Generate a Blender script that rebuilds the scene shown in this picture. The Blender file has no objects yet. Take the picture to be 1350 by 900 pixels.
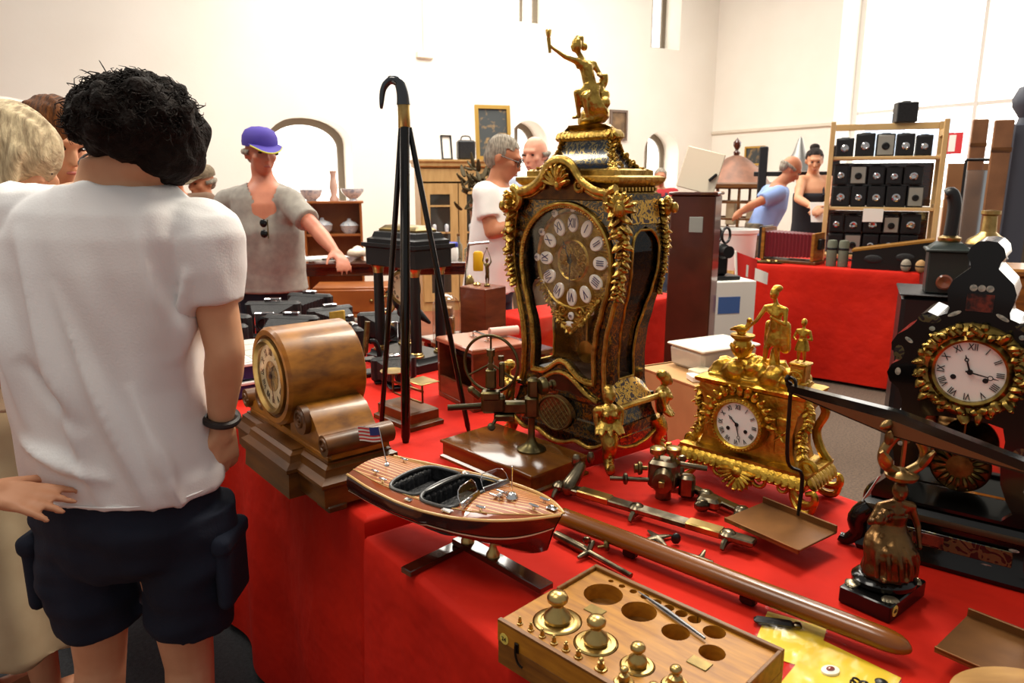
import bpy, math, random
from mathutils import Vector, Matrix, Euler, noise
from mathutils.geometry import tessellate_polygon
random.seed(7)
R = math.radians
pi = math.pi
scn = bpy.context.scene
col = scn.collection

# ------------------------------------------------------------------ camera
FPX, CAMH = 970.0, 1.48
PITCH = math.atan(212 / FPX)
cam_d = bpy.data.cameras.new('camera')
cam_d.sensor_width = 36.0
cam_d.lens = 36.0 * FPX / 1350.0
cam_d.clip_start = 0.05
cam_d.dof.use_dof = True
cam_d.dof.focus_distance = 1.6
cam_d.dof.aperture_fstop = 8.0
cam = bpy.data.objects.new('camera', cam_d)
cam.location = (0, 0, CAMH)
cam.rotation_euler = (pi / 2 - PITCH, 0, 0)
col.objects.link(cam)
scn.camera = cam

# ------------------------------------------------------------------ world and lights
w = bpy.data.worlds.new('daylight')
scn.world = w
w.use_nodes = True
bg = w.node_tree.nodes['Background']
bg.inputs[0].default_value = (1.0, 0.965, 0.91, 1)
bg.inputs[1].default_value = 0.36

def area(name, loc, aim, size, power, color=(1, .95, .86), sy=None):
    l = bpy.data.lights.new(name, 'AREA')
    l.shape = 'RECTANGLE'
    l.size = size
    l.size_y = sy or size
    l.energy = power
    l.color = color
    o = bpy.data.objects.new(name, l)
    o.location = loc
    o.rotation_euler = (Vector(aim) - Vector(loc)).to_track_quat('-Z', 'Y').to_euler()
    col.objects.link(o)
    return o
area('hall_lamp_near', (0.9, 3.1, 4.3), (0.2, 1.6, .8), 0.9, 130, (1, .90, .74))
area('front_fill', (-1.1, .9, 4.4), (-.7, 1.5, .9), 1.2, 42, (1, .93, .82))  # unseen soft light, added to brighten the white shirt from above
area('far_fill', (0.5, 7.6, 5.2), (0.5, 7.6, 0), 4.5, 520, (1, .95, .86))  # unseen broad light, added to brighten the walls and the back of the hall
area('side_fill', (-3.2, 3.8, 4.6), (-.6, 3.0, 0), 1.6, 110, (1, .93, .82))  # unseen overhead light, added for soft directional light from the left

vs = scn.view_settings
vs.view_transform = 'Standard'
vs.look = 'None'
vs.exposure = 0.05
vs.gamma = 1.0
vs.use_curve_mapping = False

# ------------------------------------------------------------------ helpers: placing
_c, _s = math.cos(PITCH), math.sin(PITCH)
TZ = 0.78                                  # height of the red table tops
def ray(px, py):
    dx, dy = (px - 675) / FPX, (450 - py) / FPX
    return Vector((dx, _c + dy * _s, -_s + dy * _c))
def at(px, py, Y):                         # a sight line met at distance Y
    r = ray(px, py)
    t = Y / r.y
    return Vector((r.x * t, Y, CAMH + r.z * t))
def on(px, py, z=TZ):                      # a sight line met at height z
    r = ray(px, py)
    t = (z - CAMH) / r.z
    return Vector((r.x * t, r.y * t, z))

# ------------------------------------------------------------------ helpers: materials
MATS = {}
def lin(c):
    return tuple(((x / 255) / 12.92 if x / 255 <= .04045 else ((x / 255 + .055) / 1.055) ** 2.4) for x in c)
def mat(name, c, rough=.6, metal=0., c2=None, scale=8., bump=0., bscale=40., bdist=.01, spec=.5, coat=0., trans=0., ior=1.45,
        alpha=1., emit=0., kind='noise', stretch=(1, 1, 1), lo=.35, hi=.65, sheen=0., detail=4., distort=0.):
    if name in MATS:
        return MATS[name]
    m = bpy.data.materials.new(name)
    MATS[name] = m
    m.use_nodes = True
    nt = m.node_tree
    N, L = nt.nodes, nt.links
    b = N['Principled BSDF']
    col1 = (*lin(c), 1)
    b.inputs['Base Color'].default_value = col1
    b.inputs['Roughness'].default_value = rough
    b.inputs['Metallic'].default_value = metal
    b.inputs['Specular IOR Level'].default_value = spec
    b.inputs['Coat Weight'].default_value = coat
    b.inputs['Coat Roughness'].default_value = .06
    b.inputs['Transmission Weight'].default_value = trans
    b.inputs['IOR'].default_value = ior
    b.inputs['Alpha'].default_value = alpha
    b.inputs['Sheen Weight'].default_value = sheen
    if emit:
        b.inputs['Emission Color'].default_value = col1
        b.inputs['Emission Strength'].default_value = emit
    tc = mp = None
    if c2 or bump:
        tc = N.new('ShaderNodeTexCoord')
        mp = N.new('ShaderNodeMapping')
        mp.inputs['Scale'].default_value = stretch
        L.new(tc.outputs['Object'], mp.inputs['Vector'])
    if c2:
        if kind == 'wave':
            t = N.new('ShaderNodeTexWave')
            t.inputs['Scale'].default_value = scale
            t.inputs['Distortion'].default_value = distort or 3.
            t.inputs['Detail'].default_value = 3
            t.inputs['Detail Scale'].default_value = 1.5
            out = t.outputs['Fac']
        elif kind == 'voronoi':
            t = N.new('ShaderNodeTexVoronoi')
            t.inputs['Scale'].default_value = scale
            out = t.outputs['Distance']
        else:
            t = N.new('ShaderNodeTexNoise')
            t.inputs['Scale'].default_value = scale
            t.inputs['Detail'].default_value = detail
            t.inputs['Distortion'].default_value = distort
            out = t.outputs['Fac']
        L.new(mp.outputs['Vector'], t.inputs['Vector'])
        cr = N.new('ShaderNodeValToRGB')
        e = cr.color_ramp.elements
        e[0].position, e[1].position = lo, hi
        e[0].color = col1
        e[1].color = (*lin(c2), 1)
        L.new(out, cr.inputs['Fac'])
        L.new(cr.outputs['Color'], b.inputs['Base Color'])
    if bump:
        t2 = N.new('ShaderNodeTexNoise')
        t2.inputs['Scale'].default_value = bscale
        t2.inputs['Detail'].default_value = 3
        bp = N.new('ShaderNodeBump')
        bp.inputs['Strength'].default_value = bump
        bp.inputs['Distance'].default_value = bdist
        L.new(mp.outputs['Vector'], t2.inputs['Vector'])
        L.new(t2.outputs['Fac'], bp.inputs['Height'])
        L.new(bp.outputs['Normal'], b.inputs['Normal'])
    return m
def inlay(name, ca, cb, scale, thr=.5, soft=.03, metal_b=1., rough=.25, distort=1.5):
    """dark ground with curling metal inlay, flat"""
    if name in MATS:
        return MATS[name]
    m = bpy.data.materials.new(name)
    MATS[name] = m
    m.use_nodes = True
    nt = m.node_tree
    N, L = nt.nodes, nt.links
    b = N['Principled BSDF']
    tc = N.new('ShaderNodeTexCoord')
    t = N.new('ShaderNodeTexNoise')
    t.inputs['Scale'].default_value = scale
    t.inputs['Detail'].default_value = 1.5
    t.inputs['Distortion'].default_value = distort
    L.new(tc.outputs['Object'], t.inputs['Vector'])
    # ridges of the noise: thin curling lines
    a = N.new('ShaderNodeMath'); a.operation = 'SUBTRACT'; a.inputs[1].default_value = .5
    L.new(t.outputs['Fac'], a.inputs[0])
    ab = N.new('ShaderNodeMath'); ab.operation = 'ABSOLUTE'
    L.new(a.outputs[0], ab.inputs[0])
    cr = N.new('ShaderNodeValToRGB')
    e = cr.color_ramp.elements
    e[0].position, e[1].position = thr * .1, thr * .1 + soft
    e[0].color, e[1].color = (1, 1, 1, 1), (0, 0, 0, 1)
    L.new(ab.outputs[0], cr.inputs['Fac'])
    mx = N.new('ShaderNodeMix'); mx.data_type = 'RGBA'
    mx.inputs[6].default_value = (*lin(ca), 1)
    mx.inputs[7].default_value = (*lin(cb), 1)
    L.new(cr.outputs['Color'], mx.inputs[0])
    L.new(mx.outputs[2], b.inputs['Base Color'])
    mm = N.new('ShaderNodeMath'); mm.operation = 'MULTIPLY'; mm.inputs[1].default_value = metal_b
    L.new(cr.outputs['Color'], mm.inputs[0])
    L.new(mm.outputs[0], b.inputs['Metallic'])
    b.inputs['Roughness'].default_value = rough
    b.inputs['Coat Weight'].default_value = .5
    return m

def wood(name, c, c2, rough=.35, coat=.4, scale=6., stretch=(1, 1, 1), **k):
    return mat(name, c, rough, 0, c2, scale=scale, kind='noise', stretch=stretch, lo=.3, hi=.7, coat=coat, detail=6, **k)

def glass(name='clear_glass', tint=(255, 255, 255), a=.12, rough=.02, edge=.7):
    """thin clear pane: mostly see-through with a glossy skin"""
    if name in MATS:
        return MATS[name]
    m = bpy.data.materials.new(name)
    MATS[name] = m
    m.use_nodes = True
    nt = m.node_tree
    N, L = nt.nodes, nt.links
    N.remove(N['Principled BSDF'])
    tr = N.new('ShaderNodeBsdfTransparent'); tr.inputs[0].default_value = (*lin(tint), 1)
    gl = N.new('ShaderNodeBsdfGlossy'); gl.inputs['Roughness'].default_value = rough
    lw = N.new('ShaderNodeLayerWeight'); lw.inputs['Blend'].default_value = .5
    pw = N.new('ShaderNodeMath'); pw.operation = 'POWER'; pw.inputs[1].default_value = 4.
    L.new(lw.outputs['Facing'], pw.inputs[0])
    ad = N.new('ShaderNodeMath'); ad.operation = 'MULTIPLY_ADD'; ad.inputs[1].default_value = edge; ad.inputs[2].default_value = a * .3
    ad.use_clamp = True
    L.new(pw.outputs[0], ad.inputs[0])
    mx = N.new('ShaderNodeMixShader')
    L.new(ad.outputs[0], mx.inputs[0])
    L.new(tr.outputs[0], mx.inputs[1])
    L.new(gl.outputs[0], mx.inputs[2])
    L.new(mx.outputs[0], N['Material Output'].inputs[0])
    return m

# ------------------------------------------------------------------ helpers: meshes
def frame_of(d):
    d = d.normalized()
    up = Vector((0, 0, 1)) if abs(d.z) < .95 else Vector((1, 0, 0))
    a = d.cross(up).normalized()
    return a, a.cross(d).normalized()
class MB:
    def __init__(s):
        s.v, s.f = [], []
    def add(s, vs, fs, M=None):
        o = len(s.v)
        s.v += [tuple(M @ Vector(p)) if M else tuple(p) for p in vs]
        s.f += [tuple(i + o for i in f) for f in fs]
        return s
    def join(s, other, M=None):
        return s.add(other.v, other.f, M)
    def box(s, c, d, bev=0., M=None, rz=0., taper=1.):
        """c centre, d full sizes; bev chamfers all edges"""
        hx, hy, hz = d[0] / 2, d[1] / 2, d[2] / 2
        T = Matrix.Translation(c) @ Matrix.Rotation(rz, 4, 'Z')
        if M:
            T = M @ T
        if bev <= 0:
            vs = [(x * hx * (taper if z > 0 else 1), y * hy * (taper if z > 0 else 1), z * hz) for z in (-1, 1) for y in (-1, 1) for x in (-1, 1)]
            return s.add(vs, [(0, 2, 3, 1), (4, 5, 7, 6), (0, 1, 5, 4), (2, 6, 7, 3), (0, 4, 6, 2), (1, 3, 7, 5)], T)
        bev = min(bev, hx * .95, hy * .95, hz * .95)
        prof = [(-hz, bev), (-hz + bev, 0), (hz - bev, 0), (hz, bev)]
        vs, fs = [], []
        for z, i in prof:
            x, y = hx - i, hy - i
            k = bev * (1 if i == 0 else .5)
            for a, b in ((x, y - k), (x - k, y), (-x + k, y), (-x, y - k), (-x, -y + k), (-x + k, -y), (x - k, -y), (x, -y + k)):
                t = 1 + (taper - 1) * (z + hz) / (2 * hz)
                vs.append((a * t, b * t, z))
        for r in range(3):
            for i in range(8):
                j = (i + 1) % 8
                fs.append((r * 8 + i, r * 8 + j, r * 8 + 8 + j, r * 8 + 8 + i))
        fs.append(tuple(range(7, -1, -1)))
        fs.append(tuple(range(24, 32)))
        return s.add(vs, fs, T)
    def tube(s, pts, r, n=8, closed=False, flat=1., cap=True, M=None):
        """round section swept along pts; r number or list; flat squashes the second axis"""
        pts = [Vector(p) for p in pts]
        k = len(pts)
        rs = r if isinstance(r, (list, tuple)) else [r] * k
        vs, fs = [], []
        a = None
        for i, p in enumerate(pts):
            if closed:
                d = pts[(i + 1) % k] - pts[i - 1]
            else:
                d = pts[min(i + 1, k - 1)] - pts[max(i - 1, 0)]
            if d.length < 1e-9:
                d = Vector((0, 0, 1))
            d.normalize()
            if a is None:
                a, b = frame_of(d)
            else:
                a = (a - d * a.dot(d))
                a = a.normalized() if a.length > 1e-6 else frame_of(d)[0]
                b = a.cross(d)
            for j in range(n):
                t = 2 * pi * j / n
                vs.append(p + a * (math.cos(t) * rs[i]) + b * (math.sin(t) * rs[i] * flat))
        for i in range(k if closed else k - 1):
            i2 = (i + 1) % k
            for j in range(n):
                j2 = (j + 1) % n
                fs.append((i * n + j, i * n + j2, i2 * n + j2, i2 * n + j))
        if cap and not closed:
            fs.append(tuple(range(n - 1, -1, -1)))
            fs.append(tuple((k - 1) * n + j for j in range(n)))
        return s.add(vs, fs, M)
    def cyl(s, p0, p1, r0, r1=None, n=16, M=None):
        return s.tube([p0, p1], [r0, r0 if r1 is None else r1], n, M=M)
    def lathe(s, prof, n=24, c=(0, 0, 0), M=None, sx=1., sy=1., a0=0., a1=2 * pi):
        vs, fs = [], []
        full = abs(a1 - a0 - 2 * pi) < 1e-6
        m = n if full else n + 1
        for r, z in prof:
            for j in range(m):
                t = a0 + (a1 - a0) * j / n
                vs.append((c[0] + r * math.cos(t) * sx, c[1] + r * math.sin(t) * sy, c[2] + z))
        for i in range(len(prof) - 1):
            for j in range(n):
                j2 = (j + 1) % m
                fs.append((i * m + j, i * m + j2, (i + 1) * m + j2, (i + 1) * m + j))
        if full:
            if prof[0][0] > 1e-6:
                fs.append(tuple(range(m - 1, -1, -1)))
            if prof[-1][0] > 1e-6:
                fs.append(tuple((len(prof) - 1) * m + j for j in range(m)))
        return s.add(vs, fs, M)
    def ell(s, c, r, n=12, rot=None, M=None):
        if not isinstance(r, (tuple, list)):
            r = (r, r, r)
        T = Matrix.Translation(c)
        if rot:
            T = T @ Euler(rot).to_matrix().to_4x4()
        if M:
            T = M @ T
        k = max(4, n // 2)
        vs, fs = [(0, 0, -r[2])], []
        for i in range(1, k):
            a = -pi / 2 + pi * i / k
            for j in range(n):
                t = 2 * pi * j / n
                vs.append((r[0] * math.cos(a) * math.cos(t), r[1] * math.cos(a) * math.sin(t), r[2] * math.sin(a)))
        vs.append((0, 0, r[2]))
        for j in range(n):
            fs.append((0, 1 + (j + 1) % n, 1 + j))
            fs.append((len(vs) - 1, 1 + (k - 2) * n + j, 1 + (k - 2) * n + (j + 1) % n))
        for i in range(k - 2):
            for j in range(n):
                j2 = (j + 1) % n
                fs.append((1 + i * n + j, 1 + i * n + j2, 1 + (i + 1) * n + j2, 1 + (i + 1) * n + j))
        return s.add(vs, fs, T)
    def cap(s, a, b, ra, rb, n=12, k=3):
        """tapered capsule"""
        a, b = Vector(a), Vector(b)
        d = (b - a)
        if d.length < 1e-6:
            return s.ell(a, ra, n)
        d.normalize()
        pts, rs = [], []
        for i in range(k + 1):
            t = -pi / 2 + (pi / 2) * i / k
            pts.append(a + d * (ra * math.sin(t))); rs.append(max(ra * math.cos(t), ra * .03))
        for i in range(k + 1):
            t = (pi / 2) * i / k
            pts.append(b + d * (rb * math.sin(t))); rs.append(max(rb * math.cos(t), rb * .03))
        return s.tube(pts, rs, n)
    def torus(s, c, Rr, r, n=32, m=8, rot=None, M=None, flat=1.):
        T = Matrix.Translation(c)
        if rot:
            T = T @ Euler(rot).to_matrix().to_4x4()
        if M:
            T = M @ T
        return s.tube([(Rr * math.cos(2 * pi * i / n), Rr * math.sin(2 * pi * i / n), 0) for i in range(n)], r, m, True, flat, M=T)
    def prism(s, pts, y0, y1, M=None):
        """outline in x,z extruded from y0 to y1"""
        k = len(pts)
        vs = [(p[0], y0, p[1]) for p in pts] + [(p[0], y1, p[1]) for p in pts]
        ar = sum(pts[i][0] * pts[(i + 1) % k][1] - pts[(i + 1) % k][0] * pts[i][1] for i in range(k))
        f0 = tuple(range(k))
        f1 = tuple(range(2 * k - 1, k - 1, -1))
        fs = [f0, f1] if ar > 0 else [f0[::-1], f1[::-1]]
        for i in range(k):
            j = (i + 1) % k
            fs.append((j, i, k + i, k + j) if ar > 0 else (i, j, k + j, k + i))
        return s.add(vs, fs, M)
    def holed(s, outer, holes, y0, y1, M=None):
        """outline with holes in x,z, extruded y0..y1 (front at y0)"""
        loops = [[Vector((p[0], p[1], 0)) for p in lp] for lp in [outer] + holes]
        flat = [p for lp in loops for p in lp]
        tris = tessellate_polygon(loops)
        k = len(flat)
        vs = [(p.x, y0, p.y) for p in flat] + [(p.x, y1, p.y) for p in flat]
        fs = []
        for t in tris:
            a, b, c = (flat[i] for i in t)
            cr = (b - a).cross(c - a).z
            t = tuple(t) if cr > 0 else tuple(t)[::-1]
            fs.append(t)
            fs.append(tuple(i + k for i in t[::-1]))
        o = 0
        for n_, lp in enumerate(loops):
            q = len(lp)
            ar = sum(lp[i].x * lp[(i + 1) % q].y - lp[(i + 1) % q].x * lp[i].y for i in range(q))
            flip = (ar > 0) == (n_ == 0)
            for i in range(q):
                j = (i + 1) % q
                fs.append((o + j, o + i, k + o + i, k + o + j) if flip else (o + i, o + j, k + o + j, k + o + i))
            o += q
        return s.add(vs, fs, M)
    def mould(s, prof, w, d, c=(0, 0, 0), M=None):
        """profile (out, z) run round a w x d rectangle, closed top and bottom"""
        vs, fs = [], []
        for o, z in prof:
            x, y = w / 2 + o, d / 2 + o
            vs += [(c[0] - x, c[1] - y, c[2] + z), (c[0] + x, c[1] - y, c[2] + z), (c[0] + x, c[1] + y, c[2] + z), (c[0] - x, c[1] + y, c[2] + z)]
        for i in range(len(prof) - 1):
            for j in range(4):
                j2 = (j + 1) % 4
                fs.append((i * 4 + j, i * 4 + j2, i * 4 + 4 + j2, i * 4 + 4 + j))
        fs.append((3, 2, 1, 0))
        q = (len(prof) - 1) * 4
        fs.append((q, q + 1, q + 2, q + 3))
        return s.add(vs, fs, M)
    def loft(s, rings, cap=True):
        n = len(rings[0])
        vs = [p for r in rings for p in r]
        fs = []
        for i in range(len(rings) - 1):
            for j in range(n):
                j2 = (j + 1) % n
                fs.append((i * n + j, i * n + j2, (i + 1) * n + j2, (i + 1) * n + j))
        if cap:
            fs.append(tuple(range(n - 1, -1, -1)))
            fs.append(tuple((len(rings) - 1) * n + j for j in range(n)))
        return s.add(vs, fs)
    def grid(s, fn, nu, nv):
        vs = [fn(i / nu, j / nv) for j in range(nv + 1) for i in range(nu + 1)]
        fs = [(j * (nu + 1) + i, j * (nu + 1) + i + 1, (j + 1) * (nu + 1) + i + 1, (j + 1) * (nu + 1) + i) for j in range(nv) for i in range(nu)]
        return s.add(vs, fs)
    def mesh(s, name, ang=38):
        me = bpy.data.meshes.new(name)
        me.from_pydata(s.v, [], s.f)
        me.validate()
        me.shade_smooth()
        me.set_sharp_from_angle(angle=R(ang))
        return me
    def build(s, name, m, parent=None, loc=None, rz=None, ang=38):
        return link(name, s.mesh(name, ang), m, parent, loc, rz)
    def blob(s, voxel, smooth=4, fac=.5):
        """melt all overlapping pieces into one continuous skin (baked mesh)"""
        me = bpy.data.meshes.new('melt')
        me.from_pydata(s.v, [], s.f)
        o = bpy.data.objects.new('melt', me)
        col.objects.link(o)
        r = o.modifiers.new('r', 'REMESH')
        r.mode = 'VOXEL'
        r.voxel_size = voxel
        r.use_smooth_shade = True
        sm = o.modifiers.new('s', 'SMOOTH')
        sm.factor = fac
        sm.iterations = smooth
        dg = bpy.context.evaluated_depsgraph_get()
        nm = bpy.data.meshes.new_from_object(o.evaluated_get(dg))
        bpy.data.objects.remove(o)
        nm.shade_smooth()
        return nm
def link(name, me, m, parent=None, loc=None, rz=None):
    o = bpy.data.objects.new(name, me)
    if m is not None and not me.materials:
        me.materials.append(m)
    col.objects.link(o)
    if parent is not None:
        o.parent = parent
    if loc is not None:
        o.location = loc
    if rz is not None:
        o.rotation_euler = (0, 0, rz)
    return o
def tag(o, label=None, cat=None, group=None, kind=None):
    if label: o['label'] = label
    if cat: o['category'] = cat
    if group: o['group'] = group
    if kind: o['kind'] = kind
    return o
def thing(name, loc, rz=0., label=None, cat=None, group=None):
    o = bpy.data.objects.new(name, None)
    o.empty_display_size = .05
    o.location = loc
    o.rotation_euler = (0, 0, rz)
    col.objects.link(o)
    return tag(o, label, cat, group)
def arc(c, r, a0, a1, n, ax='xz'):
    out = []
    for i in range(n + 1):
        t = a0 + (a1 - a0) * i / n
        out.append((c[0] + r * math.cos(t), c[1] + r * math.sin(t)))
    return out
def bez(pts, n=24):
    """Catmull-Rom through points (any dimension)"""
    P = [Vector(p) for p in pts]
    out = []
    segs = len(P) - 1
    for i in range(n + 1):
        u = segs * i / n
        k = min(int(u), segs - 1)
        t = u - k
        p0, p1, p2, p3 = P[max(k - 1, 0)], P[k], P[k + 1], P[min(k + 2, segs)]
        out.append(.5 * ((2 * p1) + (p2 - p0) * t + (2 * p0 - 5 * p1 + 4 * p2 - p3) * t * t + (3 * p1 - p0 - 3 * p2 + p3) * t ** 3))
    return out
def spiral(c, r0, r1, turns, a0, n=28, sgn=1):
    return [(c[0] + (r0 + (r1 - r0) * i / n) * math.cos(a0 + sgn * turns * 2 * pi * i / n), c[1] + (r0 + (r1 - r0) * i / n) * math.sin(a0 + sgn * turns * 2 * pi * i / n)) for i in range(n + 1)]
def txt(name, body, size, m, parent, M, extrude=.0004, align='CENTER'):
    """lettering turned into a mesh"""
    cu = bpy.data.curves.new(name, 'FONT')
    cu.body = body
    cu.size = size
    cu.extrude = extrude
    cu.resolution_u = 2
    cu.align_x = align
    cu.align_y = 'CENTER'
    o = bpy.data.objects.new(name, cu)
    col.objects.link(o)
    dg = bpy.context.evaluated_depsgraph_get()
    me = bpy.data.meshes.new_from_object(o.evaluated_get(dg))
    bpy.data.objects.remove(o)
    me.transform(M)
    return link(name, me, m, parent)
# ================================================================== the setting
M_wall = mat('white_plaster', (250, 245, 234), .85, 0, (246, 240, 228), scale=1.2, bump=.08, bscale=25)
M_frame = mat('grey_window_frame', (128, 116, 100), .5)
M_sky = mat('daylit_window_glass', (255, 253, 246), .3, emit=2.6)
M_skyb = mat('daylit_window_glass_blue', (206, 226, 246), .3, emit=1.0)
M_floor = mat('terracotta_floor', (150, 84, 52), .55, 0, (128, 70, 46), scale=3, bump=.1, bscale=60)
M_carpet = mat('brown_grey_carpet', (118, 98, 82), .95, 0, (92, 78, 68), scale=90, bump=.5, bscale=300)
M_carpet2 = mat('charcoal_carpet', (52, 54, 58), .95, 0, (38, 40, 44), scale=90, bump=.5, bscale=300)
M_red = mat('red_table_cloth', (206, 32, 10), .78, 0, (190, 26, 9), scale=5, bump=.7, bscale=7., bdist=.02, sheen=.0, spec=.25)
M_board = wood('plain_board', (170, 130, 84), (150, 110, 66))
M_steel = mat('grey_steel', (120, 120, 122), .4, .8)

CORNER = Vector((3.44, 13.1, 0))
def hit(px, py, o, yaw, ly=0.):
    """local (x, z) where a sight line meets the plane y=ly of a frame at o turned by yaw"""
    r = ray(px, py)
    ca, sa = math.cos(yaw), math.sin(yaw)
    t = (ly + (-sa * o[0] + ca * o[1])) / (-sa * r.x + ca * r.y)
    dx, dy = t * r.x - o[0], t * r.y - o[1]
    return ca * dx + sa * dy, CAMH + t * r.z
YL, YR = R(30), R(-60)
def arched(x0, x1, z0, z1, rise, n=14):
    c = (x0 + x1) / 2
    w = (x1 - x0) / 2
    pts = [(x0, z0), (x1, z0)]
    for i in range(n + 1):
        t = pi * i / n
        pts.append((c + w * math.cos(t), z1 - rise + rise * math.sin(t)))
    return pts
def inset(x0, x1, z0, z1, rise, d):
    return arched(x0 + d, x1 - d, z0 + d, z1 - d, max(rise - d * .3, .001))
def window(n, org, yaw, x0, x1, z0, z1, rise, depth, bars, rails=(), mpane=None, M_frame=M_frame):
    root = MB().holed(arched(x0, x1, z0, z1, rise), [inset(x0, x1, z0, z1, rise, .085)], depth - .06, depth).build('window_%d' % n, M_frame, None, (org.x, org.y, 0), yaw)
    tag(root, kind='structure')
    for bx in bars:
        MB().box((bx, depth - .03, (z0 + z1) / 2 - .02), (.05, .05, z1 - z0 - rise * .3)).build('mullion', M_frame, root)
    for bz in rails:
        MB().box(((x0 + x1) / 2, depth - .03, bz), (x1 - x0 - .1, .04, .05)).build('glazing_bar', M_frame, root)
    MB().prism(inset(x0, x1, z0, z1, rise, .04), depth - .02, depth - .012).build('pane', mpane or M_sky, root)
    return root

# left long wall with its windows
spec = []
xa, za = hit(357, 262, CORNER, YL); xb, zb = hit(462, 155, CORNER, YL)
spec.append((xa, xb, .95, zb, .32, (), ()))
xa, _ = hit(672, 262, CORNER, YL); xb, zb = hit(722, 160, CORNER, YL)
spec.append((xa, xb, .95, zb, .34, ((xa + xb) / 2,), ()))
xa, _ = hit(847, 262, CORNER, YL); xb, zb = hit(896, 174, CORNER, YL)
spec.append((xa, xb, .95, zb, .34, ((xa + xb) / 2 - .02,), ()))
xa, _ = hit(-75, 262, CORNER, YL); xb, zb = hit(78, 130, CORNER, YL)
spec.append((xa, xb, .95, zb, .34, (), ()))
xa, z0 = hit(652, 14, CORNER, YL); xb, _ = hit(726, 14, CORNER, YL)
spec.append((xa, xb, z0 - .1, z0 + 1.5, .3, (xa + (xb - xa) * .70,), ()))
xa, z0 = hit(858, 62, CORNER, YL); xb, _ = hit(896, 62, CORNER, YL)
spec.append((xa, xb, z0, z0 + 1.5, .3, ((xa + xb) / 2,), ()))
holes = [arched(a[0], a[1], a[2], a[3], a[4]) for a in spec]
wl = MB().holed([(-15, 0), (0, 0), (0, 8), (-15, 8)], holes, 0, .5).build('wall_left', M_wall, None, (CORNER.x, CORNER.y, 0), YL)
tag(wl, kind='structure')
for i, a in enumerate(spec):
    window(i + 1, CORNER, YL, *a[:5], .42, a[5], a[6])
# right wall with the great arched window
xa, _ = hit(1102, 120, CORNER, YR)
xb = xa + 5.2
z0 = 1.15
arch = (xa, xb, z0, 7.2, 2.6)
wr = MB().holed([(.0, 0), (11, 0), (11, 8), (.0, 8)], [arched(*arch)], 0, .5).build('wall_right', M_wall, None, (CORNER.x, CORNER.y, 0), YR)
tag(wr, kind='structure')
_, zr = hit(1180, 146, CORNER, YR, .45)
wg = window(7, CORNER, YR, *arch, .46, (xa + 1.75, xa + 3.5), (zr,), None, mat('pale_window_frame', (232, 228, 220), .5))
MB().box((xa + .55, .40, zr - .35), (.62, .012, .62)).build('pane', M_skyb, wg)
MB().box((xa + 1.28, .40, zr - .35), (.50, .012, .62)).build('pane', M_skyb, wg)
# picture rail on the right wall, cable duct on the left wall
_, zt = hit(1000, 171, CORNER, YR)
tag(MB().box(((xa) / 2, -.02, zt), (xa - .02, .04, .05), .008).build('trim_1', mat('rail_paint', (226, 216, 198), .7), None, (CORNER.x, CORNER.y, 0), YR), kind='structure')
xd, zd = hit(559, 73, CORNER, YL)
duct = MB().box((xd, -.02, zd + 1.6), (.035, .04, 3.2)).build('trim_2', mat('duct_paint', (236, 226, 208), .7), None, (CORNER.x, CORNER.y, 0), YL)
tag(duct, kind='structure')
MB().box((xd, -.03, zd), (.24, .06, .085), .01).build('junction_box', MATS['duct_paint'], duct)

fl = MB().box((-1, 6, -.05), (26, 24, .1)).build('floor', M_floor)
tag(fl, kind='structure')
cp = MB().grid(lambda a, b: (a * 5.2, b * 2.9, .0012 + .0004 * noise.noise((a * 9, b * 7, 0))), 30, 20).build('carpet', M_carpet, None, (.95, 1.75, 0), R(26))
tag(cp, 'brown grey carpet on the floor before the far red table', 'carpet')
cp = MB().grid(lambda a, b: (a * 3.4, b * .9, .0010 + .0004 * noise.noise((a * 9, b * 7, 3))), 30, 12).build('carpet', M_carpet2, None, (-2.05, 2.32, 0), R(-52.6))
tag(cp, 'charcoal carpet runner on the floor along the red tables', 'carpet')

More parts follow.
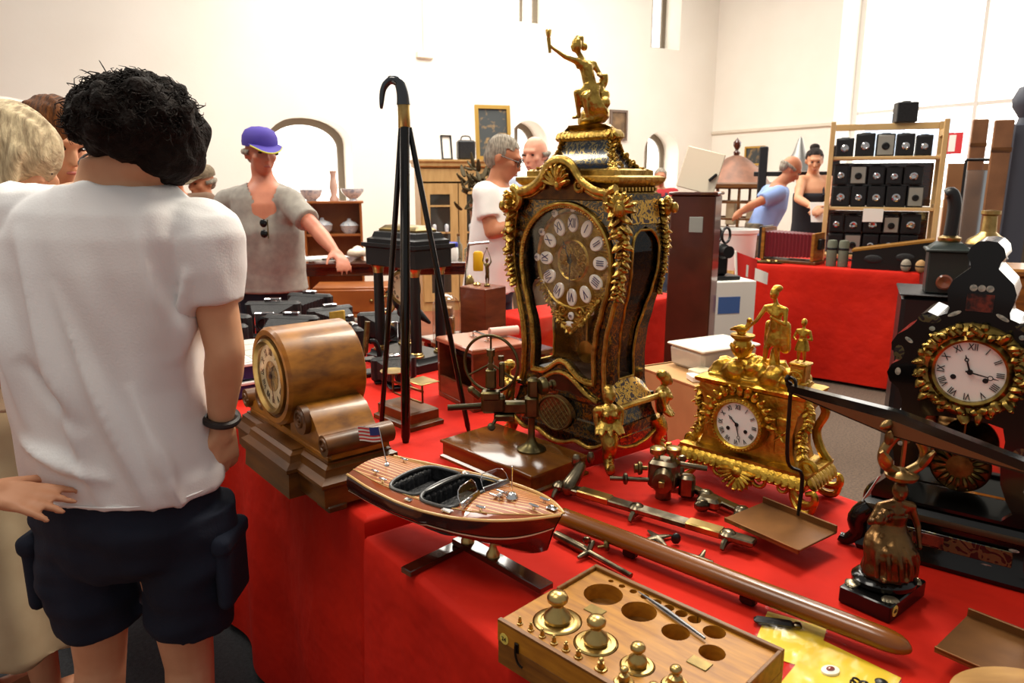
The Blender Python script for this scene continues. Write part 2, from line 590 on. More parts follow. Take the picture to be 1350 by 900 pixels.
# ------------------------------------------------------------------ tables under red cloths
def cloth_table(org, yaw, L, W, zt, label, tlabel, amp=.018, freq=9, seed=0, hem=.03, dv=90, flat=()):
    loc = (org[0], org[1], 0)
    t = thing('trestle_table', loc, yaw, tlabel, 'table')
    MB().box((L / 2, W / 2, zt - .022), (L - .012, W - .012, .028), .003).build('table_top', M_board, t)
    for x in (.16, L - .16):
        for y in (.08, W - .08):
            MB().box((x, y, (zt - .036) / 2 + .007), (.05, .05, zt - .05), .004).build('leg', M_steel, t)
    # cloth: rings going inwards over the top then down the sides
    nL, nW = int(dv * L), int(dv * W)
    per = [(L * i / nL, 0, 0, -1) for i in range(nL)] + [(L, W * i / nW, 1, 0) for i in range(nW)] + \
          [(L - L * i / nL, W, 0, 1) for i in range(nL)] + [(0, W - W * i / nW, -1, 0) for i in range(nW)]
    rings = []
    tot = len(per)
    def ring(ins, z, fold):
        out = []
        for k, (x, y, nx, ny) in enumerate(per):
            s_ = k / dv
            f = 0
            if fold:
                f = fold * (amp * (math.sin(s_ * freq + 2.2 * noise.noise((s_ * 1.3, seed, 0))) * (.5 + .8 * noise.noise((s_ * .8, seed + 5, 0))) + .5)
                            + .012 * noise.noise((s_ * 2.5, z * 3, seed)))
            if (nx, ny) in flat:
                f = -max(-ins, 0)
            qx = min(max(x, ins), L - ins) if ins > 0 else x - nx * ins
            qy = min(max(y, ins), W - ins) if ins > 0 else y - ny * ins
            qx += nx * f
            qy += ny * f
            if ins < 0 or fold:      # round the corners of the hanging cloth
                pass
            out.append((qx, qy, z))
        return out
    rings.append(ring(.015, zt, 0))
    rings.append(ring(.004, zt - .002, 0))
    rings.append(ring(-.001, zt - .008, 0))
    n = 22
    for i in range(1, n + 1):
        q = i / n
        rings.append(ring(-.003 - .012 * q, zt - .008 - (zt - hem - .008) * q, min(1, q * 1.6)))
    mb = MB().loft([[Vector(p) for p in r] for r in rings], cap=False)
    # top sheet with faint wrinkles, never rising above zt
    def top(a, b):
        x, y = .015 + a * (L - .03), .015 + b * (W - .03)
        e = min(a, 1 - a, b, 1 - b)
        d = min(1, e * 14)
        k = abs(noise.noise((x * 3.2, y * 3.2, seed + 2))) * .0035 + abs(noise.noise((x * 9, y * 7, seed))) * .0012
        return (x, y, zt - d * k)
    mb.grid(top, int(L * 60), int(W * 60))
    c = mb.build('tablecloth', M_red, None, loc, yaw, ang=60)
    tag(c, label, 'tablecloth', None)
    return t
YT = R(-52.6)
U = Vector((math.cos(YT), math.sin(YT), 0))
V = Vector((-U.y, U.x, 0))
T2 = Vector((-.297, 1.367, 0))
def tp(a, b, z=TZ):                      # table coordinates: a along the front edge, b into the table
    p = T2 + U * a + V * b
    return Vector((p.x, p.y, z))
cloth_table(T2, YT, 2.1, .955, TZ, 'red cloth hanging over the table that carries the model boat and the gilt clocks', 'folding trestle table beneath the boat and the gilt clocks', seed=1, amp=.026, freq=15, flat=((-1, 0),))
t1o = T2 + U * (-2.512) + V * .03
cloth_table(t1o, YT, 2.448, .955, TZ, 'red cloth hanging over the table that carries the wooden drum clock', 'folding trestle table beneath the wooden drum clock', seed=4, amp=.026, freq=15, flat=((1, 0),))
FA, FB = on(975, 346, .86), on(1212, 360, .86)
FYAW = math.atan2(FB.y - FA.y, FB.x - FA.x)
FL = (FB - FA).length
cloth_table(FA, FYAW, FL, 1.05, .86, 'red cloth on the far table in front of the camera rack', 'table beneath the bellows camera and camera rack', amp=.03, freq=7, seed=8, dv=50)
GA = on(692, 422, .80)
GYAW = R(40)
cloth_table(GA, GYAW, 1.28, .30, .80, 'red cloth on the middle table behind the large ornate clock', 'table behind the large ornate clock', amp=.025, freq=8, seed=11, dv=50)
def fp(a, b, z=.86):                     # far table coordinates
    p = FA + Vector((math.cos(FYAW), math.sin(FYAW), 0)) * a + Vector((-math.sin(FYAW), math.cos(FYAW), 0)) * b
    return Vector((p.x, p.y, z))
def gp(a, b, z=.80):
    p = GA + Vector((math.cos(GYAW), math.sin(GYAW), 0)) * a + Vector((-math.sin(GYAW), math.cos(GYAW), 0)) * b
    return Vector((p.x, p.y, z))
# ================================================================== ornament helpers
M_gilt = mat('gilt_bronze', (206, 170, 84), .30, 1., (134, 102, 44), scale=45, bump=.25, bscale=160, lo=.35, hi=.75)
M_gold = mat('bright_gilding', (224, 180, 74), .36, 1., (160, 118, 36), scale=40, bump=.2, bscale=150, lo=.35, hi=.7)
M_brass = mat('polished_brass', (192, 164, 104), .30, 1., (146, 120, 68), scale=20, lo=.4, hi=.75)
M_dullbrass = mat('aged_brass', (138, 118, 72), .38, 1., (92, 78, 50), scale=30, lo=.35, hi=.7)
M_ebony = mat('black_lacquer', (12, 11, 11), .16, 0, coat=.25, spec=.35)
M_black = mat('black_paint', (18, 18, 19), .35)
M_enamel = mat('white_enamel', (244, 241, 232), .15, coat=.6)
M_boulle = inlay('brass_inlay_on_tortoiseshell', (14, 15, 16), (150, 116, 52), 55, .32, .02, rough=.22)
M_boulleb = inlay('brass_inlay_on_blue_horn', (24, 38, 54), (150, 130, 86), 48, .34, .02, rough=.22)
M_fret = inlay('gilt_fretwork_ground', (60, 30, 12), (228, 178, 76), 62, .8, .03, rough=.3)
M_dialgilt = mat('chased_gilt_dial', (176, 140, 70), .35, 1., (120, 92, 42), scale=60, bump=.6, bscale=90, lo=.4, hi=.65)
M_blue = mat('blue_numeral_enamel', (44, 48, 110), .3)
M_ink = mat('black_dial_ink', (16, 15, 15), .4)
M_glass = glass()

def leaf(mb, p, d, up, L, w, curl=.4, n=6):
    """one fat acanthus leaf from p along d, curling to up"""
    p, d, up = Vector(p), Vector(d).normalized(), Vector(up).normalized()
    pts, rs = [], []
    for i in range(6):
        t = i / 5
        pts.append(p + d * (L * t) + up * (L * curl * t * t))
        rs.append(w * (.45 + 1.0 * math.sin(pi * min(1, t * .8 + .16))) * .72)
    pts.append(pts[-1] + up * L * .10 - d * L * .10)
    rs.append(rs[-1] * .6)
    mb.tube(pts, rs, n + 1, flat=.6)
def foliage(mb, path, w, seed=0, nrm=(0, -1, 0), core=.3, every=.5, size=1.):
    """branch of leaves and buds along a path; nrm is the outward side"""
    rnd = random.Random(seed)
    pts = bez(path, 40)
    k = len(pts)
    mb.tube(pts, [w * core * (.7 + .5 * math.sin(i * .9)) for i in range(k)], 7)
    L = sum((pts[i + 1] - pts[i]).length for i in range(k - 1))
    m = max(3, int(L / (w * every)))
    nrm = Vector(nrm).normalized()
    for i in range(m):
        q = pts[min(k - 2, int(i / m * (k - 1)))]
        d = (pts[min(k - 1, int(i / m * (k - 1)) + 1)] - q).normalized()
        side = d.cross(nrm).normalized()
        for sg in (-1, 1):
            leaf(mb, q, d * rnd.uniform(.3, .9) + side * sg * rnd.uniform(.5, 1.) + nrm * .25, nrm, w * size * rnd.uniform(.6, 1.0), w * .42, rnd.uniform(.1, .6))
        if rnd.random() < .6:
            mb.ell(q + nrm * w * .35 + side * w * rnd.uniform(-.3, .3), w * rnd.uniform(.16, .28), 8)
def scroll(mb, c, r, turns, a0, y, w, sgn=1, M=None, flat=1.):
    sp = spiral(c, r, r * .12, turns, a0, 30, sgn)
    mb.tube([(x, y, z) for x, z in sp], [w * (1 - .55 * i / 30) for i in range(31)], 8, M=M, flat=flat)
    mb.ell((c[0], y, c[1]), r * .22, 10, M=M)
def beads(mb, pts, r, n=6):
    for p in pts:
        mb.ell(p, r, n)
def along(pts, step, closed=False):
    P = [Vector(p) for p in pts] + ([Vector(pts[0])] if closed else [])
    out, carry = [], 0.
    for a, b in zip(P, P[1:]):
        L = (b - a).length
        t = carry
        while t < L:
            out.append(a.lerp(b, t / L))
            t += step
        carry = t - L
    return out
def human(mb, J, s, female=False, face=(0, -1, 0), robe=False):
    """small sculpted figure from joints; s = head height"""
    V_ = {k: Vector(v) for k, v in J.items()}
    h = V_['head']
    f = Vector(face).normalized()
    mb.ell(h, (s * .36, s * .40, s * .5), 14)
    mb.ell(h + f * s * .16 - Vector((0, 0, s * .2)), (s * .24, s * .24, s * .26), 12)
    mb.ell(h + f * s * .42 - Vector((0, 0, s * .06)), s * .08, 8)
    mb.cap(V_['neck'], h - Vector((0, 0, s * .25)), s * .19, s * .17)
    ch, pv = V_['chest'], V_['pelvis']
    mb.cap(V_['neck'] - Vector((0, 0, s * .15)), ch, s * .28, s * .48, 14)
    mb.cap(ch, pv, s * .44, s * .46, 14)
    for q in 'lr':
        sh = V_[q + 'sh']
        mb.cap(V_['neck'] - Vector((0, 0, s * .2)), sh, s * .26, s * .24)
        mb.cap(ch, sh, s * .4, s * .22)
        mb.cap(sh, V_[q + 'el'], s * .21, s * .15)
        mb.cap(V_[q + 'el'], V_[q + 'ha'], s * .155, s * .10)
        mb.ell(V_[q + 'ha'], s * .14, 8)
        mb.cap(pv, V_[q + 'kn'], s * .38, s * .24)
        mb.cap(V_[q + 'kn'], V_[q + 'fo'], s * .23, s * .13)
        mb.cap(V_[q + 'fo'], V_[q + 'fo'] + f * s * .45 - Vector((0, 0, s * .05)), s * .13, s * .10)
        if female:
            mb.ell(ch + f * s * .34 + (sh - ch) * .35, s * .2, 8)
def dial_marks(parent, c, r, size, m, y, arabic=False, parts=None, tilt=True, stroke=.9, name='numeral'):
    """roman hour numerals as lettering, tops outward; c=(x,z)"""
    rom = ['XII', 'I', 'II', 'III', 'IIII', 'V', 'VI', 'VII', 'VIII', 'IX', 'X', 'XI']
    for k in range(12):
        a = pi / 2 - 2 * pi * k / 12
        x, z = c[0] + r * math.cos(a), c[1] + r * math.sin(a)
        M = Matrix.Translation((x, y, z)) @ Matrix.Rotation(pi / 2, 4, 'X') @ Matrix.Rotation(a - pi / 2, 4, 'Z') @ Matrix.Diagonal((stroke, 1, 1, 1))
        txt(name, rom[k], size, m, parent if not parts else parts[k], M)
def hand(mb, c, ang, L, w, y, breguet=True):
    """clock hand from centre c towards clock angle ang (radians, clockwise from 12)"""
    d = Vector((math.sin(ang), 0, math.cos(ang)))
    s = Vector((d.z, 0, -d.x))
    o = Vector((c[0], y, c[1]))
    def bar(a, b, wa, wb):
        vs = [o + d * a + s * wa, o + d * b + s * wb, o + d * b - s * wb, o + d * a - s * wa]
        vs += [v + Vector((0, .0012, 0)) for v in vs]
        mb.add(vs, [(0, 1, 2, 3), (7, 6, 5, 4), (0, 4, 5, 1), (1, 5, 6, 2), (2, 6, 7, 3), (3, 7, 4, 0)])
    if breguet:
        bar(-L * .15, L * .62, w, w * .6)
        cc = o + d * (L * .71)
        mb.torus(cc, L * .085, w * .55, 16, 6, (pi / 2, 0, 0))
        bar(L * .78, L, w * .9, w * .1)
    else:
        bar(-L * .2, L, w, w * .15)
    mb.cyl(o, o + Vector((0, .003, 0)), w * 2.6, n=12)

# ================================================================== the great ornate bracket clock
bc = thing('bracket_clock', (.132, 1.845, TZ), R(-47), 'tall waisted bracket clock of dark inlay with gilt mounts and a torch bearer on top', 'clock')
DEP = .163
HW = [(.10, .168), (.145, .160), (.165, .148), (.20, .139), (.27, .136), (.33, .142), (.39, .158), (.44, .174), (.49, .184), (.54, .186), (.59, .181), (.63, .173), (.67, .166)]
def hw(z):
    if z <= HW[0][0]: return HW[0][1]
    for (a, wa), (b, wb) in zip(HW, HW[1:]):
        if z <= b:
            t = (z - a) / (b - a)
            t = t * t * (3 - 2 * t) * .5 + t * .5
            return wa + (wb - wa) * t
    return HW[-1][1]
zs = [.165 + (.67 - .165) * i / 40 for i in range(41)]
outer = [(-hw(z), z) for z in zs][::-1] + [(hw(z), z) for z in zs]
def inner_pts(d):
    out = []
    n = 44
    cx, cz, rr = 0, .505, .152
    # right side going up, arch over the dial, left side down, humped sill
    for i in range(n):
        z = .205 + (.50 - .205) * i / (n - 1)
        out.append((min(hw(z) - .030, rr), z))
    for i in range(1, 30):
        t = pi * i / 30
        out.append((rr * math.cos(t), cz + (rr - .012) * math.sin(t)))
    for i in range(n):
        z = .50 - (.50 - .205) * i / (n - 1)
        out.append((-min(hw(z) - .030, rr), z))
    for i in range(1, 16):
        t = i / 16
        x = -(hw(.205) - .03) + 2 * (hw(.205) - .03) * t
        out.append((x, .205 + .040 * math.sin(pi * t) ** 2 - .012 * math.sin(2 * pi * t) ** 2))
    if d:
        res = []
        for x, z in out:
            v = Vector((x, z - .42))
            v = v * (1 - d / max(v.length, .03))
            res.append((v.x, v.y + .42))
        return res
    return out
inn = inner_pts(0)
case = MB().holed(outer, [inn], 0, .022)
case.prism(outer, DEP - .012, DEP)
carc = case.build('case', M_boulle, bc)
# curved sides with a keyhole window each
WTOP = .590
def yin(z, front):
    z0, z1, m = .215, WTOP, DEP / 2
    if z < z0 or z > z1:
        return m
    g = .035 + .018 * math.sin(pi * (z - z0) / (z1 - z0)) if True else 0
    wmax = .030 + .022 * max(0, min(1, (z - .30) / .2))
    t = 1.
    if z > z1 - .05:
        t = math.sqrt(max(0, 1 - ((z - (z1 - .05)) / .05) ** 2))
    if z < z0 + .006:
        t = 1
    return m - wmax * t if front else m + wmax * t
for sg in (-1, 1):
    WTOP = .44 if sg < 0 else .590
    mb = MB()
    zz = [.165 + (.67 - .165) * i / 60 for i in range(61)]
    for front in (True, False):
        for off, flip in ((0, False), (-.010, True)):
            vs, fs = [], []
            for z in zz:
                ya, yb = (.0, yin(z, True)) if front else (yin(z, False), DEP)
                for k in range(5):
                    y = ya + (yb - ya) * k / 4
                    vs.append((sg * (hw(z) + off + .004 * math.sin(pi * y / DEP)), y, z))
            for i in range(60):
                for k in range(4):
                    q = (i * 5 + k, i * 5 + k + 1, i * 5 + 6 + k, i * 5 + 5 + k)
                    fs.append(q if (flip != (sg > 0)) else q[::-1])
            mb.add(vs, fs)
    s_ = mb.build('side_panel', M_boulle, bc)
    edge = [(sg * (hw(z) + .003), yin(z, True), z) for z in zz if .215 <= z <= WTOP] + [(sg * (hw(z) + .003), yin(z, False), z) for z in zz[::-1] if .215 <= z <= WTOP]
    e = MB().tube(edge, .0035, 8, True)
    beads(e, along(edge, .007, True), .0034)
    e.build('window_beading', M_gilt, s_)
    MB().grid(lambda a, b: (sg * (hw(.215 + (WTOP - .215) * b) - .006), yin(.215 + (WTOP - .215) * b, True) + (yin(.215 + (WTOP - .215) * b, False) - yin(.215 + (WTOP - .215) * b, True)) * a, .215 + (WTOP - .215) * b), 4, 40).build('side_glass', M_glass, s_)
# door: gilt bezel, glass
bz = MB().tube([(x, -.004, z) for x, z in inn], .0065, 8, True)
beads(bz, along([(x * .965, -.006, .42 + (z - .42) * .965) for x, z in inn], .0075, True), .0032)
bz.build('door_bezel', M_gilt, bc)
MB().prism(inner_pts(.004), -.001, .0015).build('door_glass', M_glass, bc)
# outer brass edging of the front
for seg in (outer[:41], outer[41:]):
    MB().tube([(x, -.002, z) for x, z in seg], .005, 8).build('edge_moulding', M_gilt, bc)
# works behind the dial, standing low interior ledge
MB().box((0, .10, .50), (.17, .09, .17), .004).build('movement_box', mat('dark_stained_wood', (44, 28, 20), .5), bc)
MB().box((0, .086, .186), (.24, .12, .042)).build('inner_floor', MATS['dark_stained_wood'], bc)
pd = MB().cyl((0, .09, .42), (0, .09, .27), .0025, n=8)
pd.lathe([(0, -.004), (.03, -.002), (.03, .002), (0, .004)], 24, M=Matrix.Translation((0, .09, .255)) @ Matrix.Rotation(pi / 2, 4, 'X'))
pd.build('pendulum', M_brass, bc)
# dial
DC = (0, .502)
dl = MB()
plate = [(.128 * math.cos(t), .502 + .134 * math.sin(t)) for t in [pi * i / 24 for i in range(25)]]
plate += [(-.126, .47), (-.114, .43), (-.085, .395), (-.055, .365), (-.028, .335), (0, .322), (.028, .335), (.055, .365), (.085, .395), (.114, .43), (.126, .47)]
dl.prism(plate, .030, .038)
dial = dl.build('dial', M_dialgilt, bc)
rel = MB()
rel.lathe([(.046, 0), (.05, .004), (.054, 0)], 48, M=Matrix.Translation((0, .030, .502)) @ Matrix.Rotation(pi / 2, 4, 'X'))
rel.lathe([(.118, 0), (.122, .005), (.126, 0)], 64, M=Matrix.Translation((0, .030, .502)) @ Matrix.Rotation(pi / 2, 4, 'X'))
rnd = random.Random(3)
for i in range(26):
    a = 2 * pi * i / 26
    r_ = .022 + .016 * (i % 2)
    scroll(rel, (r_ * math.cos(a), .502 + r_ * math.sin(a)), .009, 1.2, a, .029, .0022, 1 if i % 2 else -1)
for sg in (-1, 1):
    foliage(rel, [(sg * .112, .028, .44), (sg * .075, .026, .395), (sg * .04, .026, .352), (0, .026, .322)], .014, seed=5 + sg)
    scroll(rel, (sg * .03, .372), .016, 1.5, 0, .027, .004, sg)
rel.ell((0, .026, .328), (.014, .008, .016), 10)
rel.build('dial_relief', M_gilt, dial)
plq, small = [], []
for k in range(12):
    a = pi / 2 - 2 * pi * k / 12
    ca_, sa_ = math.cos(a), math.sin(a)
    x, z = .092 * ca_, .502 + .094 * sa_
    M = Matrix.Translation((x, .028, z)) @ Matrix.Rotation(pi / 2, 4, 'X') @ Matrix.Rotation(a - pi / 2, 4, 'Z')
    mb = MB().lathe([(1, -.003), (1, 0), (.9, .0022), (0, .003)], 20, M=M @ Matrix.Diagonal((.0172, .0232, 1, 1)))
    p = mb.build('numeral_plaque', M_enamel, dial)
    plq.append(p)
dial_marks(dial, (0, .503), .0925, .034, M_blue, .0243, parts=plq, stroke=.62)
for k in range(12):
    a = pi / 2 - 2 * pi * k / 12
    rr_ = .134 if k not in (5, 6, 7) else .142
    x, z = rr_ * .93 * math.cos(a), .502 + rr_ * math.sin(a)
    if k in (0,):
        z -= .003
    M = Matrix.Translation((x, .026, z)) @ Matrix.Rotation(pi / 2, 4, 'X') @ Matrix.Rotation((a - pi / 2) if abs(math.cos(a)) < .9 else 0, 4, 'Z')
    p = MB().lathe([(1, -.003), (1, 0), (0, .0025)], 16, M=M @ Matrix.Diagonal((.0095, .0105, 1, 1))).build('minute_plaque', M_enamel, dial)
    txt('numeral', str(5 * k if k else 60), .011, M_blue, p, Matrix.Translation((x, .0225, z)) @ Matrix.Rotation(pi / 2, 4, 'X'))
p = MB().lathe([(1, -.003), (1, 0), (0, .0025)], 18, M=Matrix.Translation((0, .021, .338)) @ Matrix.Rotation(pi / 2, 4, 'X') @ Matrix.Diagonal((.017, .009, 1, 1))).build('signature_plaque', M_enamel, dial)
hb = MB()
hand(hb, (0, .502), R(182), .085, .0022, .0195, False)
hand(hb, (0, .502), R(-25), .055, .003, .0165, True)
hb.build('hands', M_ink, dial)
for sx in (-.026, .026):
    MB().cyl((sx, .028, .462), (sx, .033, .462), .0045, n=12).build('winding_hole', M_ink, dial)

# base: bombe block, curved apron with lattice cartouche
bs = MB()
prof = [(0.012, .062), (.018, .075), (.012, .10), (.004, .125), (.0, .148), (.006, .155), (.006, .166)]
bs.mould(prof, .315, DEP + .005, (0, DEP / 2, 0))
base = bs.build('base', M_boulle, bc)
ap = [(-.168, .11), (-.168, .070), (-.12, .046), (-.07, .052), (-.035, .040), (0, .034), (.035, .040), (.07, .052), (.12, .046), (.168, .070), (.168, .11)]
ap = ap[:1] + [tuple(p) for p in bez([(x, z, 0) for x, z in ap[1:-1]], 40)] + ap[-1:]
ap = [(p[0], p[1]) for p in ap]
MB().prism(ap, -.024, -.006).build('apron', M_boulle, bc)
MB().tube([(x, -.026, z) for x, z in ap[1:-1]], .0055, 8).build('apron_edge', M_gilt, bc)
aps = [(y_ * DEP / .185, z_) for y_, z_ in ((-.005, .105), (-.005, .065), (.04, .048), (.092, .042), (.145, .048), (.19, .065), (.19, .105))]
for sg in (-1, 1):
    Ms = Matrix.Translation((sg * .169, 0, 0)) @ Matrix.Rotation(pi / 2, 4, 'Z')
    MB().prism(aps, -.006, .006, M=Ms).build('apron', M_boulle, bc)
    MB().tube([(sg * .176, x, z) for x, z in aps[1:-1]], .005, 8).build('apron_edge', M_gilt, bc)
car = MB()
cart = [(.052 * math.cos(t) * (1 + .12 * math.cos(2 * t)), .112 + .045 * math.sin(t)) for t in [2 * pi * i / 36 for i in range(36)]]
car.prism(cart, -.030, -.012)
cc = car.build('lattice_cartouche', mat('dark_lattice', (46, 22, 14), .3, 0, (90, 60, 26), scale=160, kind='voronoi', lo=.2, hi=.45, coat=.5), bc)
rim = MB().tube([(x, -.031, z) for x, z in cart], .003, 8, True)
for i in range(-4, 5):
    for sg in (-1, 1):
        a, b = Vector((i * .018 - sg * .05, -.0305, .112 - .05)), Vector((i * .018 + sg * .05, -.0305, .112 + .05))
        seg = [a.lerp(b, t / 20) for t in range(21)]
        seg = [q for q in seg if ((q.x / .05) ** 2 + ((q.z - .112) / .042) ** 2) < 1]
        if len(seg) > 2:
            rim.tube(seg, .0007, 4)
rim.build('lattice', M_dullbrass, cc)
hump = [(-.125 + .25 * i / 30, .164 + .052 * math.sin(pi * i / 30) ** 2) for i in range(31)]
MB().prism([(-.125, .150)] + hump + [(.125, .150)], -.006, .010).build('sill_panel', mat('red_shell', (70, 26, 14), .2, 0, (30, 14, 10), scale=30, coat=.6), bc)
MB().tube([(x, -.006, z) for x, z in hump], .006, 8).build('sill_moulding', M_gilt, bc)
# sloping gilt fret panel on each side of the base
for sg in (-1, 1):
    MB().grid(lambda a, b: (sg * (.178 - .036 * b), .013 + .137 * a, .158 + .058 * b * (1 - .4 * (2 * a - 1) ** 2)), 12, 6).build('fret_panel', M_fret, bc)
    MB().box((sg * .182, DEP / 2, .158), (.016, DEP + .01, .014), .004).build('side_moulding', M_gilt, bc)
# scroll feet and corner busts
for sx in (-1, 1):
    for sy, y0 in ((-1, -.012), (1, DEP + .012)):
        ft = MB()
        x0 = sx * .168
        ft.tube(bez([(x0, y0, .095), (x0 + sx * .012, y0 + sy * .010, .065), (x0 + sx * .004, y0 + sy * .004, .035), (x0 + sx * .016, y0 + sy * .014, .012), (x0 + sx * .030, y0 + sy * .024, .012), (x0 + sx * .030, y0 + sy * .024, .026)], 20), [.024, .023, .022, .021, .020, .018, .017, .016, .015, .014, .013, .013, .012, .012, .011, .011, .010, .010, .009, .008, .007], 10)
        for k in range(5):
            leaf(ft, (x0, y0, .085 - k * .012), (sx * .6, sy * .5, -.8), (sx, sy, 0), .026, .010, .4)
        ft.build('foot', M_gilt, bc)
        bu = MB()
        b0 = Vector((sx * .166, y0 + sy * .006, .10))
        o = Vector((sx, sy * .8, 0)).normalized()
        bu.ell(b0 + o * .022 + Vector((0, 0, .098)), (.015, .016, .020), 12)
        bu.ell(b0 + o * .034 + Vector((0, 0, .092)), (.007, .007, .011), 8)
        bu.ell(b0 + o * .037 + Vector((0, 0, .097)), .003, 6)
        bu.ell(b0 + o * .012 + Vector((0, 0, .108)), (.017, .017, .015), 12)
        bu.cap(b0 + o * .016 + Vector((0, 0, .083)), b0 + o * .014 + Vector((0, 0, .066)), .007, .010)
        t_ = Vector((-o.y, o.x, 0))
        bu.cap(b0 + o * .012 + t_ * .024 + Vector((0, 0, .060)), b0 + o * .012 - t_ * .024 + Vector((0, 0, .060)), .012, .012)
        bu.cap(b0 + o * .016 + Vector((0, 0, .056)), b0 + o * .012 + Vector((0, 0, .018)), .023, .015)
        for q in (-1, 1):
            bu.ell(b0 + o * .034 + t_ * q * .010 + Vector((0, 0, .052)), .009, 8)
            bu.cap(b0 + o * .012 + t_ * q * .030 + Vector((0, 0, .058)), b0 + o * .020 + t_ * q * .030 + Vector((0, 0, .028)), .009, .006)
        for k in range(9):
            a = k * .7
            leaf(bu, b0 + o * (.014 + .008 * math.cos(a)) + t_ * .018 * math.sin(a) + Vector((0, 0, .034)), Vector((0, 0, -1)) + o * .5 + t_ * math.sin(a) * .6, o, .034, .010, .3)
        bm_ = bu.blob(.0022, 2)
        link('corner_bust', bm_, M_gilt, bc)
# cornice, frieze, crest
co = MB()
co.mould([(.002, .655), (.010, .664), (.010, .672), (.004, .676), (.004, .684), (.016, .692), (.022, .700), (.022, .708), (.012, .712)], .30, DEP - .03, (0, DEP / 2, 0))
co.build('cornice', M_gilt, bc)
dme = MB().box((0, 0, 0), (.010, .008, .009)).mesh('dentil')
for i in range(11):
    for sg in (-1, 1):
        link('dentil', dme, M_gilt, bc, (sg * .158, .016 + .131 * i / 10, .680))
for sg in (-1, 1):
    MB().grid(lambda a, b: (sg * (hw(.60 + .055 * b) + .008), .027 + .109 * a, .60 + .055 * b), 6, 6).build('frieze_panel', M_fret, bc)
cr = MB()
bow = bez([(-.172, -.012, .640), (-.150, -.014, .668), (-.105, -.016, .678), (-.065, -.018, .700), (-.035, -.020, .736), (0, -.022, .748), (.035, -.020, .736), (.065, -.018, .700), (.105, -.016, .678), (.150, -.014, .668), (.172, -.012, .640)], 60)
cr.tube(bow, [.0125 + .003 * math.sin(i * .1) for i in range(61)], 10)
cr.tube([p + Vector((0, .004, -.014)) for p in bow], .005, 8)
for sg in (-1, 1):
    scroll(cr, (sg * .172, .652), .030, 1.6, pi / 2, -.018, .011, sg)
    scroll(cr, (sg * .060, .690), .017, 1.4, 0, -.020, .006, -sg)
for k in range(9):
    a = pi * (k + .5) / 9
    leaf(cr, (0, -.022, .690), (math.cos(a), -.15, math.sin(a)), (0, -1, .2), .044, .013, .25)
cr.ell((0, -.026, .690), (.014, .012, .014), 10)
cr.build('crest', M_gilt, bc)
pk = [(p.x, p.z) for p in bow]
MB().prism([(-.150, .655)] + [(x * .93, z - .006) for x, z in pk[4:-4]] + [(.150, .655)], -.012, .012).build('pediment', mat('crest_ground', (96, 60, 20), .35, .6, (60, 34, 12), scale=40), bc)
# leafy corner mounts down the shoulders
for sx in (-1, 1):
    for fy, nr in ((-.010, (sx * .6, -.8, 0)), (DEP - .006, (sx * .95, .3, 0))):
        mb = MB()
        pth = [(sx * (hw(z) + .004), fy, z) for z in (.655, .62, .58, .54, .50, .46, .425)]
        ws = 1. if fy < 0 else .62
        foliage(mb, pth[:4], .034 * ws, seed=int(20 + sx * 3 + fy * 100), nrm=nr, every=.5)
        foliage(mb, pth[3:], .024 * ws, seed=int(30 + sx * 3 + fy * 100), nrm=nr, every=.5)
        c0_ = Vector((sx * (hw(.63) + .006), fy, .640)) + Vector(nr) * .010
        mb.ell(c0_, (.020 * ws, .020 * ws, .026), 12)
        mb.ell(c0_ + Vector(nr) * .018 + Vector((0, 0, -.004)), (.010, .010, .014), 10)
        for k_ in range(7):
            a_ = pi * (k_ - .5) / 6
            sd_ = Vector((0, 0, 1)).cross(Vector(nr)).normalized()
            leaf(mb, c0_, sd_ * math.cos(a_) + Vector((0, 0, math.sin(a_))), nr, .034 * ws, .014 * ws, .3)
        mb.build('corner_mount', M_gilt, bc)
    mb = MB()
    mb.tube([(sx * (hw(z) + .004), -.006, z) for z in [.42 - .25 * i / 14 for i in range(15)]], .006, 8)
    mb.build('edge_mount', M_gilt, bc)
# pagoda roof
rf = MB()
prof = [(0.0, .712), (.0, .722), (-.012, .726), (-.030, .742), (-.046, .765), (-.054, .790), (-.054, .798)]
rf.mould(prof, .272, DEP - .035, (0, DEP / 2, 0))
roof = rf.build('roof', M_boulleb, bc, ang=30)
rt = MB().mould([(.004, .708), (.010, .712), (.010, .724), (.0, .728)], .272, DEP - .035, (0, DEP / 2, 0))
rt.build('roof_moulding', M_gilt, bc)
for sx in (-1, 1):
    for sy in (-1, 1):
        rc = MB()
        pth = [(sx * (.136 + o), DEP / 2 + sy * ((DEP - .035) / 2 + o), z) for o, z in prof[1:]]
        foliage(rc, pth, .016, seed=int(40 + sx + 3 * sy), nrm=(sx, sy, .3), every=.5)
        rc.build('roof_corner_mount', M_gilt, bc)
for sx in (-1, 1):
    mb = MB()
    for k in range(3):
        for s2 in (-1, 1):
            scroll(mb, (0, 0), .012 - .002 * k, 1.4, 0, 0, .0028, s2, M=Matrix.Translation((sx * (.118 - .016 * k), DEP / 2 + s2 * (.022 - .004 * k), .738 + .019 * k)) @ Matrix.Rotation(sx * R(28), 4, 'Y') @ Matrix.Rotation(pi / 2, 4, 'Z'))
    mb.build('roof_scrollwork', M_gilt, bc)
rk = MB()
W0, D0 = .272 - .108, DEP - .035 - .108
rk.mould([(.008, .797), (.012, .803), (.010, .812), (-.004, .824), (-.022, .833), (-.03, .835)], W0, D0, (0, DEP / 2, 0))
cap_ = rk.build('roof_cap', M_gilt, bc)
lf = MB()
for i in range(14):
    x = -W0 / 2 + W0 * (i + .5) / 14
    leaf(lf, (x, DEP / 2 - D0 / 2 - .006, .818), (0, -.5, -1), (0, -1, 0), .018, .010, .3)
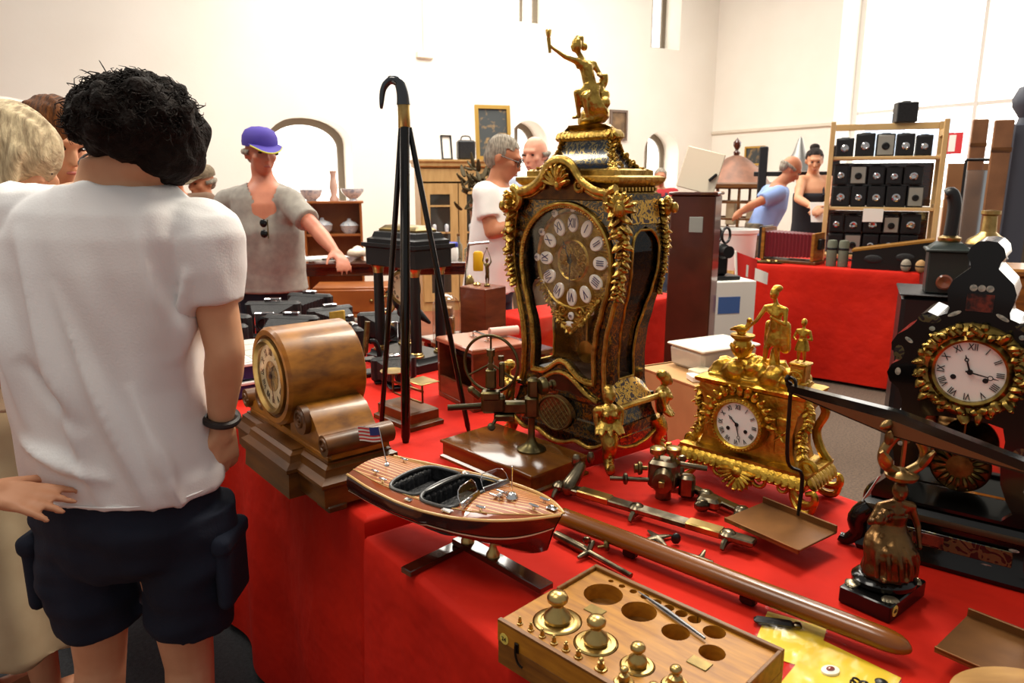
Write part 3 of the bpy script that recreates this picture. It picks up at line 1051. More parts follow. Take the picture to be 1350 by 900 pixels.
for i in range(6):
    y = DEP / 2 - D0 / 2 + D0 * (i + .5) / 6
    for sg in (-1, 1):
        leaf(lf, (sg * (W0 / 2 + .006), y, .818), (sg * .5, 0, -1), (sg, 0, 0), .018, .010, .3)
lf.build('cap_leaves', M_gilt, cap_)
# torch bearer seated on a rock; axes of this child are those of the hall
fg = MB()
def fpx(px, py, dy=0.):                   # 0.00192 m per pixel at this distance, measured from the roof cap's middle
    return ((px - 766) * .00194, dy, (166 - py) * .00190)
Jt = dict(head=fpx(748, 68, -.006), neck=fpx(755, 84), chest=fpx(761, 96), pelvis=fpx(768, 124), lsh=fpx(748, 88, -.012), lel=fpx(733, 84, -.028), lha=fpx(714, 72, -.036),
          rsh=fpx(771, 90, .012), rel=fpx(780, 104, .012), rha=fpx(775, 104, -.014), lkn=fpx(748, 128, -.036), lfo=fpx(752, 156, -.020), rkn=fpx(757, 133, -.040), rfo=fpx(763, 160, -.030))
human(fg, Jt, .0365, True, (-.9, -.4, -.1))
for px, py, dy, r_ in ((772, 140, .012, .024), (778, 152, .006, .026), (768, 156, .010, .026), (784, 128, .014, .016), (775, 120, .016, .018), (764, 160, .02, .022), (784, 138, .0, .016)):
    fg.ell(fpx(px, py, dy), (r_ * 1.12, r_ * 1.1, r_ * .95), 10)
for k in range(5):                                         # drapery
    fg.tube(bez([fpx(760 + k * 4, 116, -.018 + k * .004), fpx(752 + k * 6, 132, -.034 + k * .004), fpx(760 + k * 6, 146, -.022), fpx(772 + k * 4, 152, -.014)], 10), .005, 6)
fg.tube(bez([fpx(786, 100, .02), fpx(784, 112, .024), fpx(778, 124, .02)], 8), [.006, .009, .011, .012, .012, .011, .010, .009, .007], 8)
fg.ell(fpx(751, 60, .002), (.014, .014, .010), 10)
fg.ell(fpx(758, 69, .008), .010, 8)
tb = fg.blob(.0026, 3)
fig = link('torch_bearer', tb, M_gilt, bc, (0, DEP / 2, .8345), R(47))
tr = MB().cyl(fpx(714, 80, -.036), fpx(712, 62, -.038), .0035, .005, 10)
for k in range(6):
    leaf(tr, fpx(712, 63, -.038), (math.cos(k) * .28, math.sin(k) * .28, 1), (math.cos(k), math.sin(k), 0), .020, .006, .02)
tr.build('torch', M_gilt, fig)
# ================================================================== wooden drum mantel clock
M_oakL = wood('honey_walnut', (172, 112, 30), (108, 64, 14), rough=.34, coat=.15, scale=5, stretch=(1.2, 3.5, 9))
M_oakD = wood('brown_walnut', (116, 70, 20), (68, 38, 10), rough=.40, coat=.08, scale=5, stretch=(1.2, 3.5, 9))
wc = thing('mantel_clock', (-.553, 1.676, TZ), R(-50.7), 'honey walnut mantel clock with a drum case and scrolled brackets', 'clock')
WD = .165
bprof = [(.016, .012), (.016, .055), (.024, .060), (.024, .068), (.010, .078), (.006, .088), (.006, .094), (-.004, .100), (-.004, .104)]
MB().mould(bprof, .49, WD, (0, WD / 2, 0)).build('plinth', M_oakD, wc, ang=30)
MB().mould([(.020, .0)] + [(o, z + .001) for o, z in bprof[1:]], .235, WD + .05, (0, WD / 2, 0)).build('breakfront_block', M_oakD, wc, ang=30)
for sx in (-1, 1):
    for y in (.012, WD - .012):
        MB().box((sx * .235, y, .0075), (.06, .045, .015), .003).build('foot', M_oakD, wc)
MB().mould([(.0, .104), (.0, .112), (-.006, .118)], .46, WD - .02, (0, WD / 2, 0)).build('upper_plinth', M_oakL, wc, ang=30)
for sg in (-1, 1):
    pr = [(.03, .112), (.03, .20), (.10, .206), (.125, .203), (.148, .192), (.166, .174), (.180, .156), (.196, .142), (.216, .136), (.246, .136), (.246, .112)]
    br = MB().prism([(sg * x, z) for x, z in pr], .012, WD - .012).build('bracket', M_oakL, wc, ang=25)
    MB().cyl((sg * .232, .000, .142), (sg * .232, WD, .142), .024, n=28).build('roll', M_oakD, br)
    v = MB()
    v.cyl((sg * .118, -.002, .172), (sg * .118, .014, .172), .034, n=28)
    scroll(v, (sg * .118, .172), .026, 1.8, 0, -.002, .005, sg)
    v.build('volute', M_oakD, br)
    v = MB()
    scroll(v, (sg * .232, .142), .018, 1.5, 0, -.0005, .004, sg)
    v.build('volute', M_oakD, br)
dz, dr = .252, .116
Mx = Matrix.Translation((0, 0, dz)) @ Matrix.Rotation(pi / 2, 4, 'X')
drum = MB().lathe([(0, .0), (.098, .0), (.098, .018), (.110, .018), (.116, .010), (.116, -.170), (.112, -.174), (0, -.174)], 64, M=Mx).build('drum', M_oakL, wc, ang=30)
MB().lathe([(.082, .002), (.098, .014), (.103, .018), (.106, .012), (.106, .0)], 64, M=Mx).build('drum_face', M_oakD, drum)
MB().lathe([(.076, .010), (.076, .018), (.084, .026), (.090, .022), (.090, .010)], 64, M=Mx).build('bezel', M_brass, drum)
M_cream = mat('cream_dial', (222, 210, 178), .35, 0, (206, 190, 150), scale=14)
face = MB().lathe([(.078, .0), (.078, .012), (0, .0125)], 64, M=Mx).build('dial', M_cream, drum)
MB().lathe([(.036, .012), (.036, .0136), (0, .0138)], 40, M=Mx).build('dial_centre', M_dialgilt, face)
for k in range(12):
    a = pi / 2 - 2 * pi * k / 12
    Mk = Matrix.Translation((.057 * math.cos(a), -.0132, dz + .057 * math.sin(a))) @ Matrix.Rotation(pi / 2, 4, 'X') @ Matrix.Rotation(a - pi / 2, 4, 'Z')
    txt('numeral', ['XII', 'I', 'II', 'III', 'IIII', 'V', 'VI', 'VII', 'VIII', 'IX', 'X', 'XI'][k], .024, M_ink, face, Mk @ Matrix.Diagonal((.7, 1, 1, 1)))
hb = MB(); hand(hb, (0, dz), R(170), .058, .0018, -.0165, False); hand(hb, (0, dz), R(40), .04, .0024, -.0185, True)
hb.build('hands', M_ink, face)
MB().lathe([(.077, .021), (.05, .0245), (0, .026)], 48, M=Mx).build('dial_glass', M_glass, drum)

# ================================================================== model motor boat on its stand
def stripes(name, ca, cb, axis, freq, duty, rough=.4, coat=.08):
    m = bpy.data.materials.new(name)
    MATS[name] = m
    m.use_nodes = True
    N, L = m.node_tree.nodes, m.node_tree.links
    b = N['Principled BSDF']
    tc = N.new('ShaderNodeTexCoord'); sp = N.new('ShaderNodeSeparateXYZ')
    L.new(tc.outputs['Object'], sp.inputs[0])
    mu = N.new('ShaderNodeMath'); mu.operation = 'MULTIPLY'; mu.inputs[1].default_value = freq
    L.new(sp.outputs[axis], mu.inputs[0])
    fr = N.new('ShaderNodeMath'); fr.operation = 'FRACT'
    L.new(mu.outputs[0], fr.inputs[0])
    lt = N.new('ShaderNodeMath'); lt.operation = 'LESS_THAN'; lt.inputs[1].default_value = duty
    L.new(fr.outputs[0], lt.inputs[0])
    ns = N.new('ShaderNodeTexNoise'); ns.inputs['Scale'].default_value = 30
    mp = N.new('ShaderNodeMapping'); mp.inputs['Scale'].default_value = (.3, 3, 3)
    L.new(tc.outputs['Object'], mp.inputs[0]); L.new(mp.outputs[0], ns.inputs[0])
    mx0 = N.new('ShaderNodeMix'); mx0.data_type = 'RGBA'
    mx0.inputs[6].default_value = (*lin(ca), 1)
    mx0.inputs[7].default_value = (*lin(tuple(x * .7 for x in ca)), 1)
    L.new(ns.outputs['Fac'], mx0.inputs[0])
    mx = N.new('ShaderNodeMix'); mx.data_type = 'RGBA'
    L.new(lt.outputs[0], mx.inputs[0])
    L.new(mx0.outputs[2], mx.inputs[6])
    mx.inputs[7].default_value = (*lin(cb), 1)
    L.new(mx.outputs[2], b.inputs['Base Color'])
    b.inputs['Roughness'].default_value = rough
    b.inputs['Coat Weight'].default_value = coat
    return m
M_deck = stripes('pinstriped_mahogany_deck', (176, 92, 34), (236, 196, 130), 1, 105, .16)
M_hull = wood('varnished_mahogany', (84, 34, 16), (48, 18, 10), rough=.12, coat=1., scale=4, stretch=(1, 6, 14))
M_bott = mat('red_brown_hull_paint', (112, 22, 14), .2, coat=.8)
M_cover = wood('mahogany_covering_board', (150, 70, 24), (112, 48, 16), rough=.12, coat=1., scale=6, stretch=(1, 6, 6))
M_pad = mat('black_upholstery', (26, 27, 29), .45, 0, (40, 41, 44), scale=60, bump=.4, bscale=120)
M_chrome = mat('chrome', (220, 220, 222), .08, 1.)
BL = .475
bt = thing('model_boat', (-.292, 1.437, TZ), R(-37.5), 'varnished mahogany model motor boat with striped deck and two cockpits', 'model boat')
def hb_(t):
    pts = [(0, .062), (.15, .078), (.35, .092), (.5, .096), (.65, .090), (.78, .073), (.88, .050), (.95, .026), (1, .003)]
    for (a, va), (b, vb) in zip(pts, pts[1:]):
        if t <= b:
            return va + (vb - va) * (t - a) / (b - a)
    return .003
def smooth_hb(t):
    return (hb_(max(0, t - .04)) + hb_(t) * 2 + hb_(min(1, t + .04))) / 4 if t < .97 else hb_(t)
def sheer(t): return .116 + .008 * (1 - t) ** 2 + .036 * t ** 2.2
def keel(t): return .050 + .026 * max(0, (t - .72) / .28) ** 2.4
def stem(t, f): return BL * t - (.030 * f * max(0, (t - .6) / .4) ** 2)     # raked bow
NT = 48
ts = [i / NT for i in range(NT + 1)]
def sect(t, f):
    """hull point at height fraction f: 0 deck edge .. 1 keel"""
    b, zt, zk = smooth_hb(t), sheer(t), keel(t)
    ch = zk + .030 + .01 * t
    if f < .6:
        q = f / .6
        tum = 1 + (.10 * math.sin(pi * q) if t < .5 else .0) - q * (.10 + .16 * t)
        return b * tum, zt + (ch - zt) * q
    q = (f - .6) / .4
    return b * (.90 - .16 * t) * (1 - q), ch + (zk - ch) * q
def strip(f0, f1, n, out=0.):
    mb = MB()
    for sg in (-1, 1):
        mb.grid(lambda a, c: (lambda y, z, t, f: (stem(t, f), sg * (y + out), z))(*sect(a, f0 + (f1 - f0) * c), a, f0 + (f1 - f0) * c), NT, n)
    return mb
hull = strip(0, .60, 8)
tr = [sect(0, i / 10) for i in range(11)]
hull.add([(0, y, z) for y, z in tr] + [(0, -y, z) for y, z in tr[::-1]], [tuple(range(22))])
hull_o = hull.build('topsides', M_hull, bt, ang=50)
strip(.46, .50, 1, .0016).build('waterline_stripe', mat('cream_paint', (236, 222, 190), .3), bt)
strip(.50, 1., 8, .0012).build('bottom', M_bott, bt, ang=50)
rail = MB()
for sg in (-1, 1):
    rail.tube([(stem(t, 0), sg * (smooth_hb(t) + .001), sheer(t)) for t in ts], .0026, 6)
rail.build('rub_rail', mat('pale_maple', (220, 178, 110), .2, coat=.8), bt)
cocks = [(.33, .047, .066), (.520, .050, .074)]                # centre t, half length (m), half width (m)
def inside(x, y, grow=0.):
    for c, hl, hw_ in cocks:
        u_, v_ = (x - c * BL) / (hl + grow), y / (hw_ + grow)
        if u_ ** 4 + v_ ** 4 < 1:
            return True
    return False
def deckz(t, y):
    b = max(smooth_hb(t), .004)
    return sheer(t) + .012 * (1 - min(1, abs(y) / b) ** 2) * min(1, b / .05)
dk, cvb = MB(), MB()
nu, nv = 150, 56
vs, fs, f2 = [], [], []
for j in range(nv + 1):
    for i in range(nu + 1):
        t = i / nu
        y = smooth_hb(t) * (2 * j / nv - 1)
        vs.append((stem(t, 0), y, deckz(t, y)))
for j in range(nv):
    for i in range(nu):
        q = [j * (nu + 1) + i, j * (nu + 1) + i + 1, (j + 1) * (nu + 1) + i + 1, (j + 1) * (nu + 1) + i]
        c = sum((Vector(vs[k]) for k in q), Vector()) / 4
        if inside(c.x, c.y):
            continue
        (f2 if j < 7 or j >= nv - 7 else fs).append(tuple(q))
dk.add(vs, fs)
cvb.add(vs, f2)
deck = dk.build('deck', M_deck, bt, ang=60)
for sg, sel in ((-1, [f for f in f2 if vs[f[0]][1] < 0]), (1, [f for f in f2 if vs[f[0]][1] >= 0])):
    MB().add(vs, sel).build('covering_board', M_cover, bt, ang=60)
    MB().tube([(stem(t, 0), sg * smooth_hb(t) * .75, deckz(t, smooth_hb(t) * .75) + .0006) for t in ts], .0011, 5).build('maple_line', MATS['pale_maple'], bt)
for c, hl, hw_ in cocks:
    se = [(c * BL + hl * math.copysign(abs(math.cos(a)) ** .5, math.cos(a)), hw_ * math.copysign(abs(math.sin(a)) ** .5, math.sin(a))) for a in [2 * pi * i / 56 for i in range(56)]]
    rim_ = [Vector((x, y, deckz(x / BL, y) + .0012)) for x, y in se]
    ck = MB().loft([rim_, [Vector((p.x, p.y, .080)) for p in rim_]], cap=False)
    ck.add([(p.x, p.y, .081) for p in rim_], [tuple(range(56))])
    cko = ck.build('cockpit', M_pad, bt)
    MB().tube(rim_, .0036, 8, True).build('coaming', mat('grey_coaming', (70, 70, 70), .3, .4), cko)
    st = MB().box((c * BL - hl * .45, 0, .094), (hl * .7, hw_ * 1.7, .022), .006)
    st.build('seat', M_pad, cko)
    sb = MB()
    for k in range(9):
        sb.cap((c * BL - hl * .86, -hw_ * .78 + k * hw_ * .195, .098), (c * BL - hl * .90, -hw_ * .78 + k * hw_ * .195, .122), .0075, .0075, 8)
    link('backrest', sb.blob(.002, 2), M_pad, cko)
# windscreen: two raked panes on a chrome sill
for sg in (-1, 1):
    Mw = Matrix.Translation((BL * .640, sg * .037, deckz(.64, .037) + .001)) @ Matrix.Rotation(sg * R(-10), 4, 'Z') @ Matrix.Rotation(R(-24), 4, 'Y')
    sill = MB().box((0, 0, .004), (.006, .064, .009), .001, M=Mw).build('windscreen_sill', M_chrome, bt)
    pts = [(-.031, .008), (.031, .008), (.030, .020), (.024, .029), (.012, .033), (-.024, .033), (-.031, .024)]
    MB().add([(0, sg * a, b) for a, b in pts] , [tuple(range(7))], Mw).build('windscreen_pane', glass('windscreen_glass', (235, 240, 238), .5), sill)
    MB().tube([Mw @ Vector((0, sg * a, b)) for a, b in pts], .0009, 6, True).build('windscreen_frame', M_chrome, sill)
def dfit(t, y, dz=0.):
    return Vector((BL * t, y, deckz(t, y) + dz))
lamp = MB()
lamp.lathe([(.010, 0), (.011, .004), (.008, .010), (.005, .013), (0, .014)], 16, c=dfit(.775, .0))
lamp.cyl(dfit(.775, 0, .012), dfit(.775, 0, .060), .0012, n=8)
lamp.ell(dfit(.775, 0, .061), .002, 8)
lamp.build('mast_light', M_chrome, bt)
hn = MB()
for yy in (-.010, .010):
    p = dfit(.715, yy, .006)
    hn.tube([p + Vector((-.014, 0, 0)), p + Vector((.006, 0, 0)), p + Vector((.014, 0, 0))], [.002, .0025, .0065], 10)
    hn.cyl(dfit(.71, yy), p, .002, n=8)
hn.box(dfit(.71, 0, .003), (.006, .024, .005), .001)
hn.build('twin_horn', M_chrome, bt)
for t, y in ((.90, .016), (.90, -.016), (.72, -.055), (.12, .04), (.12, -.04), (.20, -.055)):
    cl = MB().cyl(dfit(t, y), dfit(t, y, .006), .003, n=8)
    cl.cap(dfit(t - .018, y, .007), dfit(t + .018, y, .007), .0022, .0022, 8)
    cl.build('cleat', M_chrome, bt)
bp_ = MB().box(dfit(.955, 0, .003), (.020, .012, .004), .0015).ell(dfit(.955, 0, .005), .004, 8)
bp_.build('bow_plate', M_chrome, bt)
for sg in (-1, 1):
    MB().box((BL * .60, sg * smooth_hb(.60) * .86, deckz(.6, smooth_hb(.6) * .86) + .0015), (.022, .012, .003), .001).build('step_plate', M_chrome, bt)
    MB().box((BL * .40, sg * smooth_hb(.40) * .86, deckz(.4, smooth_hb(.4) * .86) + .0015), (.016, .010, .003), .001).build('step_plate', M_chrome, bt)
pole = MB().cyl(dfit(.10, 0), dfit(.10, 0) + Vector((-.020, .0, .078)), .0013, n=8).lathe([(.006, 0), (.005, .004), (.002, .006)], 12, c=dfit(.10, 0))
pole_o = pole.build('flag_staff', M_chrome, bt)
M_flag = stripes('flag_stripes', (238, 234, 226), (190, 34, 36), 2, 140, .5, .6, 0)
f0 = dfit(.10, 0) + Vector((-.020, 0, .078))
fx = Vector((-.79, -.61, 0))
flag = MB().grid(lambda a, b: tuple(f0 + fx * (.044 * a) + Vector((.005 * b, 0, -.030 * b)) + Vector((.61, -.79, 0)) * (.004 * math.sin(a * 5))), 12, 8).build('flag', M_flag, pole_o)
can = MB().grid(lambda a, b: tuple(f0 + fx * (.019 * a) + Vector((.61, -.79, 0)) * (.0008 + .004 * math.sin(a * .43 * 5)) + Vector((.005 * b * .54, 0, -.0165 * b))), 6, 4).build('flag_canton', mat('flag_blue', (36, 44, 110), .6), pole_o)
# stand: keel bar and cross bar with brass supports
inv = Matrix.Rotation(R(37.5), 4, 'Z')
def bl(x, y, z=0.):
    v = inv @ (Vector((x, y, 0)) - Vector((-.292, 1.437, 0)))
    return Vector((v.x, v.y, z))
def plank(a, b, w_, h_, z):
    d = (b - a)
    Mp = Matrix.Translation((a + b) / 2 + Vector((0, 0, z))) @ Matrix.Rotation(math.atan2(d.y, d.x), 4, 'Z')
    return MB().box((0, 0, 0), (d.length, w_, h_), .0015, M=Mp)
plank(bl(-.193, 1.215), bl(-.045, 1.375), .028, .012, .006).build('stand_bar', M_hull, bt)
plank(bl(-.105, 1.318), bl(.060, 1.140), .032, .012, .0185).build('stand_bar', M_hull, bt)
for q in ((-.035, 1.243), (-.085, 1.297)):
    p = bl(*q)
    MB().lathe([(.013, .024), (.013, .028), (.008, .036), (.005, .050), (.004, .066)], 16, c=(p.x, p.y, 0)).build('brass_support', M_brass, bt)

# ================================================================== plinth with the wheel cutting engine
M_plinth = wood('polished_mahogany', (132, 80, 28), (86, 48, 16), rough=.16, coat=.3, scale=3, stretch=(2, 7, 7))
pc = Vector((.0, 1.742, TZ))
pln = thing('wooden_plinth', pc, R(-47), 'low polished mahogany plinth under the brass wheel engine', 'plinth')
MB().mould([(.006, 0), (.006, .006), (0, .010), (0, .040), (.005, .042), (.005, .048), (.0, .050)], .325, .185, (0, 0, 0)).build('body', M_plinth, pln, ang=30)
M_eng = mat('greenish_bronze', (116, 104, 68), .36, 1., (74, 68, 48), scale=25, lo=.35, hi=.7)
eng = thing('wheel_engine', (.048, 1.722, TZ + .05), 0., 'small bronze wheel cutting engine with a large ring wheel and turned column', 'instrument')
def ex(px, py, dy=0.):
    return Vector(((px - 700) * .00191, dy, (597 - py) * .00196))
MB().lathe([(.036, 0), (.036, .004), (.030, .008), (.018, .014), (.012, .022), (.0085, .034), (.0085, .10), (.013, .108), (.0135, .118)], 28).build('column_foot', M_eng, eng)
cl = MB().box(ex(700, 540) , (.034, .034, .055), .006).box(ex(702, 516), (.028, .03, .05), .006).box(ex(676, 541), (.075, .026, .030), .005)
cl.build('column_head', M_eng, eng)
kn = MB().lathe([(.004, -.012), (.018, -.010), (.022, -.004), (.022, .004), (.018, .008), (.008, .011), (.008, .020), (.012, .022), (.012, .03), (0, .031)], 24, M=Matrix.Translation(ex(714, 512, -.012)) @ Matrix.Rotation(pi / 2, 4, 'Y') @ Matrix.Rotation(R(-25), 4, 'X'))
kn.build('knurled_knob', M_eng, eng)
sl = MB().box(ex(651, 536), (.058, .042, .042), .006).box(ex(648, 524, -.01), (.046, .03, .022), .004).box(ex(665, 552, -.012), (.05, .024, .016), .003)
sl.build('slide_rest', M_eng, eng)
hd = MB().box(ex(662, 500, .005), (.014, .018, .062), .003).box(ex(648, 505, .005), (.026, .022, .05), .004).cyl(ex(648, 476, .005), ex(648, 468, .005), .010, n=14).cyl(ex(661, 481, .005), ex(661, 476, .005), .007, n=12).cyl(ex(648, 492, .005), ex(648, 476, .005), .006, n=12)
hd.build('spindle_head', M_eng, eng)
hw2 = MB().torus(ex(648, 488, .022), .070, .0038, 48, 10, (pi / 2, 0, R(-20)))
for k in range(3):
    a = R(90 + 120 * k)
    c0 = ex(648, 488, .022)
    q = Matrix.Rotation(R(-20), 4, 'Z') @ Vector((.070 * math.cos(a), 0, .070 * math.sin(a)))
    hw2.cyl(c0, c0 + q, .0028, n=6)
hw2.cyl(ex(648, 488, .030), ex(648, 488, -.004), .008, n=14)
hw2.build('ring_wheel', M_eng, eng)
MB().cyl(ex(593, 541, -.006), ex(636, 539, -.002), .0075, n=14).build('handle_bar', mat('dark_bronze', (70, 64, 46), .4, 1.), eng)
MB().cyl(ex(650, 560, -.03), ex(658, 548, -.01), .004, n=10).lathe([(.009, 0), (.010, .004), (.009, .010), (.003, .012)], 14, M=Matrix.Translation(ex(649, 562, -.034)) @ Matrix.Rotation(R(50), 4, 'X')).build('thumb_screw', MATS['dark_bronze'], eng)
MB().cyl(ex(624, 520, .0), ex(634, 528, .0), .009, n=14).ell(ex(623, 519, 0), .010, 10).build('ball_knob', M_eng, eng)

# ================================================================== box of brass weights
M_wbox = wood('yellow_oak', (188, 128, 32), (150, 94, 18), rough=.48, coat=.05, scale=8, stretch=(2, 12, 12))
M_wbd = wood('yellow_oak_edge', (140, 90, 24), (100, 60, 14), rough=.48, coat=.05, scale=8, stretch=(2, 12, 12))
WBY = R(-44.5)
wb = thing('weight_box', (-.021, .968, TZ), WBY, 'oak weight box lying open with a drilled inner block', 'box')
WL, WB_, WLD, WHH = .330, .121, .110, .068
bigs = [(.062, .062, .0345), (.135, .060, .0300), (.205, .060, .0225), (.262, .062, .0175)]
smalls = [(.028 + .022 * k, .018, .0045 + .0003 * k) for k in range(6)] + [(.175, .020, .0085), (.212, .020, .0130), (.258, .018, .0150)]
def circ(cx, cz, r, n=28):
    return [(cx + r * math.cos(2 * pi * i / n), cz + r * math.sin(2 * pi * i / n)) for i in range(n)]
Mflat = Matrix(((1, 0, 0, 0), (0, 0, 1, 0), (0, 1, 0, 0), (0, 0, 0, 1)))    # x,z outline -> x,y ; depth y -> z
bd = MB().holed([(0, 0), (WL, 0), (WL, WB_), (0, WB_)], [circ(x, y, r * 1.06) for x, y, r in bigs + smalls], WHH - .03, WHH, M=Mflat)
body = bd.build('block', M_wbox, wb, ang=30)
MB().box((WL / 2, WB_ / 2, (WHH - .03) / 2), (WL, WB_, WHH - .03), .001).build('case', M_wbd, wb)
for nm, c, d in (('rail', (WL / 2, .0035, WHH + .002), (WL, .007, .004)),):
    MB().box(c, d).build('front_lip', M_wbd, wb)
lid = MB().box((WL / 2, WB_ + .0015 + WLD / 2, .018), (WL, WLD, .036), .001).build('lid', M_wbd, wb)
lh = [(.060, .052, .031), (.128, .052, .027), (.196, .046, .0205), (.258, .040, .0185)]
ls = [(.045 + .022 * k, .092, .0045 + .0008 * k) for k in range(8)] + [(.236, .085, .0165)]
MB().holed([(.006, .004), (WL - .006, .004), (WL - .006, WLD - .008), (.006, WLD - .008)], [circ(x, y, r) for x, y, r in lh + ls], .036, WHH - .006, M=Matrix.Translation((0, WB_ + .0015, 0)) @ Mflat).build('drilled_block', M_wbox, lid, ang=30)
for c, d in (((WL / 2, WB_ + .0015 + WLD - .004, .052), (WL, .008, .033)), ((.003, WB_ + .0015 + WLD / 2, .052), (.006, WLD - .016, .033)), ((WL - .003, WB_ + .0015 + WLD / 2, .052), (.006, WLD - .016, .033))):
    MB().box(c, d, .001).build('lid_wall', M_wbd, lid)
for x in (.085, .262):
    h = MB().box((x, WB_ + .001, WHH + .0005), (.030, .020, .0022), .0008).build('hinge', M_dullbrass, wb)
hk = MB().box((.040, -.0015, .044), (.008, .003, .016), .001).tube(bez([(.040, -.004, .050), (.041, -.005, .036), (.046, -.005, .024), (.054, -.004, .020)], 10), .0018, 6)
hk.build('hook_latch', mat('dark_iron', (40, 34, 28), .45, .8), wb)
stk = MB().lathe([(.0085, 0), (.0085, .0006), (0, .0007)], 20, M=Matrix.Translation((.014, -.0005, .046)) @ Matrix.Rotation(pi / 2, 4, 'X')).build('price_sticker', mat('yellow_sticker', (226, 206, 96), .5), wb)
txt('lettering', '24', .009, M_ink, stk, Matrix.Translation((.014, -.0018, .046)) @ Matrix.Rotation(pi / 2, 4, 'X'))
def weight(x, y, r, lab, grp=None):
    p = Vector((-.021, .968, TZ)) + Matrix.Rotation(WBY, 3, 'Z') @ Vector((x, y, WHH - .0285))
    t = thing('brass_weight', p, WBY, lab, 'weight', grp)
    k = r / .0345
    MB().lathe([(0, 0), (r, 0), (r, .0285), (r * .93, .0305), (r * .72, .031), (r * .70, .0295), (r * .52, .0300), (r * .50, .032)], 36).build('weight_body', M_brass, t)
    MB().lathe([(r * .55, .0305), (r * .60, .034 + .002 * k), (r * .52, .038 + .004 * k), (r * .27, .036 + .014 * k), (r * .24, .036 + .018 * k), (r * .30, .036 + .021 * k), (r * .44, .036 + .026 * k), (r * .46, .036 + .031 * k), (r * .36, .036 + .037 * k), (r * .15, .036 + .040 * k), (0, .036 + .0405 * k)], 28).build('knob', M_brass, t)
for q, lab in zip(bigs, ('largest brass weight with a mushroom knob in the oak box', 'second largest brass knob weight in the oak box', 'third largest brass knob weight in the oak box', 'brass knob weight at the end of the oak box beside the hinge')):
    weight(*q, lab)
for q, sz_ in zip(smalls[:6], ('smallest', 'second smallest', 'third smallest', 'fourth smallest', 'second largest', 'largest')):
    weight(*q, sz_ + ' of six tiny brass weights in a row above the hook latch', 'tiny brass weights in the oak box')
for q, lab in zip(smalls[6:], ('smallest of three mid-sized brass weights beside the row of tiny ones', 'middle of three mid-sized brass weights beside the row of tiny ones', 'largest of three mid-sized brass weights beside the row of tiny ones')):
    weight(*q, lab)
tw = thing('tweezers', (0, 0, 0), 0, 'slim steel tweezers lying across the drilled lid', 'tweezers')
w0 = Vector((-.021, .968, TZ))
def wl_(x, y, z): return w0 + Matrix.Rotation(WBY, 3, 'Z') @ Vector((x, y, z))
a_, b_ = wl_(.098, .215, WHH), wl_(.238, .178, WHH + .004)
a_.z, b_.z = TZ + WHH - .003, TZ + WHH - .002
tw.location = a_
MB().tube([Vector(), (b_ - a_) * .45, (b_ - a_)], [.0006, .0028, .0018], 8, flat=.5).build('arm', M_steel, tw)
MB().tube([Vector((0, 0, .0006)), (b_ - a_) * .45 + Vector((0, 0, .004)), (b_ - a_) + Vector((0, 0, .002))], [.0006, .0028, .0018], 8, flat=.5).build('arm', M_steel, tw)

# ================================================================== long wooden bar
M_bar = wood('dark_polished_beech', (134, 74, 12), (74, 40, 6), rough=.25, coat=.25, scale=4, stretch=(1, 9, 9))
A, B = Vector((.098, 1.397, TZ)), Vector((.585, .955, TZ))
ln = (B - A).length
lb = thing('wooden_bar', A, math.atan2(B.y - A.y, B.x - A.x), 'long rounded polished wooden bar tapering to a blunt tip', 'wooden bar')
rings = []
for t in [0, .002, .01] + [i / 20 for i in range(1, 17)] + [.84, .88, .91, .94, .96, .975, .988, .996, 1.0]:
    r_ = .0205 * (1 if t < .92 else math.sqrt(max(.03, 1 - ((t - .92) / .08) ** 3)))
    if t < .008: r_ *= .86
    rings.append([Vector((ln * t, r_ * 1.05 * math.cos(a) , .027 + r_ * math.sin(a) * (.55 if math.sin(a) < 0 else 1.))) for a in [2 * pi * k / 20 for k in range(20)]])
MB().loft(rings).build('shaft', M_bar, lb)
for t in (.26, .62):
    MB().box((ln * t, 0, .009), (.028, .018, .018), .004).build('foot', M_black, lb)
# ================================================================== gilt figure clock
gc = thing('figure_clock', (.525, 1.575, TZ), R(-44), 'bright gilt mantel clock with a standing man, child and urn on its rocky top', 'clock')
gb = MB()
GD = .105
outl = [(-.118, .092), (-.108, .118), (-.104, .16), (-.112, .205), (-.124, .222), (-.124, .240), (-.110, .246), (.110, .246), (.124, .240), (.124, .222), (.112, .205), (.104, .16), (.108, .118), (.118, .092)]
gb.prism(outl, .008, GD)
gb.build('case', M_gold, gc, ang=30)
for sg in (-1, 1):      # flat front panels beside the dial with a small drop ornament
    pn = MB().box((sg * .082, .005, .155), (.030, .008, .085), .003).build('front_panel', M_gold, gc)
    om = MB()
    for k in range(4):
        leaf(om, (sg * .082, .0, .158), (math.cos(k * pi / 2 + .8), -.2, math.sin(k * pi / 2 + .8)), (0, -1, 0), .016, .006, .3)
    om.ell((sg * .082, -.002, .158), .006, 8)
    om.build('rosette', M_gold, pn)
    sc = MB()       # scrolled side consoles
    sc.tube(bez([(sg * .118, .03, .24), (sg * .132, .028, .20), (sg * .118, .025, .155), (sg * .126, .02, .115), (sg * .15, .015, .085)], 20), [.011] * 21, 8)
    foliage(sc, [(sg * .120, .022, .235), (sg * .130, .02, .195), (sg * .118, .018, .155), (sg * .128, .012, .115)], .018, seed=60 + sg, nrm=(sg * .5, -.8, 0), every=.55)
    scroll(sc, (sg * .140, .095), .020, 1.4, 0, .010, .006, sg)
    sc.build('side_console', M_gold, gc)
    bk = MB().tube(bez([(sg * .118, GD - .01, .24), (sg * .134, GD, .20), (sg * .118, GD, .155), (sg * .130, GD, .115), (sg * .150, GD + .005, .085)], 20), [.010] * 21, 8)
    bk.build('side_console', M_gold, gc)
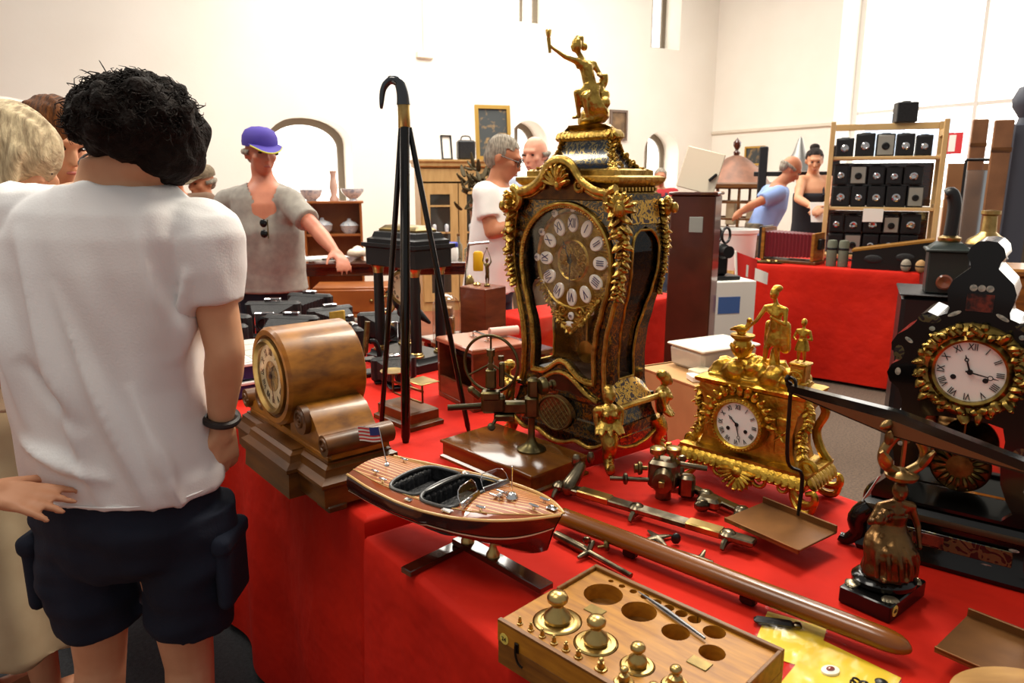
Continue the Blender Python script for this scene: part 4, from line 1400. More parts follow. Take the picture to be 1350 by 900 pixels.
cn = MB().mould([(.0, .240), (.010, .246), (.012, .254), (.004, .258), (-.01, .262)], .240, GD - .004, (0, GD / 2 + .004, 0))
cn.build('cornice', M_gold, gc, ang=30)
# skirt with leaf frieze
sk = MB().mould([(.002, .046), (.008, .054), (.006, .074), (.012, .082), (.012, .090), (.0, .094)], .285, GD + .012, (0, GD / 2, 0))
sk.build('skirt', M_gold, gc, ang=30)
lf = MB()
for i in range(19):
    x = -.14 + .28 * i / 18
    leaf(lf, (x, -.012, .082), (0, -.4, -1), (0, -1, 0), .026, .014, .3)
for k in range(11):
    a = pi * (k + .5) / 11
    leaf(lf, (0, -.016, .060), (math.cos(a), -.2, .2 - math.sin(a) * .9), (0, -1, 0), .042, .012, .25)
lf.ell((0, -.024, .058), (.018, .012, .016), 10)
lf.ell((0, -.020, .036), (.012, .010, .014), 10)
for sg in (-1, 1):
    scroll(lf, (sg * .050, .052), .022, 1.5, pi / 2, -.018, .006, sg)
    scroll(lf, (sg * .100, .050), .016, 1.4, pi / 2, -.016, .005, -sg)
lf.build('skirt_foliage', M_gold, gc)
for i in range(7):
    y = -.002 + .11 * i / 6
for sg in (-1, 1):
    f2_ = MB()
    for i in range(8):
        leaf(f2_, (sg * .152, -.004 + .112 * i / 7, .082), (sg * .4, 0, -1), (sg, 0, 0), .026, .014, .3)
    f2_.build('skirt_foliage', M_gold, gc)
    for j in range(3):
        MB().box((sg * (.045 + .035 * j), -.0085, .066), (.018, .006, .014), .004).build('panel_glow', mat('coral_glow', (226, 120, 40), .25, .6), gc) if j < 2 else None  # orange glow on the gilding, put into the colour of small added blocks
for sx in (-1, 1):
    for y0, sy in ((-.004, -1), (GD + .004, 1)):
        ft = MB()
        pth = bez([(sx * .118, y0, .062), (sx * .128, y0 + sy * .006, .038), (sx * .150, y0 + sy * .012, .026), (sx * .172, y0 + sy * .014, .034), (sx * .170, y0 + sy * .014, .054), (sx * .154, y0 + sy * .014, .050)], 24)
        ft.tube(pth, [.0085] * 18 + [.008, .0075, .007, .0065, .006, .0055, .005], 8)
        ft.tube(bez([(sx * .118, y0, .062), (sx * .120, y0, .030), (sx * .140, y0 + sy * .01, .008), (sx * .165, y0 + sy * .012, .010), (sx * .172, y0 + sy * .014, .030)], 16), .0072, 8)
        ft.build('scroll_foot', M_gold, gc)
# dial
gz = (-.012, .166)
Mg = Matrix.Translation((gz[0], 0, gz[1])) @ Matrix.Rotation(pi / 2, 4, 'X')
bzl = MB().lathe([(.050, .0), (.050, .020), (.054, .025), (.060, .023), (.063, .012), (.066, .0)], 56, M=Mg)
beads(bzl, [(gz[0] + .058 * math.cos(2 * pi * i / 48), -.024, gz[1] + .058 * math.sin(2 * pi * i / 48)) for i in range(48)], .0028)
bzl.build('bezel', M_gold, gc)
gdl = MB().lathe([(.051, .002), (.051, .017), (0, .018)], 48, M=Mg).build('dial', M_enamel, gc)
dial_marks(gdl, gz, .040, .0155, M_ink, -.0185, stroke=.7)
hb = MB(); hand(hb, gz, R(165), .040, .0013, -.0225, True); hand(hb, gz, R(-48), .028, .0016, -.0205, True)
hb.build('hands', M_ink, gdl)
for sx in (-1, 1):
    MB().lathe([(.0045, .0178), (.0045, .0186), (0, .0188)], 14, M=Matrix.Translation((gz[0] + sx * .021, 0, gz[1] - .012)) @ Matrix.Rotation(pi / 2, 4, 'X')).build('winding_hole', M_ink, gdl)
gar = MB()       # garland over the dial
for i in range(13):
    a = pi * (i + .5) / 13
    p = (gz[0] + .074 * math.cos(a), -.012, gz[1] + .074 * math.sin(a))
    gar.ell(p, (.010, .009, .008), 8, (0, a, 0))
    leaf(gar, p, (math.cos(a), -.3, math.sin(a)), (0, -1, 0), .018, .008, .3)
gar.build('dial_garland', M_gold, gc)
# rocky mound
rk = MB()
rnd = random.Random(12)
for k in range(46):
    x, y = rnd.uniform(-.095, .095), rnd.uniform(.022, .09)
    h = .026 + .034 * max(0, 1 - abs(x) / .11)
    rk.ell((x, y, .258 + h * rnd.uniform(.1, .5)), (rnd.uniform(.016, .03), rnd.uniform(.014, .026), h * rnd.uniform(.5, .9)), 9, (rnd.random(), rnd.random(), rnd.random()))
rk.box((0, .055, .258), (.215, .088, .016))
link('rock_mound', rk.blob(.003, 1), M_gold, gc)
# standing man in coat and breeches, one hand on the urn
gm = MB()
g0 = Vector((.022, .052, .288))
def gj(x, y, z): return g0 + Vector((x, y, z))
J = dict(head=gj(.000, -.004, .172), neck=gj(.004, 0, .148), chest=gj(.006, 0, .124), pelvis=gj(.006, 0, .092), lsh=gj(-.018, -.002, .138), lel=gj(-.032, -.014, .108), lha=gj(-.056, -.010, .084),
         rsh=gj(.026, 0, .137), rel=gj(.032, -.010, .106), rha=gj(.006, -.026, .122), lkn=gj(-.008, -.008, .048), lfo=gj(-.012, -.004, .006), rkn=gj(.014, -.004, .048), rfo=gj(.020, .002, .006))
human(gm, J, .0268, False, (-.4, -.9, -.1))
gm.lathe([(.021, .055), (.020, .075), (.016, .098), (.015, .11)], 16, c=gj(.006, .004, 0), sy=.8)     # coat skirts
gm.cap(gj(.026, .008, .10), gj(.028, .010, .05), .011, .012)
gm.cap(gj(-.012, .008, .10), gj(-.012, .010, .055), .009, .010)
gm.ell(gj(.003, .003, .182), (.012, .012, .008), 10)
gm.cap(gj(.006, .004, .006), gj(.006, .010, .04), .012, .010)
link('standing_man', gm.blob(.0017, 2), M_gold, gc)
# urn with a bird
ur = MB().lathe([(.020, 0), (.020, .004), (.010, .010), (.008, .020), (.014, .028), (.020, .042), (.021, .056), (.017, .062), (.022, .066), (.027, .070), (.027, .075), (.0, .076)], 24, c=(-.044, .046, .283))
for k in range(8):
    a = k * pi / 4
    leaf(ur, (-.044 + .012 * math.cos(a), .046 + .012 * math.sin(a), .309), (math.cos(a) * .5, math.sin(a) * .5, 1), (math.cos(a), math.sin(a), 0), .028, .008, .1)
urn = ur.build('urn', M_gold, gc)
bi = MB().ell((-.048, .046, .371), (.018, .010, .010), 12, (0, -.15, 0)).cap((-.034, .046, .375), (-.031, .046, .390), .006, .005).ell((-.030, .045, .393), (.007, .006, .006), 10).cap((-.025, .044, .392), (-.019, .044, .390), .0025, .0012).cap((-.062, .046, .370), (-.074, .046, .366), .006, .003)
bi.ell((-.048, .046, .362), (.012, .009, .006), 8)
link('bird', bi.blob(.0014, 2), M_gold, urn)
# child on a small pedestal with a wheel
pdm = MB().box((.092, .050, .290), (.034, .034, .044), .003).box((.092, .050, .313), (.040, .040, .006), .002).box((.092, .050, .270), (.042, .042, .010), .002).build('pedestal', M_gold, gc)
wh = MB().torus((.090, .029, .284), .014, .0026, 24, 8, (pi / 2, 0, 0))
for k in range(3):
    a = k * pi / 3
    wh.cyl((.090 - .014 * math.cos(a), .029, .284 - .014 * math.sin(a)), (.090 + .014 * math.cos(a), .029, .284 + .014 * math.sin(a)), .0014, n=6)
wh.ell((.090, .028, .284), .004, 8)
wh.build('wheel', M_gold, pdm)
chd = MB()
c0 = Vector((.092, .050, .316))
def cj(x, y, z): return c0 + Vector((x, y, z))
human(chd, dict(head=cj(0, 0, .088), neck=cj(0, 0, .074), chest=cj(0, 0, .060), pelvis=cj(0, 0, .042), lsh=cj(-.013, 0, .068), lel=cj(-.020, -.002, .052), lha=cj(-.010, -.012, .050), rsh=cj(.013, 0, .068), rel=cj(.020, -.002, .052), rha=cj(.006, -.012, .054), lkn=cj(-.006, -.002, .022), lfo=cj(-.007, 0, .003), rkn=cj(.006, -.002, .022), rfo=cj(.007, 0, .003)), .0175, False, (-.3, -.95, 0))
chd.lathe([(.016, .026), (.013, .040), (.010, .05)], 12, c=cj(0, 0, 0))
link('child', chd.blob(.0014, 2), M_gold, pdm)

# ================================================================== balance scale on a seated bronze woman
M_bronze = mat('brown_bronze', (124, 92, 54), .3, .85, (66, 44, 24), scale=22, lo=.35, hi=.7, bump=.15, bscale=80)
M_pan = mat('brown_copper_pan', (138, 92, 46), .42, .55, (96, 60, 28), scale=9, lo=.3, hi=.7)
M_iron = mat('dark_iron', (40, 34, 28), .45, .8)
sc0 = Vector((.633, 1.138, TZ))
bs_ = thing('balance_scale', sc0, 0., 'beam balance carried on the head of a seated bronze woman, with two copper trays', 'scale')
M39 = Matrix.Rotation(R(39), 4, 'Z')
MB().box((0, 0, .015), (.132, .086, .030), .002, M=M39).build('base', M_ebony, bs_)
st_ = MB().lathe([(.0095, 0), (.0095, .0006), (0, .0007)], 20, M=M39 @ Matrix.Translation((-.050, -.0433, .018)) @ Matrix.Rotation(pi / 2, 4, 'X')).build('price_sticker', mat('yellow_sticker', (226, 206, 96), .5), bs_)
txt('lettering', '4D', .009, M_ink, st_, M39 @ Matrix.Translation((-.050, -.0443, .018)) @ Matrix.Rotation(pi / 2, 4, 'X'))
sh_ = MB()
for sx in (-1, 1):
    for sy in (-1, 1):
        for k in range(5):
            a = math.atan2(sy, sx) + (k - 2) * .35
            leaf(sh_, M39 @ Vector((sx * .040, sy * .026, .031)), M39 @ Vector((math.cos(a), math.sin(a), 0)), (0, 0, 1), .018, .007, .05)
sh_.build('corner_shells', mat('silvered_bronze', (150, 140, 116), .35, .9), bs_)
MB().lathe([(.040, .029), (.049, .034), (.050, .042), (.044, .048), (.036, .050), (.0, .051)], 32, sx=1.05, sy=.88).build('oval_socle', M_ebony, bs_)
bw = MB()
def q_(x, y, z): return Vector((x, y, z))
human(bw, dict(head=q_(.006, -.008, .202), neck=q_(.006, -.002, .184), chest=q_(.004, .0, .164), pelvis=q_(.002, .010, .118), lsh=q_(-.022, -.004, .172), lel=q_(-.040, -.012, .148), lha=q_(-.034, -.030, .158),
            rsh=q_(.032, 0, .170), rel=q_(.044, -.004, .138), rha=q_(.046, -.014, .104), lkn=q_(-.018, -.034, .104), lfo=q_(-.018, -.030, .062), rkn=q_(.022, -.034, .102), rfo=q_(.020, -.030, .062)), .034, True, (-.35, -.9, -.15))
rgs = []
for z, rx, ry, ox, oy in ((.050, .038, .034, 0, -.006), (.058, .042, .038, 0, -.007), (.075, .039, .036, 0, -.008), (.092, .040, .038, 0, -.008), (.104, .040, .037, 0, -.006), (.116, .036, .032, 0, -.002), (.128, .029, .024, .002, .003), (.142, .023, .018, .003, .002), (.158, .024, .018, .004, 0)):
    rgs.append([Vector((ox + (rx + .0022 * math.sin(7 * a + z * 60) * (1 if z < .12 else 0)) * math.cos(a), oy + (ry + .0022 * math.sin(9 * a + z * 40) * (1 if z < .12 else 0)) * math.sin(a), z)) for a in [2 * pi * k / 48 for k in range(48)]])
bw.loft(rgs)
for k in range(6):       # falling drapery folds
    a = -2.6 + k * .42
    bw.tube(bez([(.030 * math.cos(a), -.006 + .028 * math.sin(a), .112), (.043 * math.cos(a + .15), -.008 + .040 * math.sin(a + .15), .090), (.044 * math.cos(a + .25), -.008 + .040 * math.sin(a + .25), .060)], 10), .0042, 6)
for k in range(7):
    bw.ell((-.036 + .004 * k, -.030 + .003 * k, .160 + .006 * math.sin(k * 2)), .008, 8)
link('seated_woman', bw.blob(.0018, 2), M_bronze, bs_)
ly = MB()
ly.lathe([(.012, .218), (.024, .224), (.026, .230), (.018, .236), (.010, .238)], 24, c=(.006, -.006, 0))
for sg in (-1, 1):
    ly.tube(bez([(.006 + sg * .010, -.006, .234), (.006 + sg * .030, -.006, .248), (.006 + sg * .034, -.006, .268), (.006 + sg * .024, -.006, .288), (.006 + sg * .012, -.006, .300)], 20), [.0085] * 21, 10)
    leaf(ly, (.006 + sg * .028, -.010, .245), (sg * .3, -.2, 1), (sg, 0, 0), .03, .012, .2)
    leaf(ly, (.006 + sg * .032, -.010, .285), (-sg * .3, -.2, 1), (sg, 0, 0), .024, .010, .3)
    ly.ell((.006 + sg * .034, -.008, .316), (.013, .008, .008), 10, (0, sg * .5, 0))
ly.box((.006, -.006, .306), (.052, .014, .022), .004)
ly.ell((.006, -.014, .308), (.010, .006, .010), 10)
ly.box((.006, -.004, .270), (.005, .005, .055))
ly.build('lyre_bracket', mat('pale_bronze', (172, 142, 92), .32, .9, (110, 84, 48), scale=20), bs_)
bdir = Vector((.093, -.203, 0)).normalized()
bang = math.atan2(bdir.y, bdir.x)
cB = Vector((-.014, -.010, .318))
HL = .226
Mb = Matrix.Translation(cB) @ Matrix.Rotation(bang, 4, 'Z')
prf = [(-HL, .008), (0, .022), (HL, .008), (HL, -.006), (0, -.020), (-HL, -.006)]
MB().prism(prf, -.009, .009, M=Mb).build('beam', M_ebony, bs_)
MB().prism([(-HL * .93, -.004), (0, .006), (HL * .93, -.004), (0, -.018)], -.0095, -.0088, M=Mb).build('beam_inlay', mat('brown_beam', (92, 54, 26), .4), bs_)
for sg in (-1, 1):
    e = cB + bdir * (sg * HL)
    ctr = Vector((e.x, e.y, .040))
    nrm_ = Vector((-bdir.y, bdir.x, 0))           # across the beam
    # tray turned with the table, rear rim carried by the bent hanger
    a0 = R(-54) if sg < 0 else R(-50)
    ux, uy = Vector((math.cos(a0), math.sin(a0), 0)), Vector((-math.sin(a0), math.cos(a0), 0))
    hp = ctr + uy * .062
    hg = MB()
    hg.tube(bez([e + Vector((-.006, 0, .026)), e + Vector((-.010, 0, .016)), e + Vector((.002, .004, .004)), e + Vector((.004, .010, -.03)), e.lerp(hp, .55) + Vector((-.014, .0, 0)), hp + Vector((.0, .0, .09)), hp + Vector((0, 0, .004))], 36), .0048, 8, flat=.7)
    hg.torus(e + Vector((0, 0, .010)), .011, .0032, 16, 6, (pi / 2, 0, bang))
    hgo = hg.build('hanger', M_iron, bs_)
    Mt = Matrix.Translation(ctr) @ Matrix.Rotation(a0, 4, 'Z')
    tr_ = MB().box((0, 0, -.001), (.166, .128, .004), .001, M=Mt)
    tr_.box((0, .062, .006), (.166, .004, .016), .001, M=Mt).box((0, -.062, -.002), (.166, .004, .010), .001, M=Mt)
    tr_.build('tray', M_pan, hgo)
# ================================================================== black shaped clock with gilt bezel
kc = thing('shaped_clock', (.795, 1.235, TZ), R(-37), 'black lacquered clock of scrolled outline with a gilt bezel and shell inlay', 'clock')
KD = .135
half = [(0, .602), (.014, .600), (.024, .590), (.028, .576), (.022, .566), (.020, .556), (.030, .546), (.044, .532), (.050, .515), (.048, .498), (.044, .484), (.046, .474), (.060, .468), (.076, .474), (.086, .468), (.094, .452), (.104, .440), (.120, .428), (.128, .412), (.126, .398), (.112, .390), (.110, .382), (.124, .372), (.130, .356), (.124, .340), (.108, .328), (.100, .308), (.100, .285), (.110, .25)]
rest_in = [(.064, .262), (.062, .22), (.070, .18), (.086, .150), (.098, .132)]
out_r = [(.112, .235), (.104, .205), (.100, .18), (.110, .155), (.128, .135), (.134, .118)]
ol = half + out_r + [(.134, .112), (-.134, .112)] + [(-x, z) for x, z in out_r[::-1]] + [(-x, z) for x, z in half[:0:-1]]
hol = [(.075, .118)] + [(.090, .135), (.078, .155), (.066, .185), (.062, .22), (.064, .262), (.058, .285), (0, .298)]
hol = hol + [(-x, z) for x, z in hol[-2::-1]]
MB().holed(ol, [hol], 0, .016).build('front', M_ebony, kc, ang=30)
MB().prism([p for p in ol if p[1] >= .284], .016, KD).build('case', M_ebony, kc, ang=30)
for sg in (-1, 1):
    MB().prism([(sg * .104, .284), (sg * .104, .205), (sg * .100, .18), (sg * .110, .155), (sg * .130, .13), (sg * .130, .112), (sg * .098, .112), (sg * .084, .15), (sg * .066, .185), (sg * .064, .284)], .016, KD).build('side_scroll', M_ebony, kc, ang=30)
MB().box((0, KD - .004, .20), (.20, .006, .17)).build('back_panel', mat('mirror', (190, 186, 176), .06, 1.), kc)
kb = MB().mould([(.012, .0), (.016, .010), (.010, .024), (.004, .034), (.002, .080), (.008, .088), (.012, .098), (.004, .106), (-.006, .112)], .27, KD - .01, (0, KD / 2, 0))
kb.build('base', M_ebony, kc, ang=30)
MB().mould([(.013, .086), (.0145, .092), (.013, .098)], .27, KD - .01, (0, KD / 2, 0)).build('base_moulding', mat('brown_band', (70, 58, 40), .3, .4), kc)
for sg in (-1, 1):
    for y in (.0, KD):
        f_ = MB().tube(bez([(sg * .130, y, .09), (sg * .152, y, .06), (sg * .150, y, .03), (sg * .168, y, .010), (sg * .182, y, .012)], 16), [.018, .019, .020, .020, .019, .018, .017, .016, .015, .014, .013, .012, .0115, .011, .0105, .010, .009], 10)
        f_.build('scroll_foot', M_ebony, kc)
kz = (0, .378)
Mk_ = Matrix.Translation((kz[0], 0, kz[1])) @ Matrix.Rotation(pi / 2, 4, 'X')
M_obz = mat('olive_gilt', (170, 140, 72), .35, 1., (96, 78, 36), scale=40, lo=.35, hi=.7)
bz2 = MB().lathe([(.052, .004), (.053, .016), (.057, .018), (.064, .012), (.072, .015), (.080, .010), (.084, .0)], 60, M=Mk_)
for k in range(40):
    a = 2 * pi * k / 40
    p = Vector((kz[0] + .069 * math.cos(a), -.012, kz[1] + .069 * math.sin(a)))
    w_r = random.uniform(-1.2, 1.2)
    leaf(bz2, p + Vector((math.cos(a), 0, math.sin(a))) * random.uniform(-.006, .004), (math.cos(a + w_r), -.25, math.sin(a + w_r)), (0, -1, 0), random.uniform(.012, .020), .011, .35)
    if k % 3 == 0:
        bz2.ell((kz[0] + .080 * math.cos(a), -.010, kz[1] + .080 * math.sin(a)), .008, 8)
bz2.build('bezel', M_obz, kc)
kd = MB().lathe([(.054, .001), (.054, .009), (0, .0095)], 48, M=Mk_).build('dial', M_enamel, kc)
dial_marks(kd, kz, .0435, .0170, M_ink, -.0102, stroke=.75)
hb = MB(); hand(hb, kz, R(100), .044, .0014, -.0150, True); hand(hb, kz, R(-18), .031, .0018, -.0130, True)
hb.build('hands', M_ink, kd)
for sx in (-1, 1):
    MB().lathe([(.0045, .0094), (.0045, .0102), (0, .0104)], 14, M=Matrix.Translation((kz[0] + sx * .024, 0, kz[1] - .012)) @ Matrix.Rotation(pi / 2, 4, 'X')).build('winding_hole', M_ink, kd)
pb = MB().lathe([(0, -.004), (.046, -.002), (.050, .002), (.046, .005), (.03, .007), (0, .008)], 36, M=Matrix.Translation((0, .05, .188)) @ Matrix.Rotation(pi / 2, 4, 'X'))
for k in range(16):
    a = 2 * pi * k / 16
    leaf(pb, (.022 * math.cos(a), .042, .188 + .022 * math.sin(a)), (math.cos(a), 0, math.sin(a)), (0, -1, 0), .022, .008, .1)
pb.cyl((0, .05, .236), (0, .05, .30), .002, n=8)
pb.build('pendulum', mat('dull_brass_relief', (132, 108, 60), .4, 1., (80, 64, 32), scale=40), kc)
M_shell = mat('pearl_shell', (186, 182, 164), .25, 0, (110, 120, 112), scale=120, coat=.6)
M_redsh = mat('red_shell_inlay', (26, 14, 12), .35, 0, (112, 44, 28), scale=60, lo=.42, hi=.6)
M_leafi = inlay('leaf_inlay_on_black', (16, 15, 15), (96, 92, 60), 38, .5, .02, metal_b=.6)
def oval(x, z, rx, rz_, rot, m, nm):
    MB().lathe([(1, 0), (1, .0008), (.0, .0012)], 14, M=Matrix.Translation((x, -.0002, z)) @ Matrix.Rotation(pi / 2, 4, 'X') @ Matrix.Rotation(rot, 4, 'Z') @ Matrix.Diagonal((rx, rz_, 1, 1))).build(nm, m, kc)
for sg in (-1, 1):
    for x, z, a, b, r_ in ((.035, .475, .014, .005, -.5), (.100, .42, .010, .005, .6), (.112, .36, .006, .010, 0), (.066, .445, .006, .006, 0), (.104, .275, .006, .011, .1), (.094, .225, .006, .006, 0), (.100, .07, .010, .004, 0), (.055, .06, .008, .008, 0), (.062, .03, .012, .004, .1)):
        oval(sg * x, z, a * .8, b * .7, sg * r_, M_shell, 'shell_inlay')
    for x, z, a, b in ((.072, .462, .018, .008), (.114, .395, .009, .014), (.088, .24, .012, .016)):
        MB().lathe([(1, -.001), (1, .0002), (.0, .0005)], 14, M=Matrix.Translation((sg * x, 0, z)) @ Matrix.Rotation(pi / 2, 4, 'X') @ Matrix.Diagonal((a, b, 1, 1))).build('leaf_inlay', M_leafi, kc)
for x in (-.012, 0, .012):
    oval(x, .522, .0058, .0058, 0, M_shell, 'shell_inlay')
MB().box((0, -.0002, .497), (.040, .002, .030)).build('red_inlay', M_redsh, kc)
MB().box((0, KD * 0 - .0075, .055), (.20, .003, .030), .001).build('leaf_inlay', M_leafi, kc)
MB().box((-.03, -.0085, .055), (.05, .003, .022), .001).build('red_inlay', M_redsh, kc)

# ================================================================== small precision tools on the red cloth
M_dsteel = mat('oily_steel', (138, 126, 104), .28, 1., (70, 62, 48), scale=30, lo=.35, hi=.7)
def gpt(px, py, z=TZ): return on(px, py, z)
def bar_between(mb, a, b, w_, h_, z, o):
    a, b = a - o, b - o
    d = b - a
    Mp = Matrix.Translation((a + b) / 2 + Vector((0, 0, z))) @ Matrix.Rotation(math.atan2(d.y, d.x), 4, 'Z')
    return mb.box((0, 0, 0), (d.length, w_, h_), .002, M=Mp)
# 1: flat steel bed with a block of adjusting knobs
o1 = gpt(855, 668)
tl = thing('turning_bench', o1, 0., 'steel bench tool with a flat brass ended bed and a block of knurled screws', 'instrument')
a1, b1 = gpt(752, 655), gpt(975, 722)
bar_between(MB(), a1, b1, .024, .010, .018, o1).build('bed', M_dsteel, tl)
d1 = (b1 - a1).normalized(); n1 = Vector((-d1.y, d1.x, 0))
bar_between(MB(), a1 + d1 * .27, a1 + d1 * .335, .026, .012, .019, o1).build('brass_end', M_brass, tl)
bar_between(MB(), a1 + d1 * .045, a1 + d1 * .115, .026, .012, .019, o1).build('brass_end', M_brass, tl)
for q in (.0, .17, .345):
    ft = MB()
    c = a1 + d1 * q - o1
    for sg in (-1, 1):
        ft.tube(bez([c + Vector((0, 0, .014)), c + n1 * sg * .016 + Vector((0, 0, .012)), c + n1 * sg * .026 + Vector((0, 0, .004))], 8), [.008, .0075, .007, .0065, .006, .0055, .005, .0045, .004], 8)
    ft.ell(c + Vector((0, 0, .018)), (.016, .016, .010), 10)
    ft.build('claw_foot', M_dsteel, tl)
hd1 = MB()
c = a1 - o1 + d1 * .02
hd1.cap(c + Vector((0, 0, .02)), c + n1 * .045 + Vector((0, 0, .045)), .016, .011)
hd1.ell(c + n1 * .05 + Vector((-.012, 0, .055)), (.010, .006, .014), 10).ell(c + n1 * .055 + Vector((.014, 0, .06)), (.008, .008, .012), 10)
hd1.build('headstock', M_dsteel, tl)
blk = gpt(857, 668) - o1 + n1 * .055
bk = MB().box(blk + Vector((0, 0, .045)), (.055, .044, .052), .006, rz=R(-30)).cyl(blk + Vector((0, 0, .0)), blk + Vector((0, 0, .022)), .016, .014, 14).cyl(blk + Vector((-.006, -.022, .042)), blk + Vector((-.012, -.040, .040)), .021, .019, 20)
bk.build('screw_block', M_dsteel, tl)
MB().box(blk + Vector((-.013, -.043, .040)), (.011, .008, .011), .001, rz=R(-20)).build('square_drive', M_brass, tl)
for dx, dy in ((-.014, .004), (.018, .004)):
    p = blk + Vector((dx, dy, .071))
    MB().lathe([(.006, 0), (.006, .008), (.014, .009), (.015, .012), (.015, .018), (.012, .020), (0, .0202)], 20, c=p).build('knurled_cap', M_brass, tl)
for p, ax in ((blk + Vector((-.032, .006, .052)), R(-90)), (blk + Vector((.034, -.004, .030)), R(90))):
    sc_ = MB().lathe([(.004, 0), (.004, .010), (.010, .011), (.012, .014), (.012, .018), (.008, .020), (.008, .026), (0, .027)], 16, M=Matrix.Translation(p) @ Matrix.Rotation(ax, 4, 'Y'))
    sc_.build('thumb_screw', M_dullbrass, tl)
MB().box(blk + Vector((.045, -.006, .024)), (.030, .026, .040), .005, rz=R(-20)).cyl(blk + Vector((.03, .012, .058)), blk + Vector((.085, .004, .052)), .005, n=10).build('side_slide', M_dsteel, tl)
MB().cyl(blk + Vector((-.03, -.004, .034)), blk + Vector((-.105, .010, .032)), .0042, n=10).ell(blk + Vector((-.075, .005, .033)), (.006, .011, .011), 10).build('spindle', M_dsteel, tl)
tl.scale = (1.14, 1.14, 1.3)
# 2: second bar with three-armed slide
o2 = gpt(940, 662)
t2_ = thing('turning_bench', o2, 0., 'plain steel bar tool with a clawed slide beside the gilt figure clock', 'instrument')
a2, b2 = gpt(886, 640), gpt(992, 690)
bar_between(MB(), a2, b2, .022, .009, .016, o2).build('bed', M_dsteel, t2_)
d2 = (b2 - a2).normalized(); n2 = Vector((-d2.y, d2.x, 0))
for q in (.0, .09, .19):
    ft = MB()
    c = a2 + d2 * q - o2
    for sg in (-1, 1):
        ft.tube(bez([c + Vector((0, 0, .012)), c + n2 * sg * .016 + Vector((0, 0, .012)), c + n2 * sg * .028 + Vector((0, 0, .004))], 8), [.009, .0085, .008, .0075, .007, .006, .0055, .005, .004], 8)
    ft.ell(c + Vector((0, 0, .016)), (.018, .016, .010), 10)
    ft.build('claw_foot', M_dsteel, t2_)
c = a2 + d2 * .13 - o2
MB().box(c + n2 * (-.035) + Vector((0, 0, .020)), (.05, .03, .022), .006, rz=R(-35)).ell(c - n2 * .055 + Vector((0, 0, .018)), (.018, .012, .012), 10).build('slide', M_dsteel, t2_)
c = a2 - o2
MB().cap(c + n2 * .01 + Vector((0, 0, .02)), c + n2 * .03 + Vector((-.01, 0, .05)), .010, .006).cap(c + Vector((0, 0, .02)), c + Vector((-.045, .01, .03)), .007, .005).ell(c + n2 * .03 + Vector((-.01, 0, .056)), (.011, .006, .008), 8).build('runner', M_dsteel, t2_)
t2_.scale = (1.0, 1.0, 1.2)
t2_.location = o2 + Vector((.006, -.016, 0))
# 3: dark clamp tool along the wooden bar
o3 = gpt(790, 730)
t3 = thing('clamp_tool', o3, 0., 'dark steel clamp tool with a knurled brass screw beside the weight box', 'tool')
a3, b3 = gpt(733, 712) - o3, gpt(832, 764) - o3
d3 = (b3 - a3).normalized(); n3 = Vector((-d3.y, d3.x, 0))
MB().tube([a3 + Vector((0, 0, .012)), a3.lerp(b3, .4) + Vector((0, 0, .012)), a3.lerp(b3, .45) + Vector((0, 0, .011)), b3 + Vector((0, 0, .008))], [.009, .009, .006, .005], 10).build('shaft', M_dsteel, t3)
c = a3.lerp(b3, .45)
MB().cap(c + Vector((0, 0, .01)), c + n3 * .012 + Vector((0, 0, .026)), .007, .005).cap(c + Vector((0, 0, .01)), c - n3 * .024 + Vector((0, 0, .008)), .007, .004).ell(c + n3 * .010 + Vector((-.01, 0, .032)), (.008, .006, .008), 8).build('jaw', M_dsteel, t3)
MB().lathe([(.003, -.012), (.003, 0), (.009, .001), (.011, .004), (.009, .008), (.006, .010), (0, .011)], 16, M=Matrix.Translation(c + n3 * .012 + Vector((.022, 0, .018))) @ Matrix.Rotation(R(80), 4, 'Y')).build('thumb_screw', M_dullbrass, t3)
# 4, 5: star gauge and pointed caliper
o4 = gpt(866, 712)
t4 = thing('star_gauge', o4, 0., 'small flat steel star shaped gauge with a black leather tab', 'tool')
sg_ = MB()
for k in range(4):
    a = R(20 + 90 * k)
    sg_.tube([Vector((0, 0, .006)), Vector((.018 * math.cos(a), .018 * math.sin(a), .006)), Vector((.034 * math.cos(a), .034 * math.sin(a), .005))], [.010, .006, .003], 8, flat=.5)
sg_.build('star', M_dsteel, t4)
MB().ell((.034, -.016, .012), (.010, .006, .012), 10).build('tab', M_black, t4)
o5 = gpt(922, 740)
t5 = thing('pointed_gauge', o5, 0., 'slender pointed steel gauge with a cross shaped grip', 'tool')
a5, b5 = gpt(880, 724) - o5, gpt(966, 756) - o5
MB().tube([a5 + Vector((0, 0, .005)), a5.lerp(b5, .45) + Vector((0, 0, .006)), b5 + Vector((0, 0, .004))], [.0018, .0045, .0018], 8).build('needle', M_dsteel, t5)
gr = MB()
for k in range(4):
    a = R(55 + 90 * k)
    gr.tube([Vector((0, 0, .006)), Vector((.012 * math.cos(a), .012 * math.sin(a), .007)), Vector((.026 * math.cos(a), .026 * math.sin(a), .008 if k % 2 else .012))], [.009, .0055, .0025], 8, flat=.5)
gr.build('grip', M_dsteel, t5)
